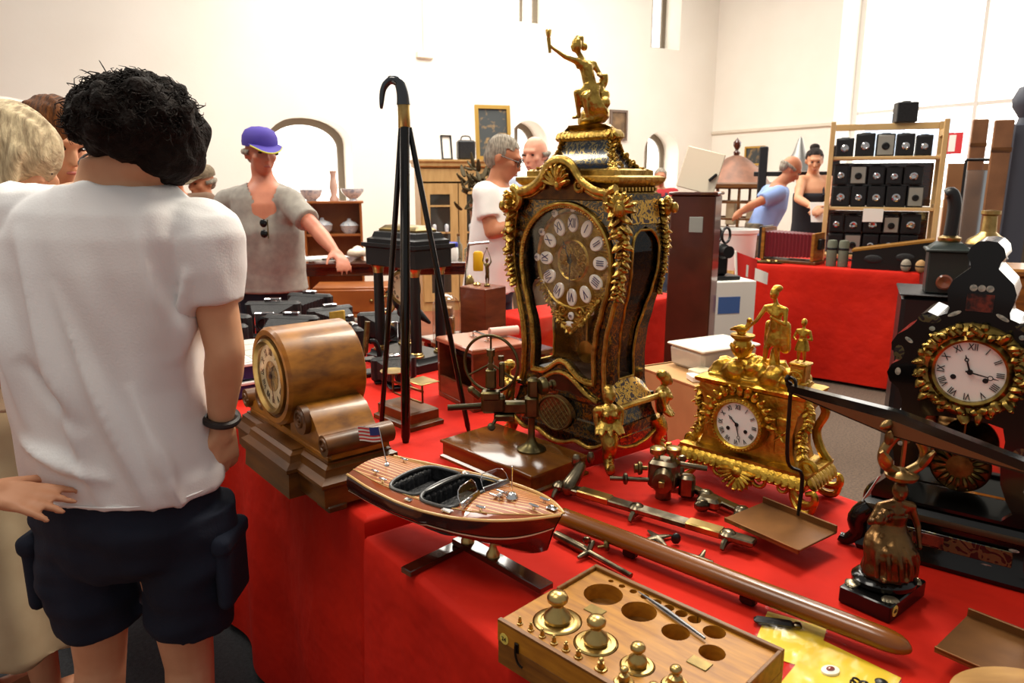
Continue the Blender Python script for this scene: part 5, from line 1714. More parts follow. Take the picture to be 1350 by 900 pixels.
# ================================================================== yellow display cards with jewellery in clear bags
M_yel = mat('yellow_card', (240, 206, 36), .55, 0, (226, 186, 20), scale=12)
M_bag = glass('clear_bag', (252, 252, 250), .10, .2, .25)
def card(a, b, c, lab, n):
    a, b, c = gpt(*a), gpt(*b), gpt(*c)
    o = a + Vector((0, 0, .0014 * (n - 1)))
    u_, v_ = b - a, c - a
    t = thing('display_card', o, 0., lab, 'card')
    k = MB()
    k.add([Vector((0, 0, .0008)), u_ + Vector((0, 0, .0008)), u_ + v_ + Vector((0, 0, .0008)), v_ + Vector((0, 0, .0008))] + [Vector((0, 0, .0002)), u_ + Vector((0, 0, .0002)), u_ + v_ + Vector((0, 0, .0002)), v_ + Vector((0, 0, .0002))], [(0, 1, 2, 3), (7, 6, 5, 4), (0, 4, 5, 1), (1, 5, 6, 2), (2, 6, 7, 3), (3, 7, 4, 0)])
    k.build('sheet', M_yel, t)
    MB().grid(lambda p, q: tuple(u_ * (p * 1.08 - .04) + v_ * (q * 1.08 - .04) + Vector((0, 0, .008 + .004 * noise.noise((p * 4, q * 4, n)) + .0012 * noise.noise((p * 17, q * 13, n))))), 30, 30).build('clear_bag', M_bag, t)
    return t, u_, v_
cA, uA, vA = card((1012, 806), (1090, 828), (990, 858), 'yellow card under the wooden bar, a pocket knife in its clear bag', 1)
cB_, uB, vB = card((1078, 842), (1188, 895), (1022, 910), 'yellow card of brooches in a clear bag beside the weight box', 2)
kn_ = thing('pocket_knife', cA.location + uA * .18 + vA * .30 + Vector((0, 0, .001)), R(-15), 'dark pocket knife inside the clear bag on the yellow card', 'knife')
MB().box((0, 0, .006), (.062, .016, .010), .004).build('handle', M_black, kn_)
MB().box((.036, 0, .006), (.012, .012, .008), .002).build('bolster', M_dsteel, kn_)
for x, y, lab in ((.35, .40, 'oval white brooch with a red stone on the yellow card'), (.70, .42, 'tangled dark metal brooch on the yellow card'), (.86, .22, 'small dark round charm at the corner of the yellow card')):
    p = cB_.location + uB * x + vB * y + Vector((0, 0, .001))
    br_ = thing('brooch', p, R(20), lab, 'brooch')
    if x < .5:
        MB().lathe([(.0145, 0), (.014, .003), (.008, .004), (0, .004)], 20, sy=.75).build('rim', M_enamel, br_)
        MB().ell((0, 0, .004), (.007, .005, .003), 12).build('stone', mat('red_stone', (130, 20, 18), .15, coat=.8), br_)
    elif x < .8:
        b2_ = MB()
        for k in range(5):
            b2_.torus((.008 * math.cos(k * 1.3), .008 * math.sin(k * 1.3), .004), .006, .0016, 14, 6, (k * .3, k * .2, 0))
        b2_.build('filigree', M_iron, br_)
    else:
        MB().lathe([(.008, 0), (.009, .003), (.004, .006), (0, .006)], 14).build('disc', M_black, br_)
# round chip box at the table edge
rb = thing('chip_box', on(1345, 958, TZ) + Vector((0, 0, 0)), 0., 'round pale chip wood box with a flat lid', 'box')
M_chip = wood('pale_chip_wood', (190, 144, 78), (160, 112, 54), rough=.5, coat=.05, scale=5, stretch=(2, 9, 2))
MB().lathe([(.078, 0), (.078, .034)], 40, sx=1.12, sy=.8).build('box_side', M_chip, rb)
MB().lathe([(.0805, .026), (.0815, .028), (.0815, .042), (.079, .044), (0, .0445)], 40, sx=1.12, sy=.8).build('lid', M_chip, rb)
# ================================================================== things further back on the first red table
M_mahog = wood('plain_mahogany', (128, 64, 36), (96, 44, 24), rough=.35, coat=.2, scale=5, stretch=(2, 2, 9))
M_leather = mat('black_leatherette', (22, 22, 24), .42, 0, (34, 34, 36), scale=80, bump=.3, bscale=250)
M_dgrey = mat('charcoal_metal', (44, 44, 46), .35, .5)
# tripod walking cane
A3 = [Vector((-.383, 2.056, TZ)), Vector((-.291, 1.909, TZ)), Vector((-.124, 2.003, TZ))]
ct = thing('tripod_cane', (-.275, 1.985, TZ), 0., 'black walking cane opened into a tripod with a crook handle and brass collar', 'cane')
o = Vector(ct.location)
top = at(533, 168, 1.985) - o
for k, (f, r_) in enumerate(zip(A3, (.0075, .0125, .0075))):
    a = top + Vector(((-.008, .002, .012)[k], (0, -.006, .004)[k], 0))
    MB().tube([f - o, (f - o).lerp(a, .02), (f - o).lerp(a, .65), a], [r_ * .7, r_, r_ * 1.05, r_], 10).build('leg', M_ebony, ct)
MB().lathe([(.0150, -.002), (.0160, .0), (.0155, .05), (.0160, .056), (.013, .058)], 20, c=top).build('collar', M_brass, ct)
h0 = top + Vector((0, 0, .056))
MB().tube(bez([h0, h0 + Vector((-.002, 0, .03)), h0 + Vector((-.012, 0, .056)), h0 + Vector((-.034, 0, .060)), h0 + Vector((-.052, 0, .036)), h0 + Vector((-.058, 0, -.010))], 26), [.0185 - .0005 * i for i in range(20)] + [.0082, .008, .0075, .007, .006, .005, .003], 14).build('crook', mat('horn_handle', (30, 36, 44), .12, coat=1.), ct)
# letter scale with brass pans
ps = thing('letter_scale', (-.310, 2.10, TZ), R(-47), 'brass letter scale with a round and a square pan on a stepped wooden base', 'scale')
MB().mould([(.010, 0), (.010, .012), (.004, .016), (0, .018), (0, .045), (-.006, .050)], .17, .10).build('base', M_oakD, ps)
MB().cyl((0, 0, .05), (0, 0, .125), .006, .004).box((0, 0, .105), (.16, .004, .008), .001).box((0, 0, .07), (.14, .004, .006), .001).build('beam_work', M_dullbrass, ps)
for sx in (-1, 1):
    MB().cyl((sx * .075, 0, .07), (sx * .075, 0, .135), .003, n=8).build('post', M_dullbrass, ps)
MB().lathe([(.002, .134), (.034, .135), (.038, .139), (.034, .1385), (.0, .137)], 28, c=(-.075, 0, 0)).build('round_pan', M_brass, ps)
MB().box((.075, 0, .137), (.078, .066, .003), .001).build('square_pan', M_brass, ps)
# mahogany instrument case with a carrying handle
wx = thing('instrument_case', (-.102, 2.320, TZ), R(-57), 'mahogany instrument case with an open side and a nickel handle on top', 'case')
W_, D_, H_ = .235, .190, .200
MB().box((0, 0, .008), (W_, D_, .016), .002).build('bottom', M_mahog, wx)
MB().box((0, 0, H_ - .008), (W_ + .008, D_ + .008, .016), .003).build('top', wood('pale_mahogany_top', (170, 104, 74), (150, 88, 60), rough=.3, coat=.3), wx)
MB().box((0, D_ / 2 - .006, H_ / 2), (W_, .012, H_ - .032)).build('back', M_mahog, wx)
for sx in (-1, 1):
    MB().box((sx * (W_ / 2 - .006), -.006, H_ / 2), (.012, D_ - .012, H_ - .032)).build('side', M_mahog, wx)
MB().box((0, -D_ / 2 + .006, .044), (W_ - .024, .010, .056)).build('front_rail', M_mahog, wx)
MB().cyl((-.10, -.03, .15), (.10, -.03, .15), .016, n=14).cyl((-.10, .02, .12), (.10, .02, .12), .012, n=14).build('rollers', M_black, wx)
hh = MB().tube(bez([(-.045, 0, H_), (-.043, 0, H_ + .016), (0, 0, H_ + .020), (.043, 0, H_ + .016), (.045, 0, H_)], 16), .004, 8).box((-.045, 0, H_ + .002), (.022, .014, .004)).box((.045, 0, H_ + .002), (.022, .014, .004))
hh.build('handle', M_chrome, wx)
rp = thing('paper_roll', Vector(wx.location) + Vector((.075, .045, H_ + .001)), R(25), 'pink paper roll lying on the mahogany instrument case', 'paper roll')
MB().lathe([(.010, -.05), (.016, -.05), (.016, .05), (.010, .05), (.010, -.05)], 20, M=Matrix.Translation((0, 0, .016)) @ Matrix.Rotation(pi / 2, 4, 'Y')).build('roll', mat('pink_paper', (236, 190, 176), .7), rp)
# black portico clock
pk_ = thing('portico_clock', (-.395, 2.80, TZ), R(-42), 'black portico clock with gilt column capitals and a stepped top', 'clock')
MB().mould([(.012, 0), (.012, .03), (.004, .036), (.0, .05)], .25, .15).build('base', M_black, pk_)
for sx in (-1, 1):
    for sy in (-1, 1):
        cm = MB().cyl((sx * .095, sy * .055, .066), (sx * .095, sy * .055, .335), .0185, .0165, 20).build('column', M_black, pk_)
        MB().lathe([(.026, 0), (.026, .006), (.020, .010), (.022, .014), (.018, .018)], 20, c=(sx * .095, sy * .055, .05)).build('column_base', M_brass, cm)
        MB().lathe([(.016, 0), (.018, .006), (.017, .012), (.022, .026), (.024, .03)], 20, c=(sx * .095, sy * .055, .333)).build('capital', M_brass, cm)
MB().mould([(-.002, .362), (.004, .366), (.004, .425), (.014, .432), (.014, .444)], .25, .15).build('entablature', M_black, pk_)
MB().mould([(0, .444), (.0, .458), (-.012, .464), (-.018, .482), (-.03, .486)], .25, .15).build('top_block', M_black, pk_)
MB().mould([(-.03, .486), (-.03, .492), (-.045, .505), (-.055, .507)], .25, .15).build('gilt_top', M_dullbrass, pk_)
pkd = MB().lathe([(0, -.03), (.062, -.03), (.066, 0), (.060, .008), (.052, .008), (.050, .002), (0, .002)], 40, M=Matrix.Translation((0, -.03, .285)) @ Matrix.Rotation(pi / 2, 4, 'X'))
pkd.build('dial_drum', M_brass, pk_)
dd = MB().lathe([(.050, .002), (.050, .004), (0, .0045)], 36, M=Matrix.Translation((0, -.03, .285)) @ Matrix.Rotation(pi / 2, 4, 'X')).build('dial', M_cream, pk_)
dial_marks(dd, (0, .285), .039, .016, M_ink, -.0352, stroke=.7)
MB().cyl((0, -.02, .225), (0, -.02, .16), .002, n=8).lathe([(0, -.004), (.03, -.002), (.03, .003), (0, .005)], 28, M=Matrix.Translation((0, -.02, .135)) @ Matrix.Rotation(pi / 2, 4, 'X')).build('pendulum', M_brass, pk_)
pk_.scale = (1.12, 1.12, 1.06)
# small dark side table behind, with a glass dome and a boxed statuette
sdp = Vector((-.20, 3.14, 0)) + V * .10
sd = thing('side_table', sdp, YT, 'small dark side table behind the red table with the glass dome', 'table')
MB().box((0, 0, TZ - .012), (.56, .34, .024), .004).build('top', M_hull, sd)
for sx in (-1, 1):
    for sy in (-1, 1):
        MB().box((sx * .25, sy * .14, (TZ - .024) / 2), (.035, .035, TZ - .024), .003).build('leg', M_hull, sd)
gdm = thing('glass_dome', at(597, 445, 3.05) * 1, 0., 'glass dome over a small brown wooden clock', 'glass dome')
gdm.location = (at(589, 445, 3.14).x, 3.14, TZ)
MB().lathe([(.070, 0), (.070, .016), (.060, .022), (0, .022)], 28).build('base', M_oakD, gdm)
MB().lathe([(.060, .022), (.060, .16), (.056, .185), (.045, .205), (.026, .219), (.0, .224)], 32).build('dome', glass('dome_glass', (250, 250, 248), .4), gdm)
MB().box((0, 0, .075), (.07, .06, .105), .004).box((0, 0, .148), (.055, .05, .04), .004).build('clock_body', M_oakL, gdm)
gd2 = thing('statuette_box', (at(637, 420, 3.20).x, 3.20, TZ), R(-40), 'brown wooden box topped by a small metal figure with raised arms', 'box')
MB().box((0, 0, .125), (.15, .14, .25), .004).build('box_body', M_mahog, gd2)
MB().lathe([(.018, 0), (.018, .006), (.012, .012), (0, .013)], 16, c=(-.035, 0, .25)).build('knob', M_brass, gd2)
sf = MB()
c0 = Vector((.025, 0, .25))
def sj(x, z, y=0.): return c0 + Vector((x, y, z))
human(sf, dict(head=sj(0, .115), neck=sj(0, .100), chest=sj(0, .085), pelvis=sj(.002, .062), lsh=sj(-.013, .095), lel=sj(-.024, .110), lha=sj(-.018, .135), rsh=sj(.013, .095), rel=sj(.024, .108), rha=sj(.018, .132), lkn=sj(-.006, .035), lfo=sj(-.004, .008), rkn=sj(.008, .035), rfo=sj(.006, .008)), .020)
sf.lathe([(.014, 0), (.014, .008), (.006, .012)], 12, c=c0)
link('figure', sf.blob(.0022, 2), M_dullbrass, gd2)
MB().tube([sj(-.018, .135), sj(0, .165), sj(.018, .132)], .0016, 6).ell(sj(0, .166), .005, 8).build('hoop', M_dullbrass, gd2)
# bent chrome burner with yellow tank
bn = thing('table_burner', (at(628, 385, 3.36).x, 3.36, TZ), R(10), 'bent chrome pipe stand holding a small yellow tank', 'burner')
MB().tube(bez([(-.05, 0, 0), (-.05, 0, .22), (-.035, 0, .40), (-.02, 0, .418), (.06, 0, .425)], 24), .006, 8).box((-.02, 0, .005), (.10, .07, .010), .003).build('pipe_stand', M_chrome, bn)
MB().lathe([(0, 0), (.022, .002), (.024, .01), (.024, .08), (.018, .09), (0, .092)], 20, c=(.010, 0, .295)).build('tank', mat('yellow_paint', (232, 176, 22), .3), bn)
MB().ell((-.03, 0, .24), (.022, .018, .04), 12).build('bulb', M_brass, bn)
# plastic sorter boxes
M_wplast = mat('white_plastic', (226, 226, 222), .35)
M_bplast = mat('dark_blue_plastic', (28, 40, 88), .4)
for k, (z, lab) in enumerate(((0., 'blue plastic sorter box at the bottom of its stack beside the drum clock'), (.062, 'blue plastic sorter box on top of its stack beside the drum clock'))):
    sb_ = thing('sorter_box', (-.955, 2.49, TZ + z), R(-52), lab, 'box')
    MB().box((0, 0, .022), (.36, .25, .044), .004).build('tub', M_bplast, sb_)
    MB().box((0, 0, .050), (.37, .26, .012), .003).build('rim', M_wplast, sb_)
    if k == 1:
        for i in range(4):
            for j in range(2):
                MB().box((-.135 + .09 * i, -.058 + .116 * j, .0575), (.080, .104, .003), .001).build('lid_pane', mat('frosted_lid', (206, 206, 200), .25), sb_)
# folding cameras and field glasses
def folding_camera(loc, yaw, lab, s=1., grp=None, open_=True):
    t = thing('folding_camera', loc, yaw, lab, 'camera', grp)
    MB().box((0, .03 * s, .055 * s), (.17 * s, .034 * s, .09 * s), .008 * s).box((0, .03 * s, .005 * s), (.15 * s, .03 * s, .010 * s), .002).build('body', M_leather, t)
    if open_:
        bl_ = MB()
        rings = []
        for i in range(15):
            q = i / 14
            w1, h1 = (.066 - .030 * q - (.005 if i % 2 else 0)) * s, (.036 - .012 * q - (.005 if i % 2 else 0)) * s
            y = (.012 - .095 * q) * s
            rings.append([Vector((x * w1, y, .055 * s + z * h1)) for x, z in ((-1, -1), (1, -1), (1, 1), (-1, 1))])
        bl_.loft(rings)
        bl_.build('bellows', M_leather, t, ang=10)
        MB().box((0, -.045 * s, .012 * s), (.085 * s, .12 * s, .006 * s), .002).build('bed', M_leather, t)
        st2 = MB().box((0, -.088 * s, .052 * s), (.058 * s, .008 * s, .066 * s), .003).build('lens_standard', M_chrome, t)
        MB().lathe([(.022 * s, 0), (.022 * s, .012 * s), (.017 * s, .014 * s), (.014 * s, .008 * s), (0, .007 * s)], 20, M=Matrix.Translation((0, -.092 * s, .052 * s)) @ Matrix.Rotation(pi / 2, 4, 'X')).build('lens', M_dgrey, st2)
    MB().box((0, .03 * s, .104 * s), (.05 * s, .02 * s, .012 * s), .003).build('viewfinder', M_chrome, t)
    return t
spots = [(-1.37, .50, -20, 1.0, 'close behind the blue sorter boxes'), (-.97, .60, 20, .85, 'behind the letter scale'), (-1.68, .19, 10, 1.1, 'beside the far end of the sorter boxes'), (-1.54, .68, -60, 1.0, 'with bellows turned towards the sorter boxes'),
         (-1.62, .90, 20, 1.0, 'next to the black bird'), (-1.72, .50, -10, 1.1, 'in the middle of the camera row'), (-1.88, .78, 40, 1.0, 'lying next to the grey tapered case'), (-1.95, .30, -30, 1.1, 'on the visitors side of the camera row'),
         (-2.08, .56, 5, 1.15, 'next but one to the table end'), (-2.26, .80, -15, 1.1, 'at the back corner of the table end'), (-2.30, .36, 25, 1.15, 'at the front corner of the table end')]
for a_, b_, yw, s_, lab in spots:
    folding_camera(tp(a_, b_), R(yw), 'black folding bellows camera ' + lab, s_ * (1.3 if a_ < -1.55 else 1.1))
def binoc(loc, yaw, lab):
    t = thing('field_glasses', loc, yaw, lab, 'binoculars')
    for sx in (-1, 1):
        b_ = MB().lathe([(.028, -.05), (.030, -.03), (.026, .0), (.019, .03), (.021, .05), (.021, .056)], 20, M=Matrix.Translation((sx * .036, 0, .031)) @ Matrix.Rotation(pi / 2, 4, 'X')).build('barrel', M_leather, t)
        MB().lathe([(.0305, -.052), (.0305, -.044)], 20, M=Matrix.Translation((sx * .036, 0, .031)) @ Matrix.Rotation(pi / 2, 4, 'X')).build('lens_ring', M_chrome, b_)
    MB().cyl((0, -.03, .032), (0, .045, .032), .008, n=12).box((0, -.02, .034), (.05, .014, .01), .002).box((0, .035, .034), (.05, .012, .01), .002).build('bridge', M_dgrey, t)
binoc(tp(-1.12, .40), R(30), 'black field glasses with bright lens rings beside the sorter boxes')
binoc(tp(-.90, .92), R(-50), 'black field glasses between the portico clock and the mahogany case')
for ta, tb_, yw, lab, m_, L_ in ((-1.86, .64, 65, 'short brass telescope lying across the folding cameras', M_brass, .13), (-2.06, .92, 80, 'grey tapered case lying at the far rim of the table', mat('grey_felt', (136, 128, 116), .8), .20)):
    t = thing('telescope' if m_ is M_brass else 'tapered_case', tp(ta, tb_), R(yw), lab, 'telescope' if m_ is M_brass else 'case')
    MB().lathe([(0, -L_ / 2), (.022, -L_ / 2), (.024, -L_ / 4), (.023, 0), (.018, .002), (.018, L_ / 2), (0, L_ / 2)], 20, M=Matrix.Translation((0, 0, .024)) @ Matrix.Rotation(pi / 2, 4, 'X')).build('tube', m_, t)
    MB().lathe([(.0245, -L_ * .48), (.0245, -L_ * .36)], 20, M=Matrix.Translation((0, 0, .024)) @ Matrix.Rotation(pi / 2, 4, 'X')).build('end_ring', M_dullbrass, t)
pl = thing('brass_plate', tp(-1.66, .70), R(-20), 'leaning engraved brass plate on an easel foot', 'plate')
Mq = Matrix.Rotation(R(-14), 4, 'X') @ Matrix.Rotation(R(-10), 4, 'Y')
MB().box((0, 0, .085), (.075, .014, .135), .003, M=Mq).build('plate', mat('yellow_brass_plate', (206, 164, 70), .45, .8, (170, 128, 48), scale=20), pl)
MB().box((0, .03, .05), (.05, .012, .10), .002, M=Matrix.Rotation(R(20), 4, 'X')).build('easel_leg', M_oakD, pl)
MB().lathe([(.022, 0), (.022, .006), (0, .007)], 20, M=Mq @ Matrix.Translation((-.01, -.008, .04)) @ Matrix.Rotation(pi / 2, 4, 'X')).build('small_dial', M_cream, pl)
# black bird holding a brass ring
bb = thing('bird_sculpture', tp(-1.42, .90), R(-10), 'black cast bird perched on a post with a brass ringed lens in its beak', 'sculpture')
bm2 = MB()
bm2.lathe([(.045, 0), (.045, .02), (.018, .03), (.014, .12), (.022, .14)], 20)
bm2.ell((.01, 0, .175), (.055, .034, .036), 14, (0, -.5, 0)).cap((-.03, 0, .195), (-.045, 0, .235), .024, .020).ell((-.05, 0, .25), (.024, .018, .02), 12).cap((-.066, 0, .252), (-.09, 0, .240), .009, .003).cap((.05, 0, .16), (.10, 0, .12), .022, .008)
bm2.tube(bez([(-.04, 0, .26), (-.02, 0, .285), (.02, 0, .285), (.035, 0, .255)], 12), .012, 8)
link('bird', bm2.blob(.004, 2), M_black, bb)
MB().torus((-.085, -.005, .19), .034, .006, 28, 8, (pi / 2, 0, .3)).cyl((-.085, -.005, .225), (-.08, 0, .242), .003, n=6).build('brass_ring', M_brass, bb)
MB().lathe([(.032, 0), (0, .006)], 24, M=Matrix.Translation((-.085, -.005, .19)) @ Matrix.Rotation(.3, 4, 'Z') @ Matrix.Rotation(pi / 2, 4, 'X')).build('lens', M_glass, bb)
# small black microscope among the cameras
ms = thing('microscope', tp(-1.14, .59), R(30), 'small black cast iron microscope beside the portico clock', 'microscope')
MB().box((0, 0, .008), (.09, .07, .016), .004).tube(bez([(.03, 0, .016), (.035, 0, .08), (.02, 0, .12), (.0, 0, .125)], 12), .010, 8).box((-.01, 0, .06), (.06, .05, .008), .002).build('stand', M_black, ms)
MB().cyl((-.02, 0, .085), (-.005, 0, .20), .011, .010, 14).cyl((-.022, 0, .072), (-.02, 0, .085), .006, n=10).build('tube', M_dullbrass, ms)
# ================================================================== furniture and stalls further back
M_pine = wood('pale_oak', (206, 168, 110), (184, 144, 88), rough=.5, coat=.05, scale=4, stretch=(6, 6, 1))
M_pine2 = wood('rack_pine', (222, 186, 128), (200, 160, 104), rough=.55, coat=.0, scale=4)
M_china = mat('blue_white_china', (226, 228, 230), .2, 0, (150, 166, 190), scale=30, lo=.5, hi=.7, coat=.4)
M_orange = wood('orange_teak', (166, 96, 40), (136, 72, 28), rough=.4, coat=.2)
M_paper = mat('white_paper', (240, 238, 230), .7)
def table(loc, yaw, L_, W_, h, m, lab, leg=.06):
    t = thing('table', loc, yaw, lab, 'table')
    MB().box((0, 0, h - .018), (L_, W_, .036), .006).build('table_top', m, t)
    MB().box((0, 0, h - .075), (L_ - .1, W_ - .1, .08), .004).build('apron', m, t)
    for sx in (-1, 1):
        for sy in (-1, 1):
            MB().box((sx * (L_ / 2 - .08), sy * (W_ / 2 - .08), (h - .115) / 2), (leg, leg, h - .115), .006, taper=1.15).build('leg', m, t)
    return t
def gpos(px, Y, z=0.):
    p = at(px, 450, Y)
    k = Y
    r = ray(px, 300)
    return Vector((r.x / r.y * Y, Y, z))
# long dark table
tb0 = gpos(505, 6.6)
table(tb0, R(6), 1.75, .75, .80, M_hull, 'long dark polished table before the glazed oak cabinet')
def onT(px, Y, z): 
    p = gpos(px, Y, z); return p
for i, px in enumerate((568, 582, 597)):
    j = thing('lidded_jar', onT(px, 6.45, .80), 0, ('white jar with a blue lid, nearest the clear bottles by the portico clock', 'middle white jar with a blue lid on the long dark table', 'white jar with a blue lid, nearest the visitor in white')[i], 'jar', 'blue lidded jars on the dark table')
    MB().lathe([(0, 0), (.04, 0), (.045, .02), (.045, .10), (.038, .115)], 20).build('jar', M_enamel, j)
    MB().lathe([(.042, .114), (.044, .118), (.044, .150), (.03, .158), (0, .160)], 20).build('lid', mat('cobalt_lid', (48, 66, 168), .3), j)
for i, (px, h) in enumerate(((543, .17), (557, .13), (604, .20), (617, .14))):
    j = thing('glass_bottle', onT(px, 6.55, .80), 0, ('tall clear bottle beside the blue lidded jars', 'short clear bottle near the portico clock', 'tallest clear bottle next to the man in white', 'squat clear bottle next to the man in white')[i], 'bottle')
    MB().lathe([(0, 0), (.035, 0), (.036, h * .6), (.014, h * .78), (.012, h)], 18).build('bottle', glass('bottle_glass', (214, 226, 224), .5), j)
    MB().lathe([(.013, h), (.014, h + .02), (0, h + .022)], 12).build('stopper', M_oakD, j)
pp = thing('paper_stack', onT(416, 6.55, .80), R(8), 'white papers spread on the end of the long dark table', 'papers')
for k in range(3):
    MB().box((.10 * k - .1, .03 * k, .004 + .004 * k), (.30, .22, .004), 0, rz=.2 * k).build('sheet', M_paper, pp)
lc = thing('lace_heap', onT(480, 6.6, .80), 0, 'crumpled cream lace cloth on the long dark table', 'cloth')
lm = MB()
for k in range(12):
    lm.ell((random.uniform(-.10, .10), random.uniform(-.07, .07), .056), (.06, .05, .035 + .02 * random.random()), 10)
link('heap', lm.blob(.012, 2), mat('cream_lace', (238, 218, 192), .8, bump=.5, bscale=60), lc)
# chest of drawers under it
dw = thing('drawer_chest', gpos(462, 6.0), R(6), 'orange brown chest of drawers standing before the long dark table', 'chest')
MB().box((0, 0, .34), (.60, .36, .62), .006).box((0, 0, .015), (.56, .32, .03)).build('carcass', M_orange, dw)
for k in range(3):
    d_ = MB().box((0, -.185, .14 + .20 * k), (.55, .02, .18), .005).build('drawer', M_orange, dw)
    for sx in (-1, 1):
        MB().ell((sx * .16, -.205, .14 + .20 * k), .016, 10).build('knob', M_dullbrass, d_)
# open shelf cabinet with china
oc = thing('open_cabinet', gpos(440, 8.2), R(12), 'small brown open shelf cabinet carrying bowls and a vase', 'cabinet')
W_, D_, H_ = .62, .34, 1.24
for sx in (-1, 1):
    MB().box((sx * (W_ / 2 - .012), 0, H_ / 2), (.024, D_, H_)).build('side', M_orange, oc)
MB().box((0, D_ / 2 - .008, H_ / 2), (W_ - .048, .016, H_)).build('back', M_orange, oc)
for z in (.05, .50, .90, H_ + .012):
    MB().box((0, 0, z), ((W_ + .04) if z > H_ else W_ - .05, D_ + (.03 if z > H_ else -.02), .024), .003).build('shelf', M_orange, oc)
oc_l = Vector(oc.location)
Moc = Matrix.Rotation(R(12), 3, 'Z')
def ocp(x, z): return oc_l + Moc @ Vector((x, -.02, z))
for x, z, nm, lab, pr in ((-.22, H_ + .025, 'bowl', 'wide grey bowl on the shelf cabinet beside the vase', [(.0, 0), (.05, 0), (.055, .01), (.10, .05), (.125, .12), (.12, .12), (.09, .05), (0, .02)]),
                      (.22, H_ + .025, 'bowl', 'footed pale green bowl at the end of the shelf cabinet', [(0, 0), (.05, 0), (.04, .02), (.08, .05), (.12, .10), (.125, .13), (.115, .13), (.07, .055), (0, .03)]),
                      (.02, H_ + .025, 'vase', 'slender pink vase standing on the shelf cabinet', [(0, 0), (.05, 0), (.05, .02), (.03, .06), (.045, .14), (.035, .22), (.025, .28), (.045, .32), (.04, .32), (0, .1)]),
                      (-.12, .912, 'tureen', 'lidded china tureen on the shelf beneath the grey bowl', [(0, 0), (.06, 0), (.10, .04), (.11, .09), (.115, .095), (.08, .13), (.03, .145), (.02, .155), (.02, .17), (0, .175)]),
                      (.17, .912, 'tureen', 'lidded china tureen on the shelf beneath the green bowl', [(0, 0), (.06, 0), (.09, .04), (.10, .08), (.105, .085), (.07, .12), (.03, .135), (.02, .145), (.02, .16), (0, .165)])):
    tag(MB().lathe(pr, 24).build(nm, M_china if nm != 'vase' else mat('pink_vase', (206, 168, 150), .3), None, ocp(x, z)), lab, nm)
for k in range(5):
    tag(MB().lathe([(0, 0), (.06, 0), (.11, .02), (.108, .024), (0, .008)], 20).build('plate', M_china, None, ocp(-.18 + .09 * k, .512) + Vector((0, 0, 0))), ('plate on the lower shelf, first of five beside the wall side', 'second plate on the lower shelf of the brown cabinet', 'third plate on the lower shelf of the brown cabinet', 'fourth plate on the lower shelf of the brown cabinet', 'fifth plate on the lower shelf of the brown cabinet')[k], 'plate') if k in (0, 4) else None
# glazed oak cabinet
gcab = thing('glazed_cabinet', gpos(600, 8.7), R(16), 'pale oak cabinet with two glazed doors', 'cabinet')
W_, D_, H_ = .86, .42, 1.62
MB().box((0, D_ / 2 - .01, H_ / 2), (W_, .02, H_)).build('back', M_pine, gcab)
for sx in (-1, 1):
    MB().box((sx * (W_ / 2 - .015), 0, H_ / 2), (.03, D_ - .04, H_)).build('side', M_pine, gcab)
MB().mould([(0, H_), (.03, H_ + .02), (.03, H_ + .05), (.05, H_ + .07), (.05, H_ + .09)], W_, D_).build('cornice', M_pine, gcab)
MB().box((0, -.02, .05), (W_ - .06, D_ - .08, .1)).build('plinth', M_pine, gcab)
for z in (.55, .9, 1.2):
    MB().box((0, 0, z), (W_ - .06, D_ - .08, .02)).build('shelf', M_pine, gcab)
MB().box((0, -D_ / 2 + .01, H_ - .08), (W_, .02, .14)).build('frieze', M_pine, gcab)
for sx in (-1, 1):
    x0, x1, z0, z1 = (-W_ / 2 + .015, -.006, .11, H_ - .17) if sx < 0 else (.006, W_ / 2 - .015, .11, H_ - .17)
    dr_ = MB().holed([(x0, z0), (x1, z0), (x1, z1), (x0, z1)], [[(x0 + .09, z0 + .1), (x1 - .09, z0 + .1), (x1 - .09, z1 - .12), (x0 + .09, z1 - .12)]], -D_ / 2, -D_ / 2 + .022).build('door', M_pine, gcab)
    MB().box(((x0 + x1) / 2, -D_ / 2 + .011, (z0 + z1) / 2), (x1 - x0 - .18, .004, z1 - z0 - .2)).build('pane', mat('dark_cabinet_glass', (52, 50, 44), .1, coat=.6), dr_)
    for z in (.55, .9, 1.2):
        MB().box(((x0 + x1) / 2, -D_ / 2 + .006, z), (x1 - x0 - .18, .012, .02)).build('glazing_bar', M_pine, dr_)
    for k in range(3):
        for i in range(3):
            MB().lathe([(0, 0), (.02, 0), (.025, .06), (.02, .08), (.0, .09)], 10, c=((x0 + x1) / 2 - .07 + .07 * i, -D_ / 2 + .004, (.56, .91, 1.21)[k])).build('cup', M_china, dr_) if k < 2 and i != 1 else None
gct = Vector(gcab.location)
Mgc = Matrix.Rotation(R(16), 3, 'Z')
def gcp(x, y): return gct + Mgc @ Vector((x, y, 0)) + Vector((0, 0, H_ + .09))
M_canvas = mat('dark_flower_painting', (62, 66, 66), .6, 0, (190, 150, 90), scale=9, lo=.52, hi=.72)
def picture(loc, yaw, w_, h_, lab, fr, cv, lean=R(-8)):
    t = thing('framed_picture', loc, yaw, lab, 'picture')
    Mx_ = Matrix.Rotation(lean, 4, 'X')
    o_ = [(-w_ / 2, 0), (w_ / 2, 0), (w_ / 2, h_), (-w_ / 2, h_)]
    k = min(w_, h_) * .1
    i_ = [(-w_ / 2 + k, k), (w_ / 2 - k, k), (w_ / 2 - k, h_ - k), (-w_ / 2 + k, h_ - k)]
    MB().holed(o_, [i_], -.03, .0, M=Mx_).build('frame', fr, t)
    MB().prism(i_, -.012, -.006, M=Mx_).build('canvas', cv, t)
    return t
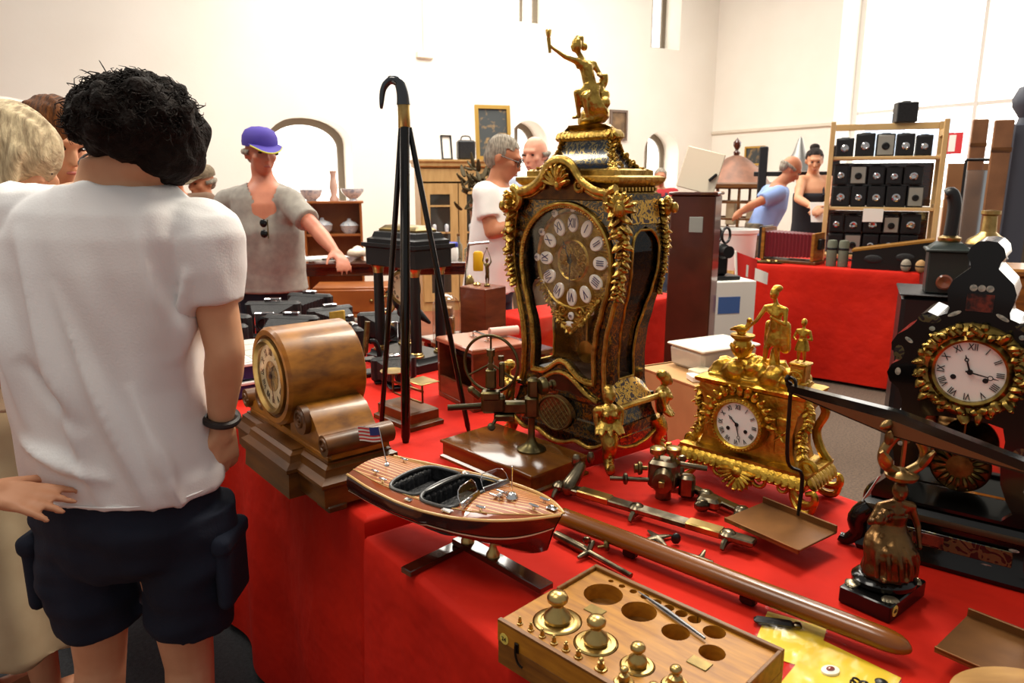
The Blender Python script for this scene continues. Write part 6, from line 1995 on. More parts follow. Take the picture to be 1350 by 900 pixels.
picture(gcp(.46, -.05), R(16), .42, .62, 'gold framed flower painting leaning above the glazed cabinet', mat('gold_frame', (190, 150, 74), .4, .7), M_canvas)
picture(gcp(-.10, -.08), R(30), .13, .27, 'small white photo in a dark frame on the glazed cabinet', M_black, M_paper)
ac = thing('box_with_straps', gcp(.13, -.05), R(16), 'black boxy bag on the glazed cabinet before the flower painting', 'bag')
MB().box((0, 0, .11), (.20, .14, .22), .02).build('bag_body', M_leather, ac)
MB().tube(bez([(-.06, 0, .21), (-.04, 0, .26), (.04, 0, .26), (.06, 0, .21)], 12), .008, 8).build('handle', M_leather, ac)
wxp, wzp = hit(814, 166, CORNER, YL)
picture(CORNER + Vector((math.cos(YL), math.sin(YL), 0)) * wxp + Vector((math.sin(YL), -math.cos(YL), 0)) * .012 + Vector((0, 0, wzp - .22)), YL, .34, .46, 'small brown framed portrait hanging on the white wall', wood('brown_frame', (110, 78, 46), (84, 56, 32)), mat('old_portrait', (150, 120, 84), .6, 0, (80, 62, 46), scale=5), 0)
# dried wreath beside the cabinet
wr_ = MB()
rnd = random.Random(4)
for k in range(90):
    p = Vector((rnd.gauss(0, .10), rnd.gauss(0, .06), rnd.gauss(.35, .12)))
    leaf(wr_, p, (rnd.uniform(-1, 1), rnd.uniform(-1, 1), rnd.uniform(-.3, 1)), (0, 0, 1), .12, .025, .3)
dry = thing('potted_plant', gpos(634, 7.6), 0, 'dark leafy dried plant in a tall stand beside the oak cabinet', 'plant')
wr_.build('foliage', mat('dried_leaves', (74, 62, 34), .8), dry, (0, 0, 1.0))
MB().lathe([(.14, 0), (.14, .03), (.03, .06), (.03, .95), (.10, 1.05), (.12, 1.25), (.10, 1.25), (0, 1.1)], 20).build('stand', M_orange, dry)

# ------------------------------------------------------------------ middle of the hall
# white boxes on the middle red table
for k, (a_, b_, z, w_, lab) in enumerate(((.98, .18, .80, .20, 'large white carton on the middle red table'), (.99, .19, .9885, .13, 'small white carton standing on the large white carton'))):
    cx = thing('white_carton', gp(a_, b_, z), R(35), lab, 'carton')
    hgt = .18 if k == 0 else .07
    MB().box((0, 0, hgt / 2), (w_, w_ * .8, hgt), .004).build('carton', M_paper, cx)
    MB().box((0, 0, hgt + .001), (w_ * 1.02, w_ * .82, .012), .003).build('flap', M_paper, cx)
# tall viewer cabinet with raised lid
vc = thing('viewer_cabinet', gpos(917, 3.75), R(-22), 'tall dark mahogany floor viewer with a raised white lid', 'viewer')
VH = 1.41
MB().box((0, 0, VH / 2), (.215, .26, VH), .006).build('cabinet', wood('dark_red_mahogany', (84, 38, 24), (58, 26, 16), rough=.3, coat=.3), vc)
MB().box((0, 0, VH + .008), (.235, .28, .016), .004).build('moulding', M_hull, vc)
MB().box((.0, -.02, .05), (.24, .28, .1), .006).build('plinth', M_hull, vc)
MB().box((.02, -.132, VH - .14), (.065, .006, .075), .002).build('eye_window', mat('window_grey', (150, 156, 150), .2), vc)
MB().lathe([(.016, 0), (.018, .012), (.010, .02), (0, .022)], 14, M=Matrix.Translation((-.109, -.06, VH - .12)) @ Matrix.Rotation(-pi / 2, 4, 'Y')).build('side_knob', M_dullbrass, vc)
Ml = Matrix.Translation((-.02, .02, VH + .018)) @ Matrix.Rotation(R(14), 4, 'Y') @ Matrix.Rotation(R(-8), 4, 'X')
MB().box((0, 0, .105), (.19, .012, .205), .003, M=Ml).build('lid', mat('cream_lid', (226, 214, 192), .5), vc)
MB().box((.01, -.012, .11), (.012, .03, .05), .003, M=Ml @ Matrix.Rotation(.6, 4, 'Y')).build('lid_clip', M_black, vc)
# cardboard box on a blue crate, plastic tub, brush and cards on top
M_card = mat('brown_cardboard', (196, 150, 98), .8, 0, (184, 138, 88), scale=10)
cb0 = Vector((.745, 2.66, 0))
bcr = thing('plastic_crate', cb0, R(28), 'blue plastic crate on the floor under the cardboard box', 'crate')
MB().box((0, 0, .22), (.42, .34, .44), .01, taper=1.04).build('crate_body', mat('crate_blue', (36, 60, 120), .4), bcr)
MB().mould([(0, .40), (.014, .40), (.014, .44), (0, .44)], .43, .35).build('rim', MATS['crate_blue'], bcr)
cbx = thing('cardboard_box', cb0 + Vector((0, 0, .441)), R(28), 'brown cardboard box with a dark stripe of print on its side', 'box')
CW, CD, CH = .42, .34, .35
for nm, c_, d_ in (('bottom', (0, 0, .003), (CW, CD, .006)), ('wall', (0, -CD / 2, CH / 2), (CW, .005, CH)), ('wall', (0, CD / 2, CH / 2), (CW, .005, CH)), ('wall', (-CW / 2, 0, CH / 2), (.005, CD, CH)), ('wall', (CW / 2, 0, CH / 2), (.005, CD, CH)), ('flap', (-.1, -.02, CH), (CW * .55, CD * .96, .005)), ('flap', (.12, 0, CH + .001), (CW * .45, CD * .96, .005))):
    MB().box(c_, d_).build(nm, M_card, cbx)
for k, (w_, z) in enumerate(((.10, .26), (.13, .245), (.08, .23))):
    MB().box((.10, -CD / 2 - .0032, z), (w_, .0012, .008)).build('print_bar', mat('box_print', (70, 56, 44), .8), cbx)
ctop = cb0 + Vector((0, 0, .441 + CH + .004))
Mc = Matrix.Rotation(R(28), 3, 'Z')
tub = thing('plastic_tub', ctop + Mc @ Vector((.04, .04, 0)), R(28), 'clear plastic tub with a lid on the cardboard box', 'tub')
MB().box((0, 0, .04), (.26, .18, .08), .012, taper=1.06).build('tub', mat('milky_plastic', (214, 208, 194), .35, alpha=.75), tub)
MB().box((0, 0, .084), (.285, .20, .010), .004).build('lid', mat('milky_lid', (228, 222, 208), .3), tub)
MB().box((.02, 0, .03), (.18, .12, .04), .01).build('yellow_contents', mat('contents_yellow', (206, 176, 70), .6), tub)
shb = thing('brush', ctop + Mc @ Vector((.02, -.125, 0)), R(20), 'black shoe brush lying before the plastic tub', 'brush')
MB().ell((0, 0, .028), (.060, .022, .014), 16).build('back', M_black, shb)
MB().box((0, 0, .011), (.10, .034, .022), .006).build('bristles', M_black, shb)
for k in range(2):
    cd_ = thing('card_pack', ctop + Mc @ Vector((-.15 + .035 * k, -.10 + .03 * k, .0)), R(10 + 20 * k), ('white pack of cards at the corner of the cardboard box', 'cream pack of cards against the plastic tub')[k], 'cards')
    MB().box((0, 0, .010 + .004 * k), (.075, .06, .020 + .008 * k), .002).build('pack', M_paper if k == 0 else M_cream, cd_)
# box pile right of the viewer: storage carton, black projector, white bin
sbx = thing('storage_carton', gpos(955, 4.45), R(12), 'white storage carton with blue print on the floor', 'carton')
MB().box((0, 0, .45), (.30, .30, .90), .004).build('carton', M_paper, sbx)
MB().box((-.02, -.151, .76), (.14, .002, .10)).build('blue_print', mat('print_blue', (70, 104, 168), .7), sbx)
prj = thing('projector', gpos(952, 4.42, .901), R(15), 'black cast projector on the white storage carton', 'projector')
MB().box((0, 0, .012), (.20, .15, .024), .004).box((-.01, 0, .10), (.09, .08, .15), .012).build('stand', M_black, prj)
MB().lathe([(.0, -.05), (.045, -.05), (.045, .05), (.03, .06), (.03, .10), (.036, .11), (0, .11)], 20, M=Matrix.Translation((-.01, 0, .17)) @ Matrix.Rotation(pi / 2, 4, 'X')).build('lens_barrel', M_black, prj)
for sx in (-1, 1):
    MB().torus((.03 * sx, .0, .26), .045, .008, 24, 8, (pi / 2, 0, .5)).build('reel', M_dgrey, prj)
lbn = thing('laundry_bin', gpos(968, 6.6), 0, 'white plastic bin standing behind the red table', 'bin')
MB().lathe([(0, 0), (.16, 0), (.20, 1.02), (.215, 1.03), (.215, 1.06), (.19, 1.06), (.15, .05), (0, .04)], 28).build('bin', M_wplast, lbn)
bsk = thing('wicker_basket', gpos(958, 5.2), 0, 'straw coloured wicker basket on a stool behind the viewer', 'basket')
MB().lathe([(0, .62), (.12, .62), (.18, .80), (.185, .84), (.17, .84), (.11, .66), (0, .65)], 24).build('basket', mat('straw', (196, 158, 92), .8, 0, (150, 112, 56), scale=40, bump=.6, bscale=60), bsk)
MB().lathe([(.17, 0), (.17, .02), (.04, .05), (.04, .58), (.15, .60), (.15, .62), (0, .62)], 20).build('stool', M_oakD, bsk)
pol = thing('signal_flag', gpos(990, 4.95), R(10), 'white pole with a red and white pennant', 'flag')
MB().cyl((0, 0, 0), (-.10, 0, 1.02), .010, n=10).build('pole', M_paper, pol)
MB().grid(lambda a, b: (-.10 + .16 * a, .01 * math.sin(a * 6), 1.02 - .16 * b - .06 * a), 8, 4).build('pennant', mat('pennant_red', (206, 40, 34), .7), pol)
MB().grid(lambda a, b: (-.02 + .16 * a, -.012 + .01 * math.sin(a * 6), .93 - .08 * b - .06 * a), 8, 4).build('pennant_tip', M_paper, pol)
# pagoda shaped cage
pgt = gpos(965, 9.4)
table(pgt, R(-30), 1.0, .8, .82, M_hull, 'dark table carrying the pagoda cage')
pg = thing('pagoda_cage', pgt + Vector((0, 0, .82)), R(-30), 'wooden pagoda shaped cage with a domed roof and finial', 'cage')
MB().box((0, 0, .04), (.80, .62, .08), .006).build('base', M_oakD, pg)
for x in (-.38, -.13, .13, .38):
    for y in (-.29, .29):
        MB().box((x, y, .32), (.03, .03, .48)).build('post', M_oakD, pg)
for y in (-.29, .29):
    for z in (.20, .40):
        MB().box((0, y, z), (.76, .02, .025)).build('rail', M_oakD, pg)
for x in (-.25, 0, .25):
    MB().box((x, .0, .27), (.11, .3, .30), .01).build('nest_box', mat('cage_cream', (206, 186, 150), .6), pg)
MB().mould([(.02, .56), (.05, .58), (.05, .62), (.03, .64)], .80, .62).build('eaves', M_oakD, pg)
rgs = []
for q in range(9):
    t = q / 8
    r_ = (1 - t) ** .62
    rgs.append([Vector((.42 * r_ * math.cos(a) * (1.0), .33 * r_ * math.sin(a), .64 + .34 * t)) for a in [2 * pi * k / 24 for k in range(24)]])
MB().loft(rgs).build('dome_roof', mat('copper_roof', (150, 104, 82), .5, .2, (112, 82, 68), scale=6), pg)
MB().lathe([(.03, .96), (.045, 1.0), (.02, 1.03), (.05, 1.08), (.05, 1.12), (.015, 1.16), (0, 1.18)], 16).build('finial', M_hull, pg)
# dark stand with two posts and a grey horn
hs = thing('horn_stand', gpos(1046, 8.1), R(-20), 'dark stand with two square posts and a grey metal horn', 'stand')
for x in (-.36, .36):
    MB().box((x, 0, .92), (.09, .09, 1.84), .01).build('post', M_dgrey, hs)
MB().box((0, 0, 1.55), (.90, .05, .05), .006).box((0, 0, .5), (.80, .05, .06), .006).build('crossbar', M_dgrey, hs)
MB().lathe([(.20, 0), (.17, .04), (.07, .18), (.02, .34), (0, .36)], 20, c=(.0, 0, 1.58)).build('horn', mat('zinc', (132, 130, 126), .4, .7), hs)
picture(CORNER + Vector((math.cos(YR), math.sin(YR), 0)) * 1.0 + Vector((-.866, -.5, 0)) * .03 + Vector((0, 0, 1.72)), YR, .40, .30, 'small gold framed picture on the far white wall by the cage', MATS['gold_frame'], M_canvas, 0)

# ------------------------------------------------------------------ far red table: bellows camera, cylinders, case, camera rack
fy = FYAW
bcam = thing('bellows_camera', fp(.34, .24), fy + R(-8), 'large wooden field camera with dark red bellows', 'camera')
MB().box((0, 0, .012), (.42, .22, .024), .004).build('baseboard', M_oakD, bcam)
MB().holed([(-.012, 0), (.012, 0), (.012, .24), (-.012, .24)], [], -.12, .12, M=Matrix.Translation((-.20, 0, .024))).build('rear_frame', M_oakL, bcam)
MB().box((.18, 0, .13), (.024, .22, .21), .004).build('front_frame', M_oakL, bcam)
MB().box((.205, 0, .15), (.03, .08, .08), .004).build('lens_board', M_black, bcam)
MB().box((-.225, 0, .15), (.025, .23, .25), .004).build('plate_holder', M_dgrey, bcam)
rgs = []
for i in range(27):
    q = i / 26
    d = .008 if i % 2 else 0
    rgs.append([Vector((-.185 + .35 * q, y * (.105 - .012 * q - d), .138 + z * (.10 - .012 * q - d))) for y, z in ((-1, -1), (1, -1), (1, 1), (-1, 1))])
MB().loft(rgs).build('bellows', mat('wine_leather', (110, 22, 34), .5), bcam, ang=8)
dish = thing('brass_dish', fp(.17, .07), fy, 'flat brass dish with small brass fittings on the corner of the far red table', 'dish')
MB().lathe([(0, 0), (.12, .002), (.15, .012), (.148, .016), (.11, .008), (0, .006)], 28, sy=.35).build('dish', M_dullbrass, dish)
for k in range(5):
    MB().ell((.09 * math.cos(k * 1.3), .025 * math.sin(k * 1.3), .018), (.02, .02, .012), 10).build('fitting', M_brass, dish)
for k in range(2):
    cyo = thing('roll_case', fp(.635 + .08 * k, .14), 0, ('green grey upright roll case nearest the bellows camera', 'green grey upright roll case nearest the violin case')[k], 'roll case')
    MB().lathe([(0, 0), (.034, 0), (.036, .01), (.036, .17), (.030, .19), (0, .195)], 18).build('roll', mat('green_grey_felt', (104, 108, 92), .8), cyo)
    MB().lathe([(.0365, .12), (.0375, .122), (.0375, .135), (.0365, .137)], 18).build('band', M_dgrey, cyo)
ks = thing('instrument_coffer', fp(1.02, .16), fy + R(4), 'black coffin shaped instrument case with a brass edged lid', 'case')
cpf = [(-.24, 0), (.26, 0), (.26, .21), (-.24, .12)]
MB().prism(cpf, -.09, .09).build('case_body', M_black, ks)
MB().prism([(-.245, .12), (.265, .21), (.265, .225), (-.245, .135)], -.095, .095).build('lid', mat('brass_edge_lid', (168, 120, 52), .4, .5), ks)
for k in range(2):
    MB().ell((-.10 + .20 * k, -.092, .075 + .02 * k), (.06, .006, .03), 14).build('side_panel', M_leather, ks)
for k in range(2):
    kb2 = thing('wool_ball', fp(1.14 + .09 * k, .025, .86), 0, ('grey felt ball against the coffin shaped case', 'tan felt ball at the end of the coffin shaped case')[k], 'ball')
    MB().ell((0, 0, .045), (.034, .034, .045), 16).build('ball', mat('felt_%d' % k, ((150, 140, 124), (176, 138, 92))[k], .9, bump=.4, bscale=80), kb2)
    MB().lathe([(.0335, .040), (.0345, .045), (.0335, .050)], 16).build('seam', M_dgrey, kb2)
# rack of box cameras
rk0 = fp(.50, .52)
RKY = fy + R(10)
rack = thing('camera_rack', rk0, RKY, 'pale wooden rack of open shelves filled with old cameras', 'rack')
RW, RD = .76, .26
lev = [.05, .42, .80]
for x in (0, RW):
    for y in (0, RD):
        MB().box((x, y, .53), (.035, .03, 1.06), .003).build('post', M_pine2, rack)
    for z in (.06, .45, .82, 1.0):
        MB().box((x, RD / 2, z - .03), (.028, RD - .03, .05), .003).build('end_rail', M_pine2, rack)
for z in lev:
    for k in range(2):
        MB().box((RW / 2, .03 + .20 * k, z - .012), (RW - .036, .05, .024), .003).build('shelf_rail', M_pine2, rack)
    MB().box((RW / 2, RD / 2, z - .004), (RW - .036, RD - .06, .008)).build('shelf_board', M_pine2, rack)
MB().box((RW / 2, RD, 1.03), (RW - .036, .024, .05), .003).build('top_rail', M_pine2, rack)
for z in lev[:2]:
    MB().box((RW / 2, RD - .02, z + .17), (RW - .05, .008, .33)).build('back_panel', M_hull, rack)
pcard = MB().box((RW * .44, -.022, lev[1] - .06), (.14, .004, .10), .001).build('price_card', M_paper, rack)
Mr = Matrix.Rotation(RKY, 3, 'Z')
def rp_(x, y, z): return rk0 + Mr @ Vector((x, y, z))
rnd = random.Random(21)
def box_camera(loc, yaw, w_, h_, d_, lab, silver):
    t = thing('box_camera', loc, yaw, lab, 'camera', 'old cameras on the rack')
    MB().box((0, 0, h_ / 2), (w_, d_, h_), .005).build('body', M_leather, t)
    fp_ = MB().box((0, -d_ / 2 - .002, h_ / 2), (w_ * .86, .006, h_ * .86), .002).build('front_plate', mat('silver_face', (170, 168, 158), .35, .6) if silver else M_dgrey, t)
    MB().lathe([(w_ * .22, 0), (w_ * .22, .010), (w_ * .15, .012), (w_ * .12, .006), (0, .005)], 16, M=Matrix.Translation((0, -d_ / 2 - .004, h_ * .45)) @ Matrix.Rotation(pi / 2, 4, 'X')).build('lens', M_chrome if not silver else M_black, fp_)
    MB().box((0, 0, h_ + .004), (w_ * .5, .012, .008), .003).build('strap', M_leather, t)
rown = ['bottom shelf', 'middle shelf', 'top shelf']
ordn = ['first', 'second', 'third', 'fourth', 'fifth', 'sixth']
for li, z in enumerate(lev):
    for row in range(1 if li == 2 else 2):
        x = .03
        k = 0
        while x < RW - .15 and k < 6:
            w_, h_ = rnd.uniform(.105, .135), rnd.uniform(.13, .155) if li < 2 else rnd.uniform(.13, .18)
            silver = (li * 7 + row * 3 + k) % 5 == 1
            zz_ = z if row == 0 else z + .170
            d_ = .11
            lab = '%s %s box camera from the bellows camera on the %s%s' % (ordn[k], 'silver fronted' if silver else 'black', rown[li], '' if li == 2 else (', lower row' if row == 0 else ', upper row'))
            hh_ = .160 if (row == 0 and li < 2) else h_
            box_camera(rp_(x + w_ / 2, .12, zz_), RKY, w_, hh_, d_, lab, silver)
            x += w_ + .010
            k += 1
tpb = thing('black_case', rp_(.52, .13, 1.062 - .262 + .17), RKY + R(12), 'black square case standing on the cameras of the top shelf', 'case')
tpb.location = rp_(.50, RD, 1.056)
MB().box((0, 0, .075), (.15, .12, .15), .006).build('case', M_leather, tpb)
MB().box((0, 0, .156), (.06, .02, .012), .003).build('handle', M_leather, tpb)
# leaning brown board beside the rack
bo = thing('leaning_board', gpos(1238, 6.3), R(-8), 'large brown board with a pale edge leaning beside the camera rack', 'board')
MB().box((.22, 0, .81), (.42, .02, 1.62), .003).build('panel', mat('brown_hardboard', (170, 128, 88), .7), bo)
MB().box((.44, 0, .81), (.025, .03, 1.62), .003).build('edge_strip', M_pine2, bo)
# exit sign on the right wall
sxp, szp = hit(1256, 189, CORNER, YR)
es = thing('exit_sign', CORNER + Vector((math.cos(YR), math.sin(YR), 0)) * 5.2 + Vector((-.866, -.5, 0)) * .03, YR, 'red and white emergency exit sign on the wall', 'sign')
sl_ = hit(1256, 189, CORNER, YR)
es.location = CORNER + Vector((math.cos(YR), math.sin(YR), 0)) * sl_[0] + Vector((-.866, -.5, 0)) * .02 + Vector((0, 0, sl_[1]))
MB().box((0, 0, 0), (.26, .02, .26), .004).build('panel', mat('sign_red', (206, 40, 48), .5), es)
MB().box((.01, -.011, 0), (.085, .004, .20), .001).build('door_symbol', M_paper, es)
MB().prism([(-.115, .0), (-.065, .045), (-.065, -.045)], -.013, -.009).build('arrow_symbol', M_paper, es)
# right end: black stand with a magic lantern, brass lamp, planks, dark post
bst = Vector((at(1262, 300, 3.6).x, 3.6, 0))
stn = thing('display_stand', bst, R(-25), 'black draped stand beneath the magic lantern', 'stand')
MB().box((0, 0, .47), (.44, .40, .94), .02, taper=.97).build('drape', M_black, stn)
MB().box((0, 0, .945), (.45, .41, .010), .004).build('top_board', M_dgrey, stn)
ML = thing('magic_lantern', bst + Vector((-.06, -.05, .951)), R(-25), 'black magic lantern with a bent chimney pipe', 'lantern')
MB().box((0, 0, .10), (.17, .17, .20), .006).box((0, 0, .205), (.20, .20, .014), .004).mould([(0, .212), (-.03, .24), (-.05, .245)], .17, .17).build('lamp_house', mat('dark_green_tin', (38, 46, 44), .4, .3), ML)
MB().lathe([(.045, .0), (.05, .01), (.05, .02), (.032, .03)], 20, c=(0, 0, .243)).build('collar', M_brass, ML)
MB().tube(bez([(0, 0, .27), (.004, 0, .36), (.002, 0, .43), (-.015, 0, .47), (-.035, 0, .462)], 18), .030, 14).build('chimney', M_black, ML)
MB().lathe([(.02, 0), (.034, .012), (.036, .024), (.028, .028), (0, .02)], 20, M=Matrix.Translation((-.01, -.085, .06)) @ Matrix.Rotation(pi / 2, 4, 'X')).build('lens', mat('amber_lens', (110, 62, 44), .1, coat=.6), ML)
bl_p = Vector((at(1304, 300, 4.3).x, 4.3, 0))
bls = thing('lamp_pedestal', bl_p, R(-20), 'dark wooden pedestal under the brass ship lamp', 'pedestal')
MB().mould([(.02, 0), (.02, .06), (0, .08), (0, .92), (.02, .94), (.02, .98)], .30, .30).build('body', M_hull, bls)
MB().mould([(.004, .20), (.008, .21), (.008, .80), (.004, .81)], .20, .30).build('panel', M_oakD, bls)
brl = thing('ship_lamp', bl_p + Vector((0, 0, .981)), 0, 'brass ship lamp with a ribbed dark tank', 'lamp')
MB().lathe([(0, 0), (.11, 0), (.115, .02), (.105, .04), (.115, .06), (.105, .08), (.115, .10), (.11, .14), (0, .14)], 28).build('tank', M_dgrey, brl)
MB().lathe([(.11, .14), (.10, .165), (.06, .19), (.04, .21), (.035, .30), (.05, .31), (.05, .33), (0, .335)], 24).build('brass_neck', M_brass, brl)
for px, Y, zt, lab in ((1288, 6.0, 1.95, 'shorter worn brown plank standing behind the brown board'), (1319, 4.9, 1.86, 'taller worn brown plank standing behind the brass ship lamp')):
    b_ = Vector((at(px, 200, Y).x, Y, 0))
    pk2 = thing('standing_plank', b_, R(-20), lab, 'plank')
    MB().box((0, 0, zt / 2), (.11, .03, zt), .006).build('plank', wood('worn_plank', (150, 102, 64), (120, 78, 46)), pk2)
    MB().box((0, -.018, zt * .9), (.115, .006, .03), .001).build('batten', M_oakD, pk2)
dp = Vector((at(1346, 200, 5.0).x, 5.0, 0))
dpo = thing('ball_post', dp, R(-20), 'thick dark post ending in a round ball', 'post')
MB().box((0, 0, .92), (.15, .15, 1.84), .01).build('shaft', mat('slate_paint', (74, 78, 90), .5), dpo)
MB().lathe([(.05, 1.84), (.04, 1.88), (.085, 1.95), (.09, 2.0), (.06, 2.07), (0, 2.09)], 20).build('ball', MATS['slate_paint'], dpo)
mf = thing('frame_stand', Vector((at(1300, 230, 5.2).x, 5.2, 0)), R(-20), 'thin black metal frame stand between the two planks', 'stand')
fr_ = MB()
for x in (-.13, .13):
    fr_.cyl((x, 0, 0), (x, 0, 1.62), .010, n=8)
fr_.cyl((-.13, 0, 1.62), (.13, 0, 1.62), .010, n=8).cyl((-.13, 0, .9), (.13, 0, .9), .010, n=8)
fr_.build('frame', M_black, mf)
MB().box((0, -.012, 1.25), (.24, .012, .60), .002).build('mirror', mat('pale_mirror', (206, 214, 220), .1, .9), mf)
rwp = Vector((at(1346, 330, 2.9).x + .05, 2.9, 0))
rws = thing('wooden_cabinet', rwp, R(-20), 'brown wooden cabinet standing behind the black shaped clock', 'cabinet')
MB().box((0, 0, .56), (.22, .26, 1.12), .006).mould([(0, 1.12), (.012, 1.125), (.012, 1.14), (0, 1.15)], .22, .26).build('body', M_oakL, rws)
MB().box((-.0, -.133, .72), (.16, .008, .30), .003).build('door', M_oakD, rws)
# ================================================================== people
M_skin = mat('warm_skin', (214, 158, 122), .5, 0, (202, 142, 106), scale=9, spec=.35)
M_skin2 = mat('tanned_skin', (196, 132, 98), .5, 0, (180, 116, 84), scale=9, spec=.35)
M_eye = mat('eye_dark', (40, 30, 26), .2)
M_lip = mat('lip', (176, 100, 88), .5)
UP = Vector((0, 0, 1))
def add_hand(mb, w_, d, pn, s=1., curl=.35, thumb=1., spread=.16):
    """palm and five fingers: w_ wrist, d finger direction, pn palm normal (fingers curl to it), thumb side +-1"""
    d, pn = Vector(d).normalized(), Vector(pn).normalized()
    sd = d.cross(pn).normalized() * thumb
    pn = sd.cross(d).normalized() * (1 if sd.cross(d).dot(pn) > 0 else -1)
    w_ = Vector(w_)
    mb.cap(w_, w_ + d * .03 * s, .024 * s, .026 * s, 10)
    for q in (-.028, -.009, .010, .028):
        mb.cap(w_ + d * .025 * s + sd * q * .7 * s, w_ + d * .088 * s + sd * q * s, .0165 * s, .0125 * s, 10)
    for q, L_, sp in ((-.031, .062, -1.3), (-.0105, .078, -.4), (.0105, .084, .4), (.031, .074, 1.2)):
        p = w_ + d * .090 * s + sd * q * s
        dd = (d + sd * sp * spread).normalized()
        for seg, r0, r1 in ((.42, .0100, .0092), (.32, .0092, .0084), (.26, .0084, .0072)):
            dd = (dd + pn * curl).normalized()
            e = p + dd * L_ * seg * s
            mb.cap(p, e, r0 * s, r1 * s, 10)
            p = e
    p = w_ + d * .028 * s + sd * .026 * s
    dd = (d * .75 + sd * .75 + pn * .25).normalized()
    for seg, r0, r1 in ((.045, .0145, .0115), (.034, .0115, .0095), (.026, .0095, .0078)):
        e = p + dd * seg * s
        mb.cap(p, e, r0 * s, r1 * s, 10)
        p = e
        dd = (dd + d * .35 + pn * curl * .4).normalized()
def add_head(mb, c, f, k=1., up=UP):
    """skull, jaw, nose, brow, ears; f facing"""
    f = Vector(f).normalized()
    up = (Vector(up) - f * f.dot(Vector(up))).normalized()
    r = f.cross(up).normalized()
    Mh = Matrix((r, f, up)).transposed().to_4x4()
    Mh.translation = Vector(c)
    def e(x, y, z, rr, n=12, rot=None): mb.ell((x * k, y * k, z * k), tuple(q * k for q in rr) if isinstance(rr, tuple) else rr * k, n, rot, M=Mh)
    e(0, -.012, .022, (.077, .096, .094), 18)
    e(0, .030, -.030, (.060, .062, .078), 16)
    e(0, .058, -.083, (.030, .030, .026), 12)
    e(0, .045, -.055, (.046, .048, .044), 12)
    e(0, .078, .030, (.050, .020, .016), 12)
    for s_ in (-1, 1):
        e(s_ * .042, .058, -.020, (.024, .026, .022), 10)
        e(s_ * .077, -.008, -.008, (.010, .020, .032), 10, (0, 0, s_ * .3))
    e(0, .098, -.012, (.011, .018, .026), 10, (.35, 0, 0))
    e(0, .108, -.028, (.017, .014, .012), 10)
    e(0, .092, -.058, (.023, .010, .007), 10)
    e(0, .090, -.068, (.020, .010, .007), 10)
    return Mh
def face_bits(Mh, k, body):
    for s_ in (-1, 1):
        MB().ell((s_ * .031 * k, .083 * k, .008 * k), (.012 * k, .008 * k, .006 * k), 10, M=Mh).build('eye', M_eye, body)
    MB().ell((0, .0995 * k, -.063 * k), (.020 * k, .005 * k, .0055 * k), 12, M=Mh).build('mouth', M_lip, body)
def ellring(c, rx, ry, f, n=32, tw=0.):
    """ring round c: rx across, ry front-back"""
    f = Vector((f[0], f[1], 0)).normalized()
    r = Vector((f.y, -f.x, 0))
    out = []
    for i in range(n):
        a = 2 * pi * i / n
        ca, sa = math.cos(a), math.sin(a)
        ca = math.copysign(abs(ca) ** .85, ca); sa = math.copysign(abs(sa) ** .85, sa)
        out.append(Vector(c) + r * (rx * ca) + f * (ry * sa))
    return out
def wrinkle(me, fn):
    nr = [v.normal.copy() for v in me.vertices]
    for v, n_ in zip(me.vertices, nr):
        v.co += n_ * fn(v.co)
    me.update()
def body_mesh(J, f, k, girth=1., voxel=.009, hands=(True, True), fh=None, legs=True, tilt=UP, lcurl=.35, hdir=None):
    mb = MB()
    Mh = add_head(mb, J['head'], fh or f, k, tilt)
    n_, p_ = J['neck'], J['pelvis']
    hb_ = J['head'] - UP * .07 * k - Vector(fh or f).normalized() * .02 * k
    mb.cap(n_, hb_, .058 * k, .054 * k, 14)
    f = Vector(f).normalized()
    r = Vector((f.y, -f.x, 0))
    rg = []
    for t, rx, ry in ((-.06, .13, .09), (.0, .155, .105), (.2, .150, .105), (.4, .148, .108), (.6, .158, .112), (.78, .165, .110), (.90, .140, .09), (.98, .075, .065), (1.05, .055, .055)):
        c = p_.lerp(n_, t) + f * (.02 * math.sin(pi * t) * k)
        rg.append(ellring(c, rx * k * (girth if t < .7 else 1), ry * k * girth, f, 28))
    mb.loft(rg)
    for q in 'lr':
        s_ = J[q + 'sh']
        mb.cap(n_ - UP * .05 * k, s_, .055 * k, .058 * k, 12)
        mb.cap(s_, J[q + 'el'], .050 * k, .040 * k, 14)
        el, wr = J[q + 'el'], J[q + 'wr']
        mid = el.lerp(wr, .3)
        mb.cap(el, mid, .040 * k, .041 * k, 14)
        mb.cap(mid, wr, .041 * k, .026 * k, 14)
        d = (wr - el).normalized()
        if hdir and q in hdir:
            d = Vector(hdir[q][0]); pn = Vector(hdir[q][1])
        else:
            pn = (J['pelvis'] - wr); pn -= d * pn.dot(d)
            if pn.length < 1e-3: pn = f
        add_hand(mb, wr, d, pn, k, lcurl, 1 if q == 'l' else -1)
        if legs:
            hp = p_ + r * ((-.09 if q == 'l' else .09) * k) - UP * .02 * k
            kn, an = J[q + 'kn'], J[q + 'an']
            mb.cap(hp, kn, .086 * k, .056 * k, 16)
            cf = kn.lerp(an, .32) - f * .012 * k
            mb.cap(kn, cf, .056 * k, .056 * k, 14)
            mb.cap(cf, an, .055 * k, .036 * k, 14)
            mb.cap(an - UP * .03 * k, an + f * .15 * k - UP * .045 * k, .036 * k, .028 * k, 12)
    return mb.blob(voxel * 1.0, 3), Mh
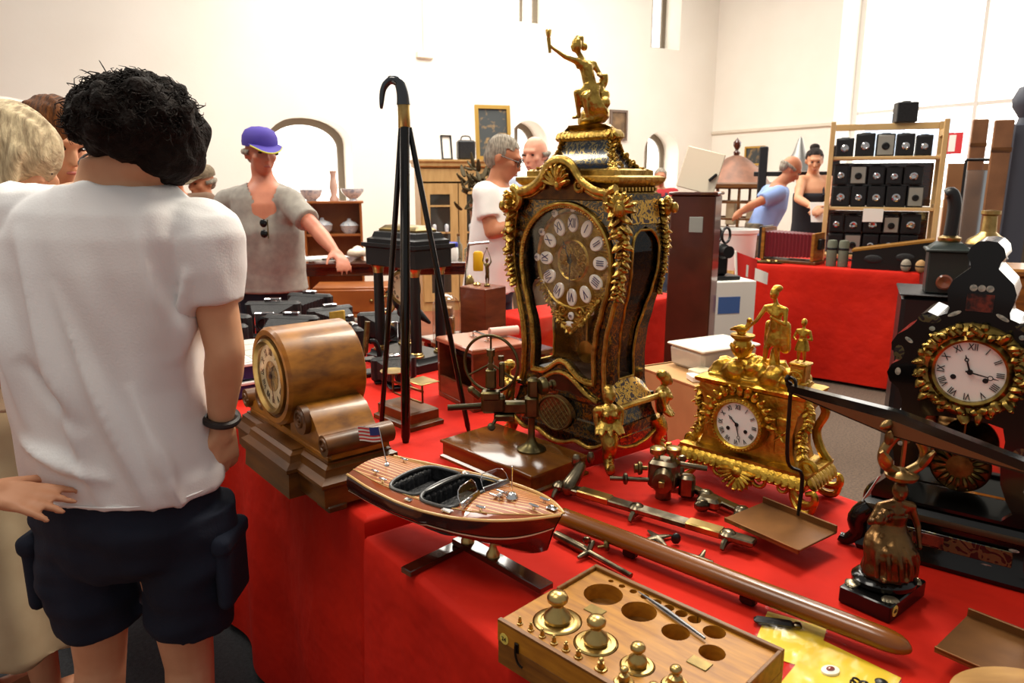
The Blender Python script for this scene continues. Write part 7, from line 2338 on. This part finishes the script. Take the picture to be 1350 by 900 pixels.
def shirt_mesh(J, f, k, hem, girth=1., slv=.55, voxel=.010, folds=.006, loose=1., neck_r=.085, seed=0, vneck=False):
    f = Vector(f).normalized()
    r = Vector((f.y, -f.x, 0))
    n_, p_ = J['neck'], J['pelvis']
    mb = MB()
    rg = []
    hz = (hem - p_.z) / max(.05, (n_.z - p_.z))
    for t, rx, ry in ((hz, .176, .135), (hz * .5, .172, .13), (.1, .166, .124), (.3, .164, .125), (.5, .170, .128), (.7, .180, .130), (.84, .176, .122), (.92, .150, .105), (.975, neck_r, neck_r * .9)):
        c = p_.lerp(n_, t) + f * (.02 * math.sin(pi * max(0, t)) * k)
        g = (girth if t < .66 else 1) * loose
        rg.append(ellring(c, rx * k * g, ry * k * g, f, 48))
    mb.loft(rg)
    for q in 'lr':
        s_, e_ = J[q + 'sh'], J[q + 'el']
        mb.cap(n_ - UP * .075 * k, s_, .066 * k, .074 * k, 14)
        e2 = s_.lerp(e_, slv)
        d = (e2 - s_).normalized()
        mb.tube([s_ - d * .03 * k, s_, s_.lerp(e2, .5), e2 - d * .004, e2], [.06 * k, .074 * k, .070 * k, .068 * k, .066 * k], 20)
        mb.cap(J['neck'].lerp(p_, .3) + (s_ - n_) * .55, s_.lerp(e2, .3), .07 * k, .055 * k, 12)
    me = mb.blob(voxel, 3)
    rnd = random.Random(seed)
    if folds:
        wrinkle(me, lambda c: folds * (noise.noise((c.x * 14 + seed, c.y * 14, c.z * 4.5)) + .6 * noise.noise((c.x * 5 + c.z * 7, c.y * 6, c.z * 9 - c.x * 6 + seed))))
    return me
def trouser_mesh(J, f, k, bottom=.06, girth=1., loose=1., voxel=.010, seed=0, folds=.004):
    f = Vector(f).normalized()
    r = Vector((f.y, -f.x, 0))
    mb = MB()
    p_ = J['pelvis']
    mb.loft([ellring(p_ + UP * z * k, rx * k * girth * loose, ry * k * girth * loose, f, 28) for z, rx, ry in ((-.12, .135, .10), (-.05, .162, .118), (.04, .160, .115), (.09, .155, .112))])
    for q in 'lr':
        hp = p_ + r * ((-.085 if q == 'l' else .085) * k) - UP * .03 * k
        kn, an = J[q + 'kn'], J[q + 'an']
        pts, rs = [hp], [.098 * k * loose]
        if bottom > .4:
            e = hp.lerp(kn, min(1, (hp.z - bottom) / max(.01, hp.z - kn.z)))
            pts += [hp.lerp(e, .4), hp.lerp(e, .8), e]; rs += [.098 * k * loose, .092 * k * loose, .090 * k * loose]
        else:
            e = kn.lerp(an, (kn.z - bottom) / max(.01, kn.z - an.z))
            pts += [hp.lerp(kn, .5), kn, kn.lerp(e, .5), e]; rs += [.092 * k * loose, .074 * k * loose, .068 * k * loose, .066 * k * loose]
        mb.tube(pts, rs, 20)
    me = mb.blob(voxel, 3)
    if folds:
        wrinkle(me, lambda c: folds * (noise.noise((c.x * 8 + seed, c.y * 8, c.z * 16)) + .5 * noise.noise((c.x * 18, c.y * 18, c.z * 12 + seed))))
    return me
def cap_hair(c, f, k, m, body, style='short', seed=0, up=UP, grey=False):
    f = Vector(f).normalized()
    up = (Vector(up) - f * f.dot(Vector(up))).normalized()
    r = f.cross(up).normalized()
    Mh = Matrix((r, f, up)).transposed().to_4x4()
    Mh.translation = Vector(c)
    mb = MB()
    rnd = random.Random(seed)
    if style == 'short':
        mb.ell((0, -.018 * k, .034 * k), (.084 * k, .098 * k, .092 * k), 18, M=Mh)
        mb.ell((0, -.050 * k, -.010 * k), (.076 * k, .062 * k, .070 * k), 14, M=Mh)
        me = mb.blob(.007 * k, 1)
        Mi = Mh.inverted()
        keep = lambda q: (q.y < .055 * k or q.z > .075 * k) and q.z > -.055 * k - (q.y < -.03 * k) * .03 * k and not (q.y > .02 * k and q.z < .055 * k)
    elif style == 'bald':
        mb.torus((0, -.022 * k, .0), .082 * k, .016 * k, 28, 10, M=Mh)
        mb.ell((0, -.06 * k, -.02 * k), (.07 * k, .045 * k, .05 * k), 12, M=Mh)
        me = mb.blob(.007 * k, 1)
        Mi = Mh.inverted()
        keep = lambda q: q.y < .03 * k
    else:                      # bob / full hair
        mb.ell((0, -.020 * k, .030 * k), (.100 * k, .112 * k, .102 * k), 20, M=Mh)
        mb.ell((0, -.055 * k, -.045 * k), (.096 * k, .066 * k, .095 * k), 16, M=Mh)
        for s_ in (-1, 1):
            mb.cap(Mh @ Vector((s_ * .080 * k, .0, .02 * k)), Mh @ Vector((s_ * .082 * k, .01 * k, -.075 * k)), .028 * k, .022 * k)
        me = mb.blob(.007 * k, 2)
        keep = None
    if keep:
        import bmesh
        bm = bmesh.new(); bm.from_mesh(me)
        bmesh.ops.delete(bm, geom=[v for v in bm.verts if not keep(Mi @ v.co)], context='VERTS')
        bm.to_mesh(me); bm.free()
    wrinkle(me, lambda q: .006 * k * (noise.noise(((Mh.inverted() @ q).x * 60 / k, (Mh.inverted() @ q).y * 16 / k, (Mh.inverted() @ q).z * 16 / k + seed))))
    return link('hair', me, m, body)
def hairmat(nm, c, c2):
    return mat(nm, c, .7, 0, c2, scale=26, stretch=(6, 1, 1), bump=.5, bscale=60, spec=.2)
def pose(px, py_top, Y, face, htop=None, lean=0., drop=0., arms=None, headturn=0., nod=.15, sh=.19, X=None):
    """joints of a standing person whose head top is seen at px,py_top at distance Y"""
    top = at(px, py_top, Y)
    htop = top.z + drop
    k = htop / 1.75
    a = R(face)
    f = Vector((math.sin(a), -math.cos(a), 0))
    r = Vector((f.y, -f.x, 0))
    fo = .03 + lean
    headc = Vector((top.x, top.y, top.z - .115 * k))
    base = headc - f * (fo * k)
    base.z = 0
    J = dict(head=headc)
    J['neck'] = headc - UP * .145 * k - f * (.03 + lean * .25) * k
    J['pelvis'] = base + UP * .93 * k - f * lean * .15 * k
    n_ = J['neck']
    for q, s_ in (('l', -1), ('r', 1)):
        J[q + 'sh'] = n_ + r * (s_ * sh * k) - UP * .065 * k
        J[q + 'el'] = J[q + 'sh'] + r * (s_ * .05 * k) - UP * .29 * k - f * .02 * k
        J[q + 'wr'] = J[q + 'el'] - UP * .22 * k + f * .08 * k
        J[q + 'kn'] = base + r * (s_ * .10 * k) + UP * .50 * k
        J[q + 'an'] = base + r * (s_ * .11 * k) + UP * .085 * k
    for kk, v in (arms or {}).items():
        J[kk] = Vector(v)
    ha = R(face + headturn)
    fh = Vector((math.sin(ha), -math.cos(ha), -nod))
    return J, f, k, fh
def person(label, J, f, k, fh, skin, shirt_m, trous_m, hair_m=None, hair='short', girth=1., hem=None, slv=.5, seed=0, voxel=.009, face=True, shoes=True, tilt=UP, folds=.006, loose=1., shirt_name='t_shirt', bottom=.06, hdir=None):
    root = thing('person', (0, 0, 0), 0., label, 'person')
    root.location = (J['pelvis'].x, J['pelvis'].y, 0)
    off = -Vector(root.location)
    me, Mh = body_mesh(J, f, k, girth, voxel, fh=fh, tilt=tilt, hdir=hdir)
    body = link('body', me, skin, root, off)
    if face:
        face_bits(Mh, k, body)
    s_ = link(shirt_name, shirt_mesh(J, f, k, hem or (J['pelvis'].z - .05), girth, slv, max(voxel, .009), folds, loose, seed=seed), shirt_m, root, off)
    t_ = link('trousers', trouser_mesh(J, f, k, bottom, girth, seed=seed), trous_m, root, off)
    if hair_m:
        cap_hair(J['head'], fh, k, hair_m, root, hair, seed, tilt).location = off
    if shoes:
        for q in 'lr':
            an = J[q + 'an']
            sb = MB().cap(an - UP * .035 * k - Vector(f) * .03 * k, an + Vector(f) * .16 * k - UP * .045 * k, .046 * k, .038 * k, 14)
            sb.box(an + Vector(f) * .06 * k - UP * .074 * k, (.09 * k, .09 * k, .02 * k))
            link('shoe', sb.blob(.010, 2), mat('dark_shoe', (46, 38, 34), .5), root, off)
    return root, body, s_, off, Mh

# ------------------------------------------------------------------ young man in the white T-shirt, seen from behind
Yn = 1.50
f_ = Vector((.15, .99, 0)).normalized()
J = dict(head=at(186, 178, 1.50), neck=at(152, 232, 1.49), pelvis=at(168, 660, 1.50),
         lsh=at(22, 292, 1.53), rsh=at(268, 318, 1.49), lel=at(-30, 465, 1.60), lwr=at(62, 520, 1.77), rel=at(297, 462, 1.47), rwr=at(291, 556, 1.51),
         lkn=at(133, 872, 1.53), rkn=at(250, 872, 1.53))
for q in 'lr':
    J[q + 'an'] = Vector((J[q + 'kn'].x + (-.01 if q == 'l' else .01), J[q + 'kn'].y - .02, .085))
km = .98
man = thing('person', (J['pelvis'].x, J['pelvis'].y, 0), 0., 'dark haired person in a white T-shirt and navy cargo shorts, seen from behind', 'person')
off = -Vector(man.location)
me, Mh = body_mesh(J, f_, km, 1., .0065, fh=Vector((.50, .80, -.55)), hdir=dict(r=((-.02, .12, -1), (-.9, .4, 0)), l=((.6, .7, .1), (0, 0, -1))), lcurl=.42)
mbody = link('body', me, mat('light_skin', (222, 170, 132), .5, 0, (210, 152, 114), scale=9, spec=.35), man, off)
face_bits(Mh, km, mbody)
# loose shirt, laid out by its outline
sh_ = MB()
rows = [(642, 168, 124, .150), (620, 166, 124, .15), (600, 162, 122, .15), (550, 152, 122, .145), (500, 140, 124, .142), (450, 134, 127, .140), (400, 132, 130, .138), (350, 134, 134, .136), (310, 138, 132, .130), (280, 142, 118, .118), (258, 147, 96, .10), (243, 151, 76, .085)]
rg = []
for py, cx, hw_px, ry in rows:
    c = at(cx, py - (6 if py > 600 else 0), Yn)
    rx = (at(cx + hw_px, py, Yn) - at(cx, py, Yn)).x
    rg.append(ellring(c, rx, ry, f_, 56))
sh_.loft(rg)
for q, hemp in (('r', at(284, 402, 1.475)), ('l', at(-38, 400, 1.57))):
    s0 = J[q + 'sh']
    d = (hemp - s0).normalized()
    sh_.cap(J['neck'] - UP * .075, s0, .066, .080, 16)
    sh_.tube([s0 - d * .04, s0, s0.lerp(hemp, .5), hemp - d * .006, hemp], [.07, .083, .076, .062, .060], 24)
    sh_.cap(at(150, 340, Yn).lerp(s0, .5), s0.lerp(hemp, .35), .09, .06, 14)
sme = sh_.blob(.0075, 3)
def mfold(c):
    x, z = c.x, c.z
    v = .013 * noise.noise((x * 9, c.y * 9, z * 2.2)) + .007 * noise.noise((x * 22 + z * 5, c.y * 12, z * 6))
    for x0, z0, x1, z1, w_, h in ((-.93, 1.40, -.80, .80, .022, .012), (-.86, 1.30, -.70, .78, .016, .009), (-.95, 1.15, -.82, 1.0, .02, -.008), (-.70, 1.42, -.66, 1.0, .016, .008), (-.62, 1.32, -.68, 1.12, .016, .009), (-1.0, 1.35, -.95, 1.0, .02, .008), (-.98, .98, -.78, .90, .018, .010), (-.74, 1.1, -.66, .78, .014, .008)):
        d = Vector((x1 - x0, z1 - z0)); L_ = d.length; d /= L_
        p = Vector((x - x0, z - z0))
        t = p.dot(d) / L_
        if -.1 < t < 1.1:
            e = abs(p.x * d.y - p.y * d.x) + .004 * math.sin(t * 9)
            v += 2.6 * h * math.exp(-(e / (w_ * .8)) ** 2) * max(0, math.sin(pi * min(1, max(0, t))))
    return v
wrinkle(sme, mfold)
shirt_o = link('t_shirt', sme, mat('white_cotton', (240, 238, 236), .85, 0, (232, 230, 230), scale=4, bump=.08, bscale=220), man, off)
hemr = [p + Vector((p.x - rg[0][0].x, 0, 0)) * 0 for p in rg[0]]
hc = sum(hemr, Vector()) / len(hemr)
MB().tube([hc + (p - hc) * .996 + UP * .012 for p in hemr], .0022, 6, True).build('hem_seam', MATS['white_cotton'], shirt_o)
# navy cargo shorts
sm_ = MB()
pc_ = J['pelvis']
sm_.loft([ellring(pc_ + UP * z, rx, ry, f_, 36) for z, rx, ry in ((-.15, .10, .095), (-.11, .17, .125), (-.06, .192, .138), (-.02, .197, .142), (.06, .185, .13))])
for q, cx in (('l', 118), ('r', 246)):
    c0_, c1, c2 = at(cx, 680, Yn), at(cx - (2 if q == 'l' else -4), 750, 1.51), at(cx + (16 if q == 'l' else 4), 818, 1.52)
    sm_.tube([c0_ + UP * .03, c0_, c1, c2 + UP * .006, c2], [.102, .106, .104, .094, .091], 28)
tme = sm_.blob(.0075, 3)
wrinkle(tme, lambda c: .010 * noise.noise((c.x * 9, c.y * 9, c.z * 22)) + .006 * noise.noise((c.x * 20, c.y * 20, c.z * 14)))
M_navy = mat('navy_cotton', (24, 32, 50), .9, 0, (18, 24, 40), scale=6, bump=.1, bscale=200)
shorts = link('cargo_shorts', tme, M_navy, man, off)
for q, px, py in (('l', 62, 745), ('r', 306, 745)):
    c = at(px, py, 1.50)
    pk3 = MB().box((0, 0, 0), (.034, .13, .16), .012, M=Matrix.Translation(c)).box((0, 0, .075), (.044, .14, .045), .010, M=Matrix.Translation(c))
    pme = pk3.blob(.006, 2)
    link('cargo_pocket', pme, M_navy, shorts, (0, 0, 0))
# hair: thick tousled mop
hm = MB()
Hc = at(178, 160, 1.485)
rnd = random.Random(9)
hm.ell(Hc, (.112, .115, .086), 20)
hm.ell(Hc + Vector((.058, .02, -.060)), (.058, .085, .062), 14)
hm.ell(Hc + Vector((-.040, .0, -.010)), (.075, .09, .055), 14)
hm.ell(Hc + Vector((.088, .02, -.030)), (.036, .06, .060), 12)
for k in range(150):
    a, b = rnd.uniform(0, 2 * pi), math.asin(rnd.uniform(-.35, 1))
    d = Vector((math.cos(a) * math.cos(b), math.sin(a) * math.cos(b), math.sin(b)))
    p = Hc + Vector((d.x * .106, d.y * .108, d.z * .080))
    hm.ell(p, (rnd.uniform(.014, .024), rnd.uniform(.014, .024), rnd.uniform(.010, .018)), 8, (rnd.random() * 3, rnd.random() * 3, 0))
hme = hm.blob(.0055, 1)
wrinkle(hme, lambda c: .011 * noise.noise((c.x * 30, c.y * 30, c.z * 20)) + .004 * noise.noise((c.x * 80, c.y * 80, c.z * 40)))
M_bhair = mat('black_hair', (20, 15, 12), .8, 0, (34, 26, 22), scale=60, bump=.6, bscale=160, spec=.2)
hair_o = link('hair', hme, M_bhair, man, off)
st2 = MB()
for k in range(2200):
    a, b = rnd.uniform(0, 2 * pi), math.asin(rnd.uniform(-.3, 1))
    d = Vector((math.cos(a) * math.cos(b), math.sin(a) * math.cos(b), math.sin(b)))
    p = Hc + Vector((d.x * .110, d.y * .110, d.z * .084))
    t = Vector((rnd.uniform(-1, 1), rnd.uniform(-1, 1), rnd.uniform(-.8, .5)))
    t = (t - d * t.dot(d) * .6).normalized()
    L_ = rnd.uniform(.018, .034)
    c_ = t.cross(d) * rnd.uniform(-.9, .9)
    st2.tube([p - d * .006, p + t * L_ * .4 + d * .005, p + (t * .8 + c_ * .3) * L_ + d * .006, p + (t * .9 + c_ * .8) * L_ + d * rnd.uniform(-.002, .006)], [.0015, .0013, .0009, .0004], 4)
tag(st2.build('hair_wisps', M_bhair, hair_o), kind='stuff')
# cord, bracelet
nk = J['neck'] + Vector((.01, .01, .025))
MB().tube([nk + Vector((.075 * math.cos(a), .068 * math.sin(a), .028 * math.sin(a) - .012 * math.cos(a))) for a in [2 * pi * i / 40 for i in range(40)]], .0024, 6, True).build('neck_cord', mat('brown_cord', (60, 36, 26), .6), man, off)
wd = (J['rwr'] - J['rel']).normalized()
q_r = wd.to_track_quat('Z', 'Y').to_matrix().to_4x4(); q_r.translation = J['rwr'] - wd * .012
MB().torus((0, 0, 0), .034, .008, 28, 8, M=q_r).build('bracelet', mat('dark_leather', (40, 32, 30), .5), man, off)
# trainers
for q in 'lr':
    an = J[q + 'an']
    link('shoe', MB().cap(an - UP * .035, an + f_ * .16 - UP * .045, .046, .038, 14).box(an + f_ * .06 - UP * .074, (.09, .09, .02)).blob(.009, 2), mat('dark_shoe', (46, 38, 34), .5), man, off)

# ------------------------------------------------------------------ fair haired woman beside him, reaching
g0 = Vector((-1.40, 1.82, 0))
fw = Vector((.55, .83, 0)).normalized()
Jw = dict(head=at(18, 212, 1.90), neck=at(-22, 262, 1.84), pelvis=Vector((g0.x, g0.y, .90)), lsh=at(-110, 305, 1.78), rsh=at(30, 318, 1.90), lel=at(-118, 520, 1.42), lwr=at(-28, 648, 1.30), rel=at(30, 450, 1.98), rwr=at(90, 500, 2.05))
for q, s_ in (('l', -1), ('r', 1)):
    Jw[q + 'kn'] = g0 + Vector((s_ * .09, 0, .48)); Jw[q + 'an'] = g0 + Vector((s_ * .09, 0, .085))
fhw = Vector((.75, .45, -.45))
wo = thing('person', (g0.x, g0.y, 0), 0., 'person with fair greying hair, patterned blouse and beige skirt, one hand held out', 'person')
ow = -Vector(wo.location)
me, Mh = body_mesh(Jw, fw, .96, 1., .0065, fh=fhw, hdir=dict(l=((.95, .05, -.14), (.12, .3, -.95)), r=((.8, .5, -.2), (0, 0, -1))), lcurl=.10)
wb_ = link('body', me, M_skin, wo, ow)
face_bits(Mh, .96, wb_)
link('blouse', shirt_mesh(Jw, fw, .96, .80, 1.05, .55, .010, .006, 1.02, seed=3), mat('patterned_blouse', (226, 210, 180), .8, 0, (150, 120, 96), scale=22, lo=.56, hi=.62), wo, ow)
skm = MB().loft([ellring(g0 + UP * z, rx, rx * .8, fw, 48) for z, rx in ((.30, .30), (.45, .275), (.65, .235), (.85, .19), (.98, .165))])
skme = skm.blob(.011, 2)
wrinkle(skme, lambda c: .016 * math.sin(math.atan2(c.y - g0.y, c.x - g0.x) * 13) * max(0, (.95 - c.z)) + .004 * noise.noise((c.x * 12, c.y * 12, c.z * 8)))
link('skirt', skme, mat('beige_linen', (186, 168, 136), .85, 0, (172, 152, 120), scale=8), wo, ow)
hh = cap_hair(Jw['head'], fhw, 1.06, hairmat('fair_grey_hair', (206, 188, 152), (150, 132, 104)), wo, 'bob', 4); hh.location = ow
for q in 'lr':
    an = Jw[q + 'an']
    link('shoe', MB().cap(an - UP * .04, an + fw * .14 - UP * .05, .042, .034, 12).blob(.010, 2), mat('tan_shoe', (150, 110, 76), .5), wo, ow)

# ------------------------------------------------------------------ other visitors
M_jean = mat('blue_jeans', (64, 74, 92), .9, 0, (50, 60, 78), scale=9)
M_khaki = mat('khaki_cloth', (128, 116, 94), .9, 0, (108, 96, 76), scale=9)
M_brownh = hairmat('brown_hair', (112, 64, 24), (54, 30, 14))
M_greyh = hairmat('grey_hair', (168, 158, 142), (112, 104, 94))
M_darkh = hairmat('dark_hair', (44, 34, 30), (26, 20, 18))
Jp, f, k, fh = pose(68, 134, 2.30, 60, lean=.05, nod=.45)
person('person with smooth brown hair and glasses behind the white T-shirt', Jp, f, k, fh, M_skin, mat('dark_top', (60, 54, 60), .85), M_jean, M_brownh, 'bob', seed=2)
_, _, _, o_, Mh = None, None, None, None, None
Jp, f, k, fh = pose(226, 198, 4.45, 35, lean=.04, nod=.5)
Jp2 = Jp
person('person almost hidden behind the dark haired visitor', Jp, f, k * .98, fh, M_skin2, mat('brown_top', (110, 84, 66), .85), M_jean, M_darkh, 'short', seed=5)
def flat_cap(J, fh, k, m, root, o_, brim=.075, dome=1., name='flat_cap', trim=None):
    fh = Vector(fh).normalized(); up = (UP - fh * fh.dot(UP)).normalized(); r = fh.cross(up).normalized()
    Mc_ = Matrix((r, fh, up)).transposed().to_4x4(); Mc_.translation = J['head']
    mb = MB()
    mb.lathe([(.098, .035), (.100, .055), (.097, .085 * dome), (.080, .115 * dome), (.045, .132 * dome), (0, .137 * dome)], 32, M=Mc_ @ Matrix.Scale(k, 4), sy=1.12, sx=.92, c=(0, -.014, 0))
    c_ = mb.build(name, m, root, o_)
    bpts = [(.082 * math.cos(a), .085 + (brim) * math.sin(a), .042 - .030 * math.sin(a) ** 2 + .0 * abs(math.cos(a))) for a in [pi * i / 20 for i in range(21)]]
    b2 = MB()
    top = [Vector(p) for p in bpts] + [Vector((-.082, .05, .045)), Vector((.082, .05, .045))]
    n_ = len(top)
    b2.add([p + Vector((0, 0, .004)) for p in top] + top, [tuple(range(n_)), tuple(range(2 * n_ - 1, n_ - 1, -1))] + [(i, n_ + i, n_ + (i + 1) % n_, (i + 1) % n_) for i in range(n_)], Mc_ @ Matrix.Scale(k, 4))
    b2.build('peak', m, c_)
    if trim:
        MB().tube([Mc_ @ (Vector(p) * k) for p in bpts], .004, 6).build('peak_trim', trim, c_)
Jp, f, k, fh = pose(263, 219, 4.95, -25, lean=.04, nod=.22)
r_, b_, s_, o_, Mh = person('older person in a brown flat cap and dark jacket', Jp, f, k, fh, M_skin2, mat('dark_jacket', (70, 66, 64), .85), M_jean, M_greyh, 'bald', seed=6, slv=.95)
flat_cap(Jp, fh, k, mat('brown_tweed', (126, 110, 88), .9, 0, (98, 84, 66), scale=60), r_, o_, brim=.055, dome=.92)
# purple cap
Jp, f, k, fh = pose(342, 172, 4.05, 14, lean=.04, nod=.12, headturn=22, sh=.225)
Jp['lsh'] = at(382, 266, 4.03); Jp['lel'] = at(420, 306, 3.86); Jp['lwr'] = at(441, 331, 3.72)
Jp['rsh'] = at(300, 266, 4.08); Jp['rel'] = at(284, 318, 4.08); Jp['rwr'] = at(288, 365, 3.98)
for a_, b_ in (('l', 'r'),):
    for q in ('sh', 'el', 'wr'):
        Jp['l' + q], Jp['r' + q] = Jp['r' + q], Jp['l' + q]
r_, b_, s_, o_, Mh = person('person in a purple baseball cap and grey V-neck T-shirt', Jp, f, k, fh, mat('ruddy_skin', (206, 134, 104), .5, 0, (190, 116, 90), scale=9), mat('heather_grey_cotton', (164, 158, 148), .85, 0, (150, 144, 136), scale=30), M_navy, M_greyh, 'bald', girth=1.18, seed=8, slv=.62, folds=.007)
flat_cap(Jp, fh, k, mat('purple_cotton', (70, 56, 150), .8), r_, o_, brim=.085, name='baseball_cap', trim=mat('yellow_trim', (206, 206, 70), .6))
def cut_vneck(me, n_, f, w_, dep):
    import bmesh
    r = Vector((f.y, -f.x, 0))
    bm = bmesh.new(); bm.from_mesh(me)
    kill = []
    for v in bm.verts:
        q = v.co - n_
        z = -q.z
        if q.dot(f) > .02 and -.08 < z < dep and abs(q.dot(r)) < w_ * (1 - max(0, z) / dep):
            kill.append(v)
    bmesh.ops.delete(bm, geom=kill, context='VERTS')
    bm.to_mesh(me); bm.free()
cut_vneck(s_.data, Jp['neck'], Vector(f), .085, .20)
sg2 = Jp['neck'] + Vector((.0, 0, -.22)) + Vector(f) * .165
for dz in (0, -.055):
    MB().ell(sg2 + Vector((.0, -.012, dz)), (.020, .008, .022), 14).build('sunglass_lens', M_ebony, s_)
MB().cyl(sg2 + Vector((.022, -.012, .02)), sg2 + Vector((.022, -.012, -.08)), .003, n=6).build('sunglass_frame', M_dullbrass, s_)
# man in white with glasses, and the bald man he talks to
Jp, f, k, fh = pose(664, 180, 4.15, 68, lean=.05, nod=.40, headturn=10, sh=.175)
Jp['rsh'] = at(640, 256, 4.04); Jp['rel'] = at(648, 306, 3.99); Jp['rwr'] = at(690, 296, 4.02)
Jp['lsh'] = at(668, 258, 4.30)
Jp['lel'] = at(690, 300, 4.30); Jp['lwr'] = at(715, 300, 4.22)
r_, b_, s_, o_, Mh = person('grey haired person with glasses in a white T-shirt', Jp, f, k, fh, M_skin2, mat('soft_white_cotton', (244, 242, 238), .85), M_jean, M_greyh, 'short', girth=1.12, seed=10, slv=.62, hem=.86)
gl_ = MB()
for s2 in (-1, 1):
    gl_.torus((s2 * .033 * k, .100 * k, .008 * k), .024 * k, .0028 * k, 18, 6, (pi / 2, 0, 0), M=Mh)
    gl_.tube([Mh @ Vector((s2 * .057 * k, .100 * k, .012 * k)), Mh @ Vector((s2 * .082 * k, .0, .010 * k))], .0028 * k, 6)
gl_.build('glasses', M_black, b_)
Jp, f, k, fh = pose(705, 180, 5.0, -30, lean=.02, nod=.15)
person('bald person in a pale blue shirt facing the grey haired one', Jp, f, k, fh, mat('pink_skin', (224, 160, 132), .5), mat('pale_blue_shirt', (176, 186, 206), .8), M_khaki, M_greyh, 'bald', seed=12)
Jp, f, k, fh = pose(871, 222, 9.6, -5, nod=.1)
Jp['head'].z = Jp['head'].z
r_, b_, s_, o_, Mh = person('person far back in a navy vest with red sleeves', Jp, f, k, fh, M_skin2, mat('red_sleeve_cotton', (168, 40, 44), .85), M_jean, M_greyh, 'short', seed=13, slv=.85, voxel=.012)
vs_ = MB().loft([ellring(Jp['pelvis'].lerp(Jp['neck'], t), rx * k, ry * k, f, 28) for t, rx, ry in ((-.05, .19, .15), (.3, .185, .145), (.7, .195, .15), (.88, .16, .125), (.95, .10, .09))])
link('vest', vs_.blob(.014, 2), mat('navy_vest', (44, 50, 66), .8), r_, o_)
# leaning man in the blue shirt
Jp, f, k, fh = pose(1044, 206, 6.95, 78, lean=.30, drop=.03, nod=.85, headturn=8)
Jp['rsh'] = Jp['neck'] + Vector((-.05, -.18, -.07)); Jp['lsh'] = Jp['neck'] + Vector((-.02, .18, -.07))
Jp['rel'] = at(996, 268, 6.72); Jp['rwr'] = at(978, 278, 6.85); Jp['lel'] = at(1000, 268, 7.15); Jp['lwr'] = at(982, 278, 6.98)
Jp['pelvis'] = at(1000, 306, 6.95)
for q, s2 in (('l', .1), ('r', -.1)):
    Jp[q + 'kn'] = Vector((Jp['pelvis'].x, Jp['pelvis'].y + s2, .50)); Jp[q + 'an'] = Vector((Jp['pelvis'].x - .02, Jp['pelvis'].y + s2, .085))
person('person in a light blue short sleeved shirt leaning forward, hands behind the back', Jp, f, k, fh, M_skin2, mat('light_blue_cotton', (136, 160, 212), .8), mat('check_shorts', (140, 128, 104), .85, 0, (90, 86, 76), scale=30), M_greyh, 'bald', girth=1.12, seed=14, slv=.7, hem=Jp['pelvis'].z - .02, voxel=.011)
# woman in a black strappy top
Jp, f, k, fh = pose(1075, 196, 7.7, -15, nod=.3)
Jp['rel'] = at(1052, 262, 7.5); Jp['rwr'] = at(1070, 272, 7.3); Jp['lel'] = at(1100, 262, 7.5); Jp['lwr'] = at(1082, 274, 7.3)
Jp['lsh'], Jp['rsh'] = at(1092, 238, 7.7), at(1057, 238, 7.7)
Jp['lsh'], Jp['rsh'], Jp['lel'], Jp['rel'], Jp['lwr'], Jp['rwr'] = Jp['rsh'], Jp['lsh'], Jp['rel'], Jp['lel'], Jp['rwr'], Jp['lwr']
root = thing('person', (Jp['pelvis'].x, Jp['pelvis'].y, 0), 0., 'dark haired person in a black strappy top holding papers', 'person')
o_ = -Vector(root.location)
me, Mh = body_mesh(Jp, f, k, 1., .011, fh=fh)
b_ = link('body', me, M_skin, root, o_)
face_bits(Mh, k, b_)
tm = MB().loft([ellring(Jp['pelvis'].lerp(Jp['neck'], t) + Vector(f) * .02, rx * k, ry * k, f, 28) for t, rx, ry in ((-.1, .175, .13), (.2, .165, .125), (.5, .172, .135), (.64, .176, .142), (.70, .17, .13))])
link('strappy_top', tm.blob(.012, 2), mat('black_top_cloth', (26, 26, 32), .8), root, o_)
for s2 in (-1, 1):
    rr2 = Vector((f.y, -f.x, 0)) * s2
    MB().tube([Jp['pelvis'].lerp(Jp['neck'], .66) + rr2 * .10 + f * .15, Jp['neck'] + rr2 * .10 - UP * .03 + f * .04, Jp['pelvis'].lerp(Jp['neck'], .66) + rr2 * .10 - f * .11], .010, 8).build('strap', MATS['black_top_cloth'], root, o_)
link('trousers', trouser_mesh(Jp, f, k, seed=3), M_jean, root, o_)
cap_hair(Jp['head'], fh, k, M_darkh, root, 'short', 15).location = o_
MB().ell(Jp['head'] + UP * .13 * k - Vector(f) * .05, (.05, .05, .04), 12).build('hair_bun', M_darkh, root, o_)
nt = thing('note_paper', (Jp['rwr'] + Jp['lwr']) / 2 + Vector((0, -.10, -.12)), 0, 'white sheet of paper held by the one in the black top', 'paper')
MB().box((0, 0, .08), (.16, .004, .20), 0, M=Matrix.Rotation(R(-20), 4, 'X')).build('sheet', M_paper, nt)
for q in 'lr':
    an = Jp[q + 'an']
    link('shoe', MB().cap(an - UP * .04, an + f * .14 - UP * .05, .042, .034, 12).blob(.012, 2), MATS['dark_shoe'], root, o_)
# stooping person in tan at the right
Jp, f, k, fh = pose(1392, 232, 5.6, 60, lean=.30, drop=.10, nod=.7)
Jp['pelvis'] = at(1338, 300, 5.6)
for q, s2 in (('l', .1), ('r', -.1)):
    Jp[q + 'kn'] = Vector((Jp['pelvis'].x, Jp['pelvis'].y + s2, .50)); Jp[q + 'an'] = Vector((Jp['pelvis'].x - .02, Jp['pelvis'].y + s2, .085))
person('stooping person in a tan shirt behind the ball topped post', Jp, f, k, fh, M_skin2, mat('tan_cotton', (206, 168, 128), .8), M_khaki, M_brownh, 'short', girth=1.1, seed=16, hem=Jp['pelvis'].z - .02, voxel=.011)
